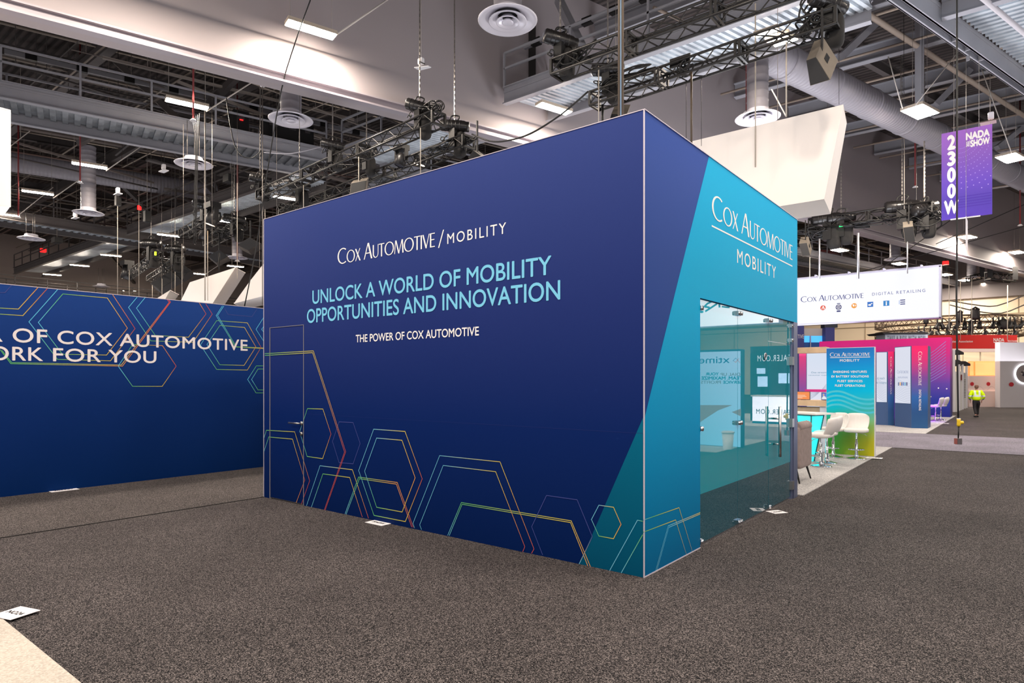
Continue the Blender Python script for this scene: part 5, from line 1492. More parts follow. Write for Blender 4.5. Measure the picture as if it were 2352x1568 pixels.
for k in range(4):
    c4 = [(-1, -1), (1, -1), (1, 1), (-1, 1)]; a, b = c4[k], c4[(k + 1) % 4]
    mb.bar(p + ux * (a[0] * .185) + uy_ * (a[1] * .185) + UP * .955, p + ux * (b[0] * .185) + uy_ * (b[1] * .185) + UP * .955, 0.03, 0.03)
mb.build('frame', mat('teal_metal', (40, 120, 128), 0.4, 0.4), t)
mb = MB(); mb.box(p + UP * 0.985 - ux * 0.15 + uy_ * 0.1, (0.9, 0.6, 0.03), (ux, uy_, UP)); mb.build('tabletop', mat('white_laminate', (232, 230, 226), 0.3), t)
# ---- grey armchair
ap = Vector((-3.1, 11.31, 0.012))
AF = mat('grey_velvet', (150, 134, 130), 0.9, var=0.12, scale=14)
t = thing('armchair', 'grey fabric armchair with thin black legs just beyond the glass door', 'armchair', ap)
mb = MB(); mb.ellipsoid(ap + Vector((0.27, 0, 0.58)), (0.17, 0.80, 0.70), 0.22, 28, 16); mb.build('backrest', AF, t)
mb = MB(); mb.tube([ap + Vector((0.27, -0.36, 0.9)), ap + Vector((0.27, 0.36, 0.9))], 0.09, 12); mb.build('rolled_top', AF, t)
mb = MB(); mb.ellipsoid(ap + Vector((-0.08, 0, 0.38)), (0.62, 0.60, 0.18), 0.3, 24, 12); mb.build('seat', AF, t)
for s in (-1, 1):
    mb = MB(); mb.ellipsoid(ap + Vector((-0.08, s * 0.35, 0.46)), (0.6, 0.12, 0.36), 0.3, 20, 12); mb.build('armrest', AF, t)
for dx, dy in ((0.3, -0.34), (0.3, 0.34), (-0.3, -0.3), (-0.3, 0.3)):
    MB().tube([ap + Vector((dx * 0.85, dy * 0.9, 0.30)), ap + Vector((dx * 1.12, dy * 1.04, 0.0))], [0.02, 0.012], 8).build('leg', BLACK(), t)
# ---- wooden kiosk with screens
KY = 16.0
kf = Face((0, KY, 0), (1, 0, 0))
def kx(px): return kf.uv(px, 900)[0]
def kz(py, px=1865): return kf.uv(px, py)[1]
OAK = mat('pale_oak', (214, 184, 150), 0.5, var=0.12, scale=5)
kl, kr = kx(1790), kx(1897)
t = thing('demo_kiosk', 'pale oak demo kiosk with a header beam, left of the blue and green banner panel', 'kiosk', ((kl + kr) / 2, KY, 0.012))
MB().bx((kl, KY, kz(810)), (kr, KY + 0.35, kz(797))).build('header', OAK, t)
MB().bx((kl, KY - 0.05, kz(932)), (kr, KY + 0.5, kz(919))).build('counter', OAK, t)
MB().bx((kx(1883), KY, 0.012), (kr, KY + 0.4, kz(932))).build('side_post', mat('pale_blue_laminate', (200, 212, 226), 0.4), t)
MB().bx((kl, KY + 0.02, kz(950)), (kx(1883), KY + 0.4, kz(935))).build('drawer', mat('grey_oak', (176, 158, 134), 0.5, var=0.12, scale=5), t)
MB().bx((kl, KY + 0.02, 0.012), (kx(1883), KY + 0.4, kz(951))).build('cabinet', mat('white_laminate'), t)
MB().bx((kx(1868), KY - 0.06, 0.012), (kx(1880), KY + 0.015, kz(1000))).build('leg_panel', OAK, t)
MB().bx((kl, KY + 0.1, kz(919)), (kl + 0.1, KY + 0.3, kz(810))).build('upright', OAK, t)
def monitor(label, px0, px1, py0, py1, col, kind):
    u0, u1 = kx(px0), kx(px1); v1, v0 = kz(py0), kz(py1)
    c = Vector(((u0 + u1) / 2, KY + 0.12, v0)); t = thing('monitor', label, 'monitor', c, 'screens on the oak kiosk')
    MB().bx((u0, KY + 0.1, v0), (u1, KY + 0.14, v1)).build('bezel', mat('monitor_grey', (90, 88, 96), 0.4), t)
    MB().bx((c.x - 0.05, KY + 0.1, v0 - 0.02), (c.x + 0.05, KY + 0.16, v0 + 0.02)).build('foot', mat('monitor_grey'), t)
    f = Face((0, KY + 0.098, 0), (1, 0, 0)); mb = MB()
    rect(mb, f, u0 + 0.012, u1 - 0.012, v0 + 0.012, v1 - 0.012, rgb(*col), 0.0)
    if kind == 'o':
        for k, w in enumerate((0.75, 0.85, 0.5)): rect(mb, f, u0 + 0.02, u0 + 0.02 + (u1 - u0) * w * 0.8, v0 + 0.1 - 0.03 * k, v0 + 0.112 - 0.03 * k, rgb(255, 226, 200), 0.001)
    else:
        disc(mb, f, u0 + 0.05, v0 + 0.12, 0.02, 0.03, rgb(214, 176, 160), 0.001); disc(mb, f, u0 + 0.06, v0 + 0.02, 0.05, 0.075, rgb(240, 240, 244), 0.001, a0=0, a1=PI)
    mb.build('screen', SCREEN, t)
monitor('orange screen on the oak kiosk counter', 1826, 1858, 899, 918.5, (255, 150, 84), 'o')
monitor('blue screen with a portrait on the oak kiosk counter', 1884, 1904, 901, 918.5, (92, 130, 214), 'b')

# ---- pale lit wall panel and towers of the pink exhibit
QY = 27.0
qf = Face((0, QY, 0), (1, 0, 0))
def zq(x, y): return 1820 + x / 8.709, 780 + y / 8.709
a0, a1 = qf.uv(1853, 900)[0], qf.uv(2006, 900)[0]
z_top, z_bot = qf.uv(1960, 803)[1], qf.uv(2020, 949)[1]
t = thing('lightbox_wall', 'pale lit wall panel with thin curved lines behind the kiosk and the banner panel', 'lightbox', ((a0 + a1) / 2, QY, 0.014))
MB().bx((a0 - 0.3, QY + 0.004, 0.014), (a1, QY + 0.3, z_top + 0.02)).build('frame', mat('slate_blue_panel', (58, 88, 136), 0.5), t)
mb = MB(); gradient(mb, qf, a0, a1, z_bot, z_top, lambda a, b: mixc(rgb(232, 232, 246), rgb(214, 226, 244), b), 4, 8, 0.001)
TXB = rgb(86, 140, 168); LNB = rgb(176, 182, 206)
for s, l, r in (('One streamlined', (374, 640, 674), (800, 632, 668)), ('consumer experience', (322, 702, 730), (850, 690, 722))):
    u0, u1, v0, v1 = box_uv(qf, zq, l, r); letters(mb, qf, s, u0, u1, v0, v1, TXB, 0.0, 1.0, 0.003)
rn = random.Random(2)
for k in range(9):
    for (xa_, ya, xb, yb_) in ((330, 1190 - 20 * k, 700, 860 + 25 * k),):
        q = [qf.uv(*zq(xa_ + (xb - xa_) * s / 6, ya + (yb_ - ya) * (s / 6) ** (1.5 if xa_ < 900 else 0.75))) for s in range(7)]
        q = [(u, max(z_bot + 0.01, v)) for u, v in q]
        strip(mb, qf, [(u, v, LNB) for u, v in q], 0.012, 0.002)
mb.build('printed_face', mat_print('soft_screen', 0.5, 0.95), t)
MB().bx((a0 - 0.28, QY - 0.02, z_bot), (a0 - 0.02, QY + 0.004, z_top)).build('pink_edge', mat_grad('pink_violet', [(0, (90, 100, 190)), (0.5, (180, 80, 160)), (1, (240, 70, 130))], z0=0.8, z1=3.0), t)
MB().bx((a0 + 0.0, QY - 0.3, kz(919)), (a0 + 1.6, QY - 0.02, kz(919) + 0.1)).build('pink_shelf', mat('magenta_paint', (214, 40, 140), 0.5), t)
TOW = [(0, (52, 92, 140)), (0.2, (48, 86, 140)), (0.38, (52, 104, 178)), (0.62, (128, 78, 160)), (0.82, (214, 60, 128)), (1, (246, 44, 112))]
def tower(label, pl_, pm, pr_, zt, white_text, words, group='pink and blue towers'):
    A, M, B_ = floor_at(*pl_), floor_at(*pm), floor_at(*pr_)
    back = Vector((0, 0.9, 0))
    t = thing('display_tower', label, 'tower', Vector((M.x, M.y, 0.014)), group)
    mb = MB(); mb.slab([Vector((q.x, q.y, 0.014)) for q in (A, M, B_, B_ + back, A + back)], UP * (zt - 0.014)); mb.build('body', mat('slate_blue_panel'), t)
    fL = Face(A, M - A); fR = Face(M, B_ - M); wl, wr = (M - A).length, (B_ - M).length
    fL.o = Vector((A.x, A.y, 0)); fR.o = Vector((M.x, M.y, 0))
    mb = MB(); rect(mb, fL, 0.02, wl - 0.03, 0.86, zt - 0.02, rgb(222, 226, 240), 0.004)
    for k in range(12):
        q = [(0.04 + (wl - 0.08) * s / 6, 0.9 + 0.06 * k + (0.55 - 0.03 * k) * (1 - s / 6) ** 2 * (0.3 + 0.06 * k)) for s in range(7)]
        strip(mb, fL, [(u, v, LNB) for u, v in q], 0.01, 0.006)
    if white_text:
        letters(mb, fL, 'COX', wl * .16, wl * .84, zt - 0.95, zt - 0.83, rgb(120, 136, 176), 0, 1, 0.006); letters(mb, fL, 'DIGITAL RETAILING', wl * .2, wl * .8, zt - 1.12, zt - 1.06, rgb(120, 136, 176), 0, 1, 0.006)
        for k, c in enumerate(((90, 100, 140), (230, 160, 60), (40, 60, 120), (60, 120, 200), (70, 160, 190), (40, 50, 110))): rect(mb, fL, wl * (.22 + .1 * k), wl * (.22 + .1 * k) + 0.05, zt - 1.38, zt - 1.26, rgb(*c), 0.006)
    if words == 1:
        letters(mb, fL, 'd reach', wl * .12, wl * .74, zt - 1.02, zt - .93, TXB, 0, 1, 0.006); letters(mb, fL, 'or insights', wl * .05, wl * .9, zt - 1.2, zt - 1.1, TXB, 0, 1, 0.006)
    mb.build('lit_face', mat_print('soft_screen'), t)
    mb = MB(); rr = ramp(TOW); gradient(mb, fR, 0.01, wr, 0.014, zt, lambda a, b: rr(b), 2, 24, 0.004)
    letters(mb, fR, 'COX', wr * .42, wr * .66, zt * (.52 if words == 2 else .42), zt * .93, CW, 0, 1, 0.006, True)
    if words == 2: letters(mb, fR, 'DIGITAL RETAILING', wr * .46, wr * .6, zt * .22, zt * .47, CW, 0.02, 1.1, 0.006, True)
    mb.build('pink_face', INK, t)
    return t
tower('slim pink tower with vertical white lettering, farther back', (2012, 975.8), (2039, 977), (2053.5, 977.6), 2.72, False, 1)
tower('wide pink to blue tower with vertical white lettering, nearest the aisle', (2055, 979.5), (2093, 983.6), (2131, 984.6), 2.86, True, 2)
# ---- the pink wall
GY = 34.4
gf = Face((0, GY, 0), (1, 0, 0))
a0, a1 = gf.uv(1882, 800)[0], gf.uv(2182, 800)[0]; zt = gf.uv(2182, 774)[1]
t = thing('gradient_wall', 'long pink to blue wall behind the towers', 'display wall', ((a0 + a1) / 2, GY, 0.014))
MB().bx((a0, GY + 0.004, 0.014), (a1 + 0.02, GY + 1.0, zt)).build('panel', mat_grad('pink_wall_side', [(0, (48, 60, 120)), (0.45, (96, 60, 140)), (0.75, (180, 70, 150)), (1, (220, 60, 140))], z0=0, z1=zt), t)
rr = ramp([(0, (36, 44, 120)), (0.22, (44, 60, 148)), (0.42, (78, 70, 160)), (0.62, (150, 70, 160)), (0.82, (212, 50, 140)), (1, (216, 36, 124))])
r2 = ramp([(0, (40, 44, 130)), (0.22, (50, 64, 160)), (0.42, (104, 76, 172)), (0.62, (176, 76, 168)), (0.82, (224, 58, 144)), (1, (232, 50, 134))])
mb = MB(); gradient(mb, gf, a0, a1, 0.014, zt, lambda a, b: mixc(rr(b), r2(b), a), 4, 24, 0.001)
CL = rgb(150, 150, 220)
for k in range(11):
    q = []
    for s in range(9):
        f_ = s / 8; q.append((a1 - 0.15 - 3.2 * (1 - f_) , 0.5 + 0.16 * k + (1.5 - 0.02 * k) * f_ ** (1.6 + 0.1 * k)))
    q = [(u, min(v, zt - 0.1)) for u, v in q]
    strip(mb, gf, [(u, v, CL) for u, v in q], 0.02, 0.003)
for k in range(9): disc(mb, gf, a1 - 2.6 + 0.31 * k, 1.5 + 0.5 * math.sin(k * 2.3), 0.03, 0.03, CW, 0.004, 8)
mb.build('printed_face', INK, t)
p = floor_at(2134, 968); p.z = 0.014; c = Vector((p.x - 0.35, p.y, 0.5))
t = thing('lit_counter', 'counter glowing purple behind the pink to blue tower', 'counter', (c.x, c.y, 0.014))
MB().bx((c.x - .35, c.y - .3, 0.014), (c.x + .35, c.y + .3, 0.98)).build('lightbox', mat('purple_glow', (170, 90, 255), 0.4, emit=(160, 70, 255), es=5.0), t)
MB().bx((c.x - .4, c.y - .35, 0.98), (c.x + .4, c.y + .35, 1.02)).build('counter_top', mat('white_laminate'), t)

# ================================================================== LIT HANGING SIGN
SY = 28.0
sf = Face((0, SY, 0), (1, 0, 0))
sx1 = sf.uv(2161, 660)[0]; sx0 = sf.uv(1700, 660)[0]; sz1 = sf.uv(2161, 606.5)[1]; sz0 = sf.uv(2163, 729)[1]
t = thing('led_sign', 'wide white lit hanging sign with wordmark and six small round and square logos', 'hanging sign', ((sx0 + sx1) / 2, SY, sz0))
ALU = mat('aluminium_frame', (170, 172, 196), 0.35, 0.6)
mb = MB(); fr = 0.06
mb.bx((sx0, SY, sz1 - 0.09), (sx1, SY + 0.5, sz1 - 0.03 - 0.02)); mb.bx((sx1 - 0.06, SY, sz0), (sx1, SY + 0.5, sz1 - 0.05)); mb.bx((sx0, SY, sz0), (sx0 + 0.06, SY + 0.5, sz1 - 0.05)); mb.bx((sx0, SY, sz0), (sx1, SY + 0.5, sz0 + 0.03))
mb.bx((sx0, SY + 0.1, sz1 - 0.05), (sx1, SY + 0.14, sz1 - 0.01)); mb.bx((sx0, SY + 0.4, sz1 - 0.02), (sx1, SY + 0.5, sz1 + 0.05))
for k in range(6):
    x = sx0 + (sx1 - sx0) * (k + 0.5) / 6; mb.bx((x - 0.03, SY, sz1 - 0.06), (x + 0.03, SY + 0.5, sz1 + 0.05))
mb.build('frame', ALU, t)
mb = MB(); rect(mb, sf, sx0 + 0.06, sx1 - 0.06, sz0 + 0.03, sz1 - 0.09, rgb(248, 249, 255), 0.004)
def z8(x, y): return 1800 + x / 4.261, 440 + y / 4.261
NV_ = rgb(44, 52, 128)
u0, u1, v0, v1 = box_uv(sf, z8, (168, 1018, 1082), (782, 990, 1042)); letters(mb, sf, 'COX', u0, u1, v0, v1, NV_, 0, 1, 0.006)
u0, u1, v0, v1 = box_uv(sf, z8, (866, 990, 1019), (1386, 950, 980)); letters(mb, sf, 'DIGITAL RETAILING', u0, u1, v0, v1, rgb(126, 130, 172), 0.012, 1.35, 0.006)
def ic(px, py): return sf.uv(*z8(px, py))
u, v = ic(385, 1136); disc(mb, sf, u, v, .1, .1, rgb(226, 88, 60), .006); poly(mb, sf, [(u - .06, v - .06), (u, v + .08), (u + .02, v + .08), (u - .03, v - .06)], CW, .007); poly(mb, sf, [(u + .03, v - .07), (u - .01, v + .06), (u + .02, v + .07), (u + .07, v - .05)], CW, .007)
u, v = ic(538, 1130); disc(mb, sf, u, v, .11, .11, rgb(34, 44, 110), .006); disc(mb, sf, u, v, .085, .085, CW, .0065)
for k in (-1, 0, 1): rect(mb, sf, u - .075, u + .075, v + k * .045 - .014, v + k * .045 + .014, rgb(34, 44, 110), .007)
rect(mb, sf, u - .07, u + .07, v - .19, v - .13, rgb(34, 44, 110), .007); rect(mb, sf, u - .06, u + .06, v + .13, v + .16, rgb(34, 44, 110), .007)
u, v = ic(690, 1116); disc(mb, sf, u, v, .1, .1, rgb(240, 156, 52), .006); poly(mb, sf, [(u - .06, v + .06), (u + .0, v + .05), (u + .02, v - .02), (u - .04, v - .03)], CW, .007); poly(mb, sf, [(u + .03, v + .04), (u + .08, v + .03), (u + .06, v - .06)], CW, .007)
u, v = ic(848, 1103); rect(mb, sf, u - .1, u + .1, v - .1, v + .1, rgb(24, 108, 196), .006); disc(mb, sf, u - .02, v - .02, .055, .035, CW, .007); disc(mb, sf, u + .045, v + .03, .03, .02, CW, .007)
u, v = ic(1005, 1092); rect(mb, sf, u - .1, u + .1, v - .1, v + .1, rgb(28, 128, 200), .006); disc(mb, sf, u, v + .05, .025, .025, CW, .007); rect(mb, sf, u - .02, u + .02, v - .08, v + .02, CW, .007)
u, v = ic(1165, 1080)
for k in (-1, 0, 1): rect(mb, sf, u - .08, u + .08, v + k * .075 - .018, v + k * .075 + .018, rgb(36, 46, 120), .006); rect(mb, sf, u - .13, u - .09, v + k * .05 - .02, v + k * .05 + .01, rgb(170, 190, 230), .006)
mb.build('screen', mat_print('bright_screen', 0.4, 1.0), t)

# ================================================================== PURPLE AISLE BANNER
AY = 20.9
af = Face((0, AY, 0), (1, 0, 0))
b0, b1 = af.uv(2162.5, 400)[0], af.uv(2279, 400)[0]; bz1 = (af.uv(2162.5, 305)[1] + af.uv(2279, 287)[1]) / 2; bz0 = (af.uv(2162.5, 505)[1] + af.uv(2279, 493)[1]) / 2
t = thing('aisle_banner', 'purple hanging aisle banner numbered 2300W', 'banner', ((b0 + b1) / 2, AY, bz0))
MB().bx((b0, AY + 0.002, bz0), (b1, AY + 0.012, bz1)).build('cloth', mat('purple_cloth', (118, 84, 180), 0.6), t)
mb = MB(); va = ramp([(0, (96, 72, 188)), (0.2, (92, 74, 176)), (0.4, (112, 84, 196)), (0.7, (138, 98, 190)), (1, (168, 112, 206))])
gradient(mb, af, b0, b1, bz0, bz1, lambda a, b: va(b), 2, 16, 0.001)
def zb(x, y): return 2140 + x / 6.2736, 270 + y / 6.2736
DOT = rgb(176, 150, 224)
for k in range(16):
    an = math.radians(-96 + 6.6 * k)
    for j in range(15):
        rad = 0.22 + 0.115 * j * (1 + j * 0.02)
        cu, cv = af.uv(*zb(420, 330)); u, v = cu + rad * math.cos(an) * 0.9, cv + rad * math.sin(an)
        if b0 + 0.03 < u < b1 - 0.03 and bz0 + 0.7 < v < bz1 - 0.05: disc(mb, af, u, v, 0.008 + 0.0009 * j, 0.008 + 0.0009 * j, DOT, 0.002, 6)
for k in range(5): rect(mb, af, b0 + 0.35, b1 - 0.02, bz0 + 0.28 + 0.07 * k, bz0 + 0.3 + 0.07 * k, mixc(rgb(96, 72, 188), rgb(74, 50, 150), 0.5), 0.002)
for s, l, r in (('2', (222, 252, 474), (345, 246, 458)), ('3', (222, 486, 704), (345, 480, 694)), ('0', (222, 716, 938), (347, 716, 930)), ('0', (222, 952, 1168), (347, 950, 1160)), ('W', (176, 1192, 1402), (390, 1178, 1392))):
    u0, u1, v0, v1 = box_uv(af, zb, l, r); letters(mb, af, s, u0, u1, v0, v1, CW, 0.055, 1, 0.004)
for s, l, r in (('NADA', (492, 206, 322), (838, 168, 276)), ('SHOW', (558, 312, 420), (838, 284, 388))):
    u0, u1, v0, v1 = box_uv(af, zb, l, r); letters(mb, af, s, u0, u1, v0, v1, CW, 0.055, 1, 0.004)
u0, v0 = af.uv(*zb(498, 424)); u1, v1 = af.uv(*zb(540, 340))
vs, fs = text2d('2022', 0.03); xs = [q[0] for q in vs]; ys_ = [q[1] for q in vs]
mb.add([af.p(u1 - (u1 - u0) * (y - min(ys_)) / (max(ys_) - min(ys_)), v0 + (v1 - v0) * (x - min(xs)) / (max(xs) - min(xs)), 0.004) for x, y in vs], fs, CW)
u, v = af.uv(*zb(551, 372)); rect(mb, af, u - 0.005, u + 0.005, v - 0.08, v + 0.08, CW, 0.004)
mb.build('printed_face', INK, t)
mb = MB()
for u in (b0 + 0.28, b1 - 0.28): mb.tube([(u, AY, bz1 - 0.04), (u, AY, 14.92)], 0.006, 6)
mb.build('hanging_wire', WIRE(), t)
MB().bx((b0 + 0.2, AY - 0.004, bz0 - 0.02), (b1 - 0.25, AY + 0.016, bz0 + 0.012)).build('bottom_rail', WHITE(), t)
c = at_y(2219, 500, AY)
t = thing('aisle_banner', 'white banner hanging edge-on below the purple banner', 'banner', (c.x, c.y, c.z - 0.75))
MB().bx((c.x - 0.006, c.y - 0.05, c.z - 0.78), (c.x + 0.006, c.y + 0.62, c.z + 0.03)).build('cloth', mat('white_banner_cloth', (240, 236, 240), 0.6), t)
MB().tube([(c.x, c.y, c.z), (c.x, c.y, 14.92)], 0.005, 5).build('hanging_wire', WIRE(), t)

# ---- power drop on the long black cable
d_ = 12.6
a, b = at_d(2198, -40, d_), at_d(2201, 1000, d_)
t = thing('power_drop', 'long black hanging cable with a yellow plug and a grey box near the floor', 'power drop', (b.x, b.y, at_d(2200, 1021, d_).z))
mb = MB(); mb.tube(smooth_path([(b.x - 0.02, b.y, 14.92), at_d(2198, 200, d_), at_d(2198, 560, d_), at_d(2197, 700, d_), at_d(2201, 965, d_)], 5), 0.016, 8); mb.build('cable', CABLE_BLACK(), t)
MB().tube([at_d(2202, 978, d_), at_d(2201, 1006, d_)], 0.012, 8).build('lower_cable', CABLE_BLACK(), t)
c = at_d(2202, 970, d_); MB().lathe([(0.005, -0.075), (0.028, -0.075), (0.035, -0.04), (0.03, 0.03), (0.035, 0.07), (0.005, 0.075)], 16, c).build('yellow_plug', mat('yellow_plug', (240, 200, 40), 0.4), t)
c2 = at_d(2208, 970, d_); MB().lathe([(0.005, -0.05), (0.03, -0.045), (0.034, 0.03), (0.005, 0.05)], 14, c2, RT).build('side_plug', mat('yellow_plug'), t)
MB().lathe([(0.005, 0), (0.034, 0), (0.034, 0.022), (0.005, 0.022)], 14, at_d(2202, 963, d_)).build('cap', WHITE(), t)
c = at_d(2201, 1013, d_); MB().box(c, (0.09, 0.09, 0.12), (RT, FW, UP)).build('outlet_box', mat('outlet_grey', (90, 84, 86), 0.5), t)
MB().box(c - RT * 0.05, (0.012, 0.08, 0.11), (RT, FW, UP)).build('red_plate', mat('dull_red', (150, 80, 76), 0.5), t)
# ================================================================== FAR EXHIBITS AT THE RIGHT
def slab_px(mb, d, x0, x1, y0, y1, th=0.2):
    a, b = at_d(x0, y1, d), at_d(x1, y0, d); w = (x1 - x0) / FPX * d; h = (y1 - y0) / FPX * d
    c = at_d((x0 + x1) / 2, (y0 + y1) / 2, d) + FW * th / 2
    mb.box(c, (w, th, h), (RT, FW, UP)); return c, w, h
def ffx(d): 
    f = Face(EYE + FW * d - UP * CAMZ, RT); return f
def part_px(name, t, d, x0, x1, y0, y1, m, th=0.2):
    mb = MB(); slab_px(mb, d, x0, x1, y0, y1, th); return mb.build(name, m, t)
# white pavilion
def gz(py): return py
t = thing('pavilion', 'white pavilion of slim posts with stepped black roofs at the end of the pink wall', 'pavilion', floor_at(2205, 941))
PW = mat('pavilion_white', (226, 224, 228), 0.5)
for x0, x1, y0, y1, d in ((2189, 2194, 803, 946, 33), (2201, 2205.5, 806, 944, 34.5), (2210, 2213.5, 832, 941, 36), (2219.5, 2222.5, 834, 938, 38)): part_px('post', t, d, x0, x1, y0, y1, PW, 0.12)
for x0, x1, y0, y1, d in ((2191, 2201, 853, 946, 33.3), (2206, 2210, 853, 943, 35.2), (2213, 2219, 856, 940, 37)): part_px('wall_panel', t, d, x0, x1, y0, y1, mat('pavilion_panel', (214, 212, 208), 0.6), 0.06)
RF = mat('black_roof', (44, 40, 44), 0.6)
for x0, x1, y0, y1, d, s in ((2189, 2214, 803, 810, 33.2, 4), (2189, 2214, 826, 833, 33.2, 3), (2205, 2229, 829, 837, 36, 3)):
    a = [at_d(x0, y0, d), at_d((x0 + x1) / 2, y0, d), at_d(x1, y0 + 6, d), at_d(x1, y1 + s, d), at_d(x0, y1, d)]
    mb = MB(); mb.slab(a, FW * 1.2); mb.build('roof', RF, t)
mb = MB(); f = ffx(36.9)
for k in range(12):
    u, v = f.uv(2214, 872 + 3.6 * k); u2 = f.uv(2218, 880)[0]; rect(mb, f, u, u2, v - 0.02, v + 0.02, rgb(120, 116, 116), 0.01)
f = ffx(35.1); u0, v0 = f.uv(2206.5, 873); u1, v1 = f.uv(2209.5, 860); rect(mb, f, u0, u1, v0, v1, rgb(110, 44, 44), 0.01)
mb.build('printed_text', INK, t)
# orange glowing exhibit
d = 39.5
t = thing('glowing_counter', 'white counter wall with red dots under an orange glowing panel', 'counter', floor_at(2262, 935))
part_px('counter_front', t, d, 2226, 2297, 863, 898, mat('blush_wall', (236, 214, 208), 0.6), 0.2); part_px('counter_base', t, d - 0.15, 2226, 2298, 898, 934.5, mat('blush_base', (240, 214, 206), 0.6), 0.4)
part_px('orange_panel', t, d + 0.5, 2227, 2296, 830, 863, mat('orange_panel_glow', (255, 184, 120), 0.5, emit=(255, 176, 112), es=0.9), 0.1)
mb = MB()
for q in ((2225.5, 2227.5, 829, 864), (2295, 2297, 829, 864), (2226, 2297, 829, 831), (2226, 2297, 862, 864), (2238.5, 2240, 830, 863)): slab_px(mb, d + 0.4, *q, 0.08)
mb.build('orange_frame', mat('orange_tube', (255, 130, 70), 0.4, emit=(255, 120, 60), es=1.2), t)
mb = MB(); f = ffx(d - 0.01)
for px in (2232.5, 2270):
    u, v = f.uv(px, 881.5); disc(mb, f, u, v, 0.12, 0.12, rgb(196, 56, 64), 0.01)
u, v = f.uv(2289, 890); disc(mb, f, u, v, 0.03, 0.05, rgb(90, 60, 70), 0.01); strip(mb, f, [(*f.uv(2243 + 4 * k, 892 - 5 * math.sin(k * 0.9)), rgb(206, 186, 186)) for k in range(12)], 0.02, 0.01)
mb.build('printed_logo', INK, t)
t2 = thing('plant_pot', 'low dish of dry yellow plants at the foot of the white counter', 'plant', floor_at(2283, 934))
mb = MB(); rn = random.Random(5); c = floor_at(2283, 933.5)
for k in range(60):
    e = c + RT * rn.uniform(-.35, .35) + UP * rn.uniform(.05, .25) + FW * rn.uniform(-.15, .05); mb.tube([c + RT * rn.uniform(-.2, .2), e], 0.012, 4)
mb.build('dry_stems', mat('dry_stem', (196, 160, 80), 0.8), t2); MB().lathe([(0.005, 0), (0.3, 0), (0.33, 0.06), (0.005, 0.06)], 16, c).build('dish', mat('clay', (180, 140, 90), 0.7), t2)
# grey white wall with round picture
d = 38.6
t = thing('display_wall', 'pale grey wall with a ring-lit round picture at the right edge', 'display wall', floor_at(2340, 936))
part_px('panel', t, d, 2297, 2440, 786, 935.5, mat('pale_grey_wall', (206, 200, 202), 0.6, var=0.05, scale=0.5), 0.4)
f = ffx(d - 0.01); u, v = f.uv(2353, 858)
MB().lathe([(0.55, 0), (0.62, 0), (0.62, 0.05), (0.55, 0.05)], 40, f.p(u, v, 0.0), -FW, closed=True).build('light_ring', mat('white_ring', (255, 255, 255), 0.4, emit=(240, 244, 255), es=3), t)
mb = MB(); disc(mb, f, u, v, 0.55, 0.55, rgb(150, 140, 138), 0.02, 36)
rn = random.Random(4)
for k in range(14):
    a = rn.uniform(0, 6.28); r0 = rn.uniform(0.05, 0.34); cu, cv = u + r0 * math.cos(a), v + r0 * math.sin(a)
    pts = [(cu + rn.uniform(.07, .17) * math.cos(b), cv + rn.uniform(.05, .14) * math.sin(b)) for b in [x * 6.28 / 6 for x in range(6)]]
    poly(mb, f, pts, rgb(*rn.choice([(40, 40, 52), (60, 58, 70), (210, 202, 196), (232, 226, 220), (90, 84, 84)])), 0.022 + k * 0.0004)
u2, v2 = f.uv(2322.5, 882.5); disc(mb, f, u2, v2, 0.15, 0.13, rgb(190, 58, 66), 0.02)
mb.build('printed_picture', INK, t)
# red curved sign
d = 46
C = at_d(2262, 785, d) + FW * 9; t = thing('curved_sign', 'red curved overhead sign with white lettering', 'sign', at_d(2262, 800, d))
zt_, zb_ = at_d(2262, 768.5, d).z, at_d(2262, 800, d).z
def cyl(an, r=9.0): return C + RT * (r * math.sin(an)) - FW * (r * math.cos(an))
N = 40; a0, a1 = -0.42, 0.30
vs, fs = [], []
for k in range(N + 1):
    an = a0 + (a1 - a0) * k / N
    for r in (9.0, 8.6):
        for z in (zb_, zt_):
            q = cyl(an, r); vs.append(Vector((q.x, q.y, z)))
for k in range(N):
    o = 4 * k; fs += [(o, o + 4, o + 5, o + 1), (o + 3, o + 7, o + 6, o + 2), (o + 1, o + 5, o + 7, o + 3), (o + 2, o + 6, o + 4, o)]
fs += [(0, 1, 3, 2), (4 * N + 2, 4 * N + 3, 4 * N + 1, 4 * N)]
MB().add(vs, fs, None, False).build('red_band', mat('red_fabric', (224, 40, 36), 0.6), t)
def bent(s, px0, px1, py0, py1, bold):
    vs, fs = text2d(s, bold); xs = [q[0] for q in vs]; ys = [q[1] for q in vs]
    out = []
    for x, y in vs:
        px = px0 + (px1 - px0) * (x - min(xs)) / (max(xs) - min(xs)); py = py1 + (py0 - py1) * (y - min(ys)) / (max(ys) - min(ys))
        an = math.asin(max(-1, min(1, (px - 2262) / FPX * d / 9.0))); q = cyl(an, 9.02); out.append(Vector((q.x, q.y, at_d(px, py, d).z)))
    MB().add(out, fs, CW).build('lettering', INK, t)
bent('National Automobile Dealers Association', 2128, 2235, 781, 786, 0.01); bent('NADA', 2282, 2309, 776, 784, 0.03); bent('National Automobile', 2318, 2346, 780, 784, 0.01)
bent('-', 2282, 2309, 785, 787, 0.02)
t = thing('exhibit_fascia', 'blush fascia strip below the red curved sign', 'fascia', at_d(2245, 808, 44))
part_px('board', t, 44, 2190, 2298, 800.5, 808, mat('blush_wall'), 0.3)
for px in (2200, 2252): part_px('support', t, 44.2, px, px + 1.5, 808, 909, mat('cream_post', (240, 226, 196), 0.6), 0.1)
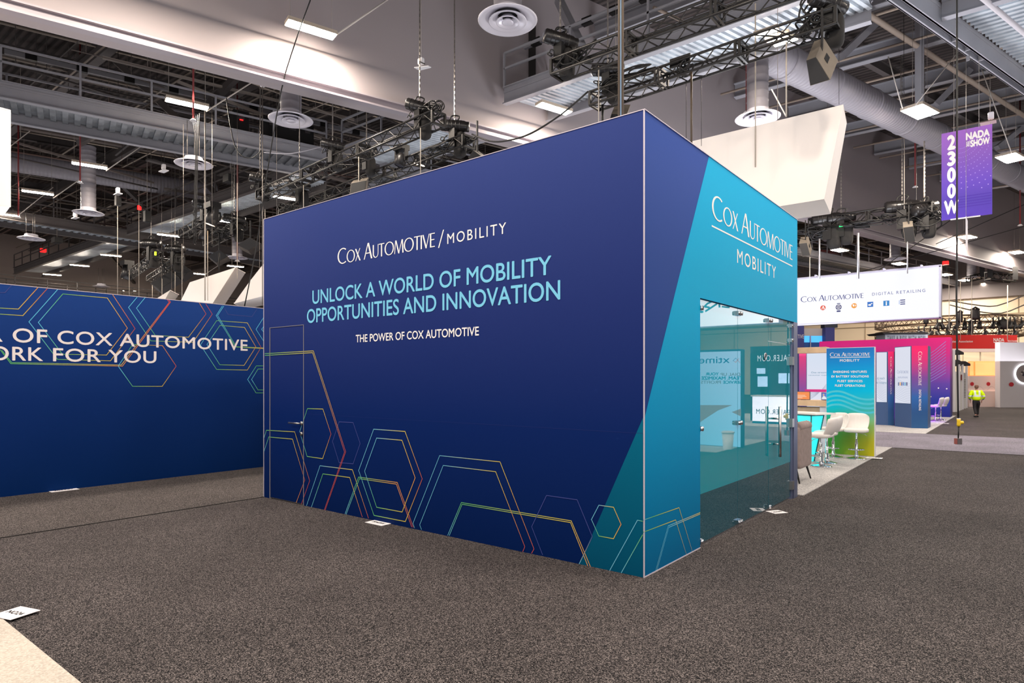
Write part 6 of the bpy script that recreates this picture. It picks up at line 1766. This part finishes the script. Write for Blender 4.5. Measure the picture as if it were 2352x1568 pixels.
# roof of a small house exhibit
d = 41
t = thing('house_exhibit', 'grey house-shaped exhibit with a thin black roof behind the pink wall', 'exhibit', floor_at(2080, 925))
part_px('wall', t, d, 2033, 2131, 767, 925, mat('blue_grey_cladding', (196, 202, 214), 0.6), 1.0)
mb = MB(); mb.slab([at_d(2026, 763.5, d - 0.3), at_d(2133, 762, d - 0.3), at_d(2131, 767.5, d - 0.3), at_d(2032, 767.5, d - 0.3)], FW * 1.8); mb.build('roof', RF, t)
mb = MB(); f = ffx(d - 0.01)
letters(mb, f, 'TAKE A RIDE WITH MOBI', f.uv(2038, 780)[0], f.uv(2126, 780)[0], f.uv(2080, 781)[1], f.uv(2080, 771)[1], rgb(110, 112, 124), 0.01, 1.3, 0.01)
mb.build('lettering', INK, t)
# indigo and blue exhibit behind the nearest booth
d = 38
t = thing('blue_exhibit', 'indigo exhibit with glowing blue windows, behind the oak kiosk', 'exhibit', floor_at(1865, 936))
part_px('indigo_pier', t, d, 1815, 1847, 748, 936, mat('indigo_panel', (66, 70, 140), 0.6), 0.5); part_px('indigo_wing', t, d - 0.2, 1896, 1917, 752, 936, mat('indigo_panel'), 0.6)
part_px('grey_top', t, d + 0.2, 1845, 1897, 754, 771, mat('pale_grey_board', (206, 200, 196), 0.6), 0.4)
part_px('lit_window', t, d + 0.2, 1847, 1893, 771, 786, mat('blue_window', (86, 186, 250), 0.3, emit=(70, 176, 250), es=0.9), 0.2); part_px('dark_window', t, d + 0.2, 1847, 1893, 786, 936, mat('deep_blue_board', (20, 84, 168), 0.4), 0.2)
part_px('mullion', t, d + 0.1, 1861, 1863, 771, 936, ALU, 0.1)
mb = MB(); f = ffx(d - 0.01); letters(mb, f, 'AUTOMOTIVE', f.uv(1800, 772)[0], f.uv(1846, 772)[0], f.uv(1830, 777)[1], f.uv(1830, 768)[1], CW, 0, 1, 0.01); mb.build('lettering', INK, t)
t = thing('dark_header', 'dark louvred box on the roof of the indigo exhibit', 'roof unit', at_d(1908, 750, 40)); part_px('box', t, 40, 1894, 1924, 735, 752, mat('charcoal_board', (70, 74, 84), 0.6), 0.5)
# ring truss with lamps
d = 48
R0 = 5.2; C = at_d(2282, 757, d) + FW * R0
BRZ = mat('bronze_truss', (108, 90, 74), 0.45, 0.4)
def ring_truss(label, cz, R, tilt=0.0):
    t = thing('ring_truss', label, 'truss', (C.x, C.y, cz), 'round lighting trusses')
    N = 64
    def pt(k, r, z): a = 2 * PI * k / N; return Vector((C.x + r * math.cos(a), C.y + r * math.sin(a), cz + z))
    for r, z in ((R, 0), (R, .5), (R - .5, .5), (R - .5, 0)): MB().tube([pt(k, r, z) for k in range(N)], 0.045, 6, closed=True).build('chord', BRZ, t)
    mb = MB()
    for k in range(N):
        mb.tube([pt(k, R, 0 if k % 2 else .5), pt(k + 1, R, .5 if k % 2 else 0)], 0.025, 5); mb.tube([pt(k, R - .5, 0 if k % 2 else .5), pt(k + 1, R - .5, .5 if k % 2 else 0)], 0.025, 5); mb.tube([pt(k, R, 0), pt(k, R - .5, 0)], 0.02, 5)
    mb.build('lattice', BRZ, t); return t
z1_, z2_ = at_d(2290, 737, d).z, at_d(2290, 762, d).z
ring_truss('upper round lighting truss before the cream far wall', z1_, R0); ring_truss('lower round lighting truss close above the red sign', z2_ - 0.1, R0)
SPOT = mat('spot_black', (28, 27, 30), 0.5)
def spot(label, px, py, dd, s=0.3, ang=0.4):
    c = at_d(px, py, dd); t = thing('spotlight', label, 'stage light', c, 'spotlights on the round trusses')
    MB().lathe([(0.005, s), (0.5 * s, s * 0.9), (0.55 * s, -s * 0.5), (0.7 * s, -s), (0.005, -s)], 12, c, (math.sin(ang), 0.2, 1)).build('can', SPOT, t)
    MB().tube([c + UP * s * 0.5, c + UP * s * 2.2], 0.06, 6).build('clamp', SPOT, t); return t
pos = ['first', 'second', 'third', 'fourth', 'fifth', 'sixth', 'seventh', 'eighth', 'ninth', 'tenth', 'eleventh', 'twelfth']
for k, (px, a) in enumerate(((2153, .5), (2164, -.5), (2180, .4), (2198, .7), (2216, 0), (2250, .1), (2281, .2), (2294, -.6), (2302, .3), (2320, .2), (2331, -.3), (2346, .9))):
    spot(pos[k] + ' small spotlight from the left under the upper round truss', px, 747 - (1 if k > 4 else -1), d, 0.27, a)
for k, (px, a) in enumerate(((2110, .4), (2123, -.4), (2137, .8), (2156, -.8), (2175, .6), (2190, .2), (2225, .4), (2262, .5), (2295, .2), (2330, .4))):
    spot(pos[k] + ' small spotlight from the left under the lower round truss', px, 767, d - 0.2, 0.27, a)
for px, py, h, lb_ in ((2205, 728, 1.1, 'left black hoist standing up over the round truss'), (2240, 722, 1.2, 'right black hoist standing up over the round truss'), (2230, 753, 1.3, 'tall black lamp between the two round trusses'), (2305, 746, 1.0, 'broad black lamp cluster on the upper round truss'), (2127, 737, 0.7, 'black hoist at the left end of the upper round truss')):
    c = at_d(px, py, d); t = thing('ring_hoist', lb_, 'hoist', c, 'hoists on the round trusses'); w_ = 0.35 if 'tall' in lb_ or 'left' in lb_ else 0.6
    MB().ellipsoid(c, (w_, w_, h * 0.7), 0.5, 14, 10).build('body', SPOT, t); MB().tube([c + UP * h * .3 - RT * w_ * .5, c + UP * h * .45, c + UP * h * .3 + RT * w_ * .5], 0.08, 6).build('top_bar', SPOT, t); MB().tube([c, c - UP * h * .6], 0.06, 6).build('stem', SPOT, t)

# ================================================================== THE PERSON
def skinned(name, verts, edges, radii, m, parent=None, sub=2, root=0, colfn=None):
    me = bpy.data.meshes.new(name); me.from_pydata(verts, edges, []); o = bpy.data.objects.new(name, me); COL.objects.link(o)
    o.modifiers.new('skin', 'SKIN'); sd = o.modifiers.new('sub', 'SUBSURF'); sd.levels = sub; sd.render_levels = sub
    for i, r in enumerate(radii):
        v = me.skin_vertices[0].data[i]; v.radius = r if isinstance(r, tuple) else (r, r); v.use_root = (i == root)
    dg = bpy.context.evaluated_depsgraph_get(); nm = bpy.data.meshes.new_from_object(o.evaluated_get(dg)); o.modifiers.clear(); o.data = nm; nm.name = name
    bpy.data.meshes.remove(me)
    for p_ in nm.polygons: p_.use_smooth = True
    nm.materials.clear(); nm.materials.append(m)
    if colfn:
        at = nm.color_attributes.new('Ink', 'FLOAT_COLOR', 'POINT')
        for i, v in enumerate(nm.vertices): at.data[i].color = (*colfn(v.co), 1)
    if parent: o.parent = parent
    return o
SK = mat('skin', (196, 150, 128), 0.6)
base = floor_at(2243, 958)
# local frame: +y away from the camera (the way the person walks), height 1.75 then scaled
V, E, Rr = [], [], []
def vv(x, y, z, r): V.append((x, y, z)); Rr.append(r); return len(V) - 1
def link(*ids): E.extend(zip(ids, ids[1:]))
pel = vv(0, 0, .95, (.15, .11)); ab = vv(0, .01, 1.1, (.145, .105)); ch_ = vv(0, .02, 1.3, (.17, .115)); nk0 = vv(0, .02, 1.45, (.075, .07)); nk1 = vv(0.0, .03, 1.52, .055); hd0 = vv(0, .04, 1.60, (.072, .085)); hd1 = vv(0, .035, 1.68, (.08, .095)); hd2 = vv(0, .02, 1.745, (.05, .06))
link(pel, ab, ch_, nk0, nk1, hd0, hd1, hd2)
nose = vv(0, .135, 1.635, .014); link(hd0, nose)
hands = []
for s in (-1, 1):
    sh = vv(s * .19, .02, 1.41, .065); el = vv(s * .30, -.06, 1.14, .045); wr = vv(s * .27, .06, .93, .03); pm = vv(s * .265, .08, .87, (.035, .018)); link(ch_, sh, el, wr, pm)
    for k in range(4):
        a = vv(s * .265, .055 + .018 * k, .81, .009); b = vv(s * .255, .06 + .018 * k, .765 - .008 * (1.5 - abs(k - 1.5)), .0075); link(pm, a, b)
    th_ = vv(s * .25, .12, .84, .010); th2 = vv(s * .24, .135, .805, .008); link(pm, th_, th2)
    hp = vv(s * .09, 0, .88, .095); y = .10 * s
    kn = vv(s * .10, .06 + y, .5, .06); an = vv(s * .10, y * (1.6 if s > 0 else 2.2), .09 if s > 0 else .13, .04); to = vv(s * .11, y * 1.6 + .15, .03 if s > 0 else .05, .035); link(pel, hp, kn, an, to)
person = skinned('person', V, E, Rr, SK, None, 1)
tag(person, 'person in a lime high-visibility jacket and black trousers walking away down the aisle', 'person')
for e_ in (-1, 1):
    mb = MB(); mb.ellipsoid((e_ * .085, .03, 1.635), (.02, .045, .06), 1, 10, 8); mb.build('ear', SK, person, (0, 0, 0))
    mb = MB(); mb.ellipsoid((e_ * .033, .112, 1.655), (.024, .02, .014), 1, 10, 8); mb.build('eye', mat('eye_dark', (60, 50, 46), 0.3), person, (0, 0, 0))
mb = MB(); mb.ellipsoid((0, .122, 1.585), (.05, .016, .014), 1, 12, 8); mb.build('mouth', mat('lip', (160, 96, 90), 0.5), person, (0, 0, 0))
mb = MB(); mb.ellipsoid((0, .0, 1.69), (.185, .20, .15), 0.9, 20, 12); mb.ellipsoid((0, -.03, 1.64), (.165, .14, .15), 0.9, 18, 10); mb.build('hair', mat('grey_brown_hair', (120, 84, 70), 0.8), person, (0, 0, 0))
V, E, Rr = [], [], []
w0 = vv(0, .0, .88, (.225, .16)); w1 = vv(0, .0, 1.05, (.23, .165)); w2 = vv(0, .02, 1.28, (.235, .165)); w3 = vv(0, .02, 1.42, (.15, .12)); w4 = vv(0, .02, 1.49, (.085, .085)); link(w0, w1, w2, w3, w4)
for s in (-1, 1):
    a = vv(s * .22, .02, 1.40, .105); b = vv(s * .335, -.06, 1.14, .085); c = vv(s * .285, .05, .95, .065); link(w2, a, b, c)
LIME, SILV, DARKN = rgb(206, 240, 20), rgb(214, 222, 232), rgb(38, 42, 60)
def jc(c):
    if abs(c.x) > .26 and c.z < 1.0: return rgb(120, 130, 180)
    if 1.12 < c.z < 1.19 or (abs(c.x) > .08 and abs(c.x) < .13 and c.z > 1.19 and c.z < 1.46): return SILV
    if 1.30 < c.z < 1.33 and abs(c.x) < .2: return rgb(150, 190, 30)
    return LIME
skinned('jacket', V, E, Rr, mat_print('jacket_cloth', 0.7), person, 3, 0, jc)
V, E, Rr = [], [], []
q0 = vv(0, 0, 1.0, (.17, .13)); q1 = vv(0, 0, .9, (.18, .14)); link(q0, q1)
for s in (-1, 1):
    y = .10 * s
    hp = vv(s * .10, 0, .82, .11); kn = vv(s * .10, .06 + y, .5, .082); an = vv(s * .10, y * (1.6 if s > 0 else 2.2), .12 if s > 0 else .16, .062); link(q1, hp, kn, an)
skinned('trousers', V, E, Rr, mat('black_trousers', (26, 24, 26), 0.8), person, 2, 0)
for s in (-1, 1):
    y = .10 * s; mb = MB(); mb.ellipsoid((s * .105, y * (1.6 if s > 0 else 1.9) + .07, .05 if s > 0 else .06), (.1, .28, .1), 0.7, 18, 10); mb.build('shoe', mat('black_shoe', (20, 20, 22), 0.5), person, (0, 0, 0))
sc_ = 1.44 / 1.75
person.location = base; person.scale = (sc_, sc_, sc_); person.rotation_euler = (0, 0, YAW - math.radians(18))
# ================================================================== EXHIBITS ACROSS THE AISLE (seen in the glass)
def refl(px, py, y):
    p = at_y(px, py, y); return Vector((2 * (GX + 0.006) - p.x, p.y, p.z))
XY_ = 15.9
xf = Face((0, XY_, 0), (1, 0, 0))
def rx(px, y=XY_): return refl(px, 900, y).x + 0.0
def rz_(px, py, y=XY_): return refl(px, py, y).z
x0, x1 = rx(1701), 2.6; z1 = rz_(1608, 804)
t = thing('lightbox_wall', 'pale blue wall reading xtime with added glow, mirrored in the left glass pane', 'lightbox', ((x0 + x1) / 2, XY_, 0.012))
MB().bx((x0, XY_ + 0.005, 0.012), (x1, XY_ + 0.3, z1)).build('frame', mat('slate_blue_panel'), t)
mb = MB(); gradient(mb, xf, x0, x1, 0.02, z1 - 0.05, lambda a, b: mixc(rgb(150, 214, 246), rgb(190, 216, 250), b), 2, 6, 0.001)
GRY = rgb(120, 110, 116)
def mword(s, pa, pb, ya, yb, col, bold=0.01):
    letters(mb, xf, s, rx(pa), rx(pb), rz_((pa + pb) / 2, yb), rz_((pa + pb) / 2, ya), col, bold, 1.0, 0.004)
mword('xtime', 1676, 1606, 819, 834, rgb(20, 70, 130), 0.0)
strip(mb, xf, [(rx(1697), rz_(1697, 823), rgb(220, 110, 90)), (rx(1690), rz_(1690, 832), rgb(220, 110, 90)), (rx(1684), rz_(1684, 828), rgb(90, 130, 180)), (rx(1690), rz_(1690, 822), rgb(90, 130, 180)), (rx(1700), rz_(1700, 833), rgb(220, 110, 90))], 0.012, 0.004)
mword('DIAL UP', 1700, 1655, 856, 863, GRY); mword('YOUR', 1651, 1621, 855, 862, rgb(20, 120, 150), 0.03)
mword('TEAM. MAXIMIZE', 1706, 1611, 864, 872, rgb(20, 120, 150), 0.03); mword('SERVICE', 1704, 1661, 874, 881, rgb(20, 120, 150), 0.03); mword('PROFITS', 1656, 1610, 874, 881, GRY)
def rp(px, py): return (rx(px), rz_(px, py))
poly(mb, xf, [rp(1682, 930), rp(1600, 930), rp(1600, 975), rp(1625, 958), rp(1650, 942)], rgb(150, 128, 124), 0.003); poly(mb, xf, [rp(1702, 938), rp(1681, 946), rp(1702, 956)], rgb(150, 128, 124), 0.003)
mb.build('printed_face', mat_print('pale_added_glow', 0.5, 1.5), t)  # backlight added so the wall shows bright in the glass
# counter exhibit farther on
DY = 25.0
df = Face((0, DY, 0), (1, 0, 0)); f2 = Face((0, DY + 1.6, 0), (1, 0, 0))
t = thing('reception_counter', 'white reception counter with black lettering, mirrored in the glass door', 'counter', (2.2, DY, 0.014))
c0, c1 = rx(1835, DY), rx(1728, DY); ct = rz_(1780, 911, DY)
MB().bx((c0, DY + 0.01, 0.1), (c1, DY + 0.7, ct)).build('front_panel', mat('lit_counter_white', (245, 242, 255), 0.4, emit=(245, 242, 255), es=1.6), t); MB().bx((c0, DY, 0.014), (c1, DY + 0.7, 0.1)).build('plinth', mat('teal_plinth', (30, 110, 150), 0.5), t); MB().bx((c0 - .05, DY - .05, ct), (c1 + .05, DY + .75, ct + .05)).build('worktop', mat('white_laminate'), t)
mb = MB(); letters(mb, df, 'DEALER.COM', rx(1826, DY), rx(1737, DY), rz_(1780, 951, DY), rz_(1780, 940, DY), rgb(40, 40, 60), 0.0, 1.2, 0.006); mb.build('lettering', INK, t)
t = thing('back_wall_panel', 'dark panel wall behind the reception counter, mirrored in the glass door', 'display wall', (2.2, DY + 1.6, 0.014))
MB().bx((c0 - 0.4, DY + 1.61, 0.014), (c1 + 0.6, DY + 1.9, rz_(1780, 794, DY + 1.6))).build('panel', mat('dark_slate', (52, 60, 74), 0.6), t)
mb = MB(); letters(mb, f2, 'DEALER.COM', rx(1826, DY + 1.6), rx(1740, DY + 1.6), rz_(1780, 829, DY + 1.6), rz_(1780, 815, DY + 1.6), rgb(240, 244, 250), 0.0, 1.2, 0.006); mb.build('lettering', mat_print('pale_added_glow'), t)
for k, (pa, pb, ya, yb, lb_) in enumerate(((1762, 1740, 864, 888, 'left'), (1757, 1738, 845, 858, 'upper'), (1822, 1788, 857, 880, 'right'))):
    q = DY + 1.3; u0, u1 = sorted((rx(pa, q), rx(pb, q)))
    m_ = thing('monitor', lb_ + ' pale screen behind the reception counter, mirrored in the glass', 'monitor', ((u0 + u1) / 2, q, 1.2)); MB().bx((u0, q, rz_(1780, yb, q)), (u1, q + .06, rz_(1780, ya, q))).build('screen', mat('pale_blue_screen', (190, 220, 255), 0.4, emit=(190, 220, 255), es=1.0), m_)
    MB().bx(((u0 + u1) / 2 - .03, q + .06, ct), ((u0 + u1) / 2 + .03, q + .1, rz_(1780, ya, q))).build('stand', BLACK(), m_)
b = refl(1714, 1032, 15.2); b.x = 0.42; b.y = 15.3; b.z = 0.012
t = thing('waste_bin', 'white waste bin, mirrored at the foot of the middle glass pane', 'bin', b)
MB().lathe([(0.11, 0), (0.14, 0.4), (0.13, 0.4), (0.10, 0.02)], 20, b).build('bucket', mat('white_plastic', (235, 235, 235), 0.4), t); MB().lathe([(0.15, 0.39), (0.16, 0.42), (0.13, 0.44), (0.12, 0.4)], 20, b).build('bag_rim', mat('clear_bag', (215, 220, 220), 0.3), t)
HY_ = 20.0
hf = Face((0, HY_, 0), (1, 0, 0)); h0, h1 = 0.55, 5.5
t = thing('led_sign', 'white lit overhead sign with a teal flourish, mirrored at the top of the glass', 'hanging sign', (3, HY_, rz_(1608, 750, HY_)))
hz0 = rz_(1650, 749, HY_)
MB().bx((h0, HY_ + .01, hz0), (h1, HY_ + .4, hz0 + 2.0)).build('frame', ALU, t)
mb = MB(); rect(mb, hf, h0 + .02, h1 - .02, hz0 + .02, hz0 + 1.96, rgb(250, 250, 255), 0.004)
TL = rgb(40, 130, 150)
def hp_(px, py): return (rx(px, HY_), rz_(px, py, HY_))
strip(mb, hf, [(*hp_(*q), TL) for q in ((1620, 715), (1634, 706), (1646, 698), (1650, 694), (1640, 690), (1625, 697), (1618, 704), (1630, 706))], 0.06, 0.006); strip(mb, hf, [(*hp_(*q), TL) for q in ((1652, 697), (1653, 706))], 0.06, 0.006); strip(mb, hf, [(*hp_(*q), TL) for q in ((1658, 704), (1676, 706))], 0.05, 0.006); disc(mb, hf, *hp_(1612, 716), .06, .04, TL, 0.006)
mb.build('screen', mat_print('mirror_screen', 0.4, 2.4), t)
for x in (h0 + .4, h1 - .4): MB().tube([(x, HY_ + .2, hz0 + 2.0), (x, HY_ + .2, 14.92)], 0.02, 6).build('hanging_rod', WIRE(), t)
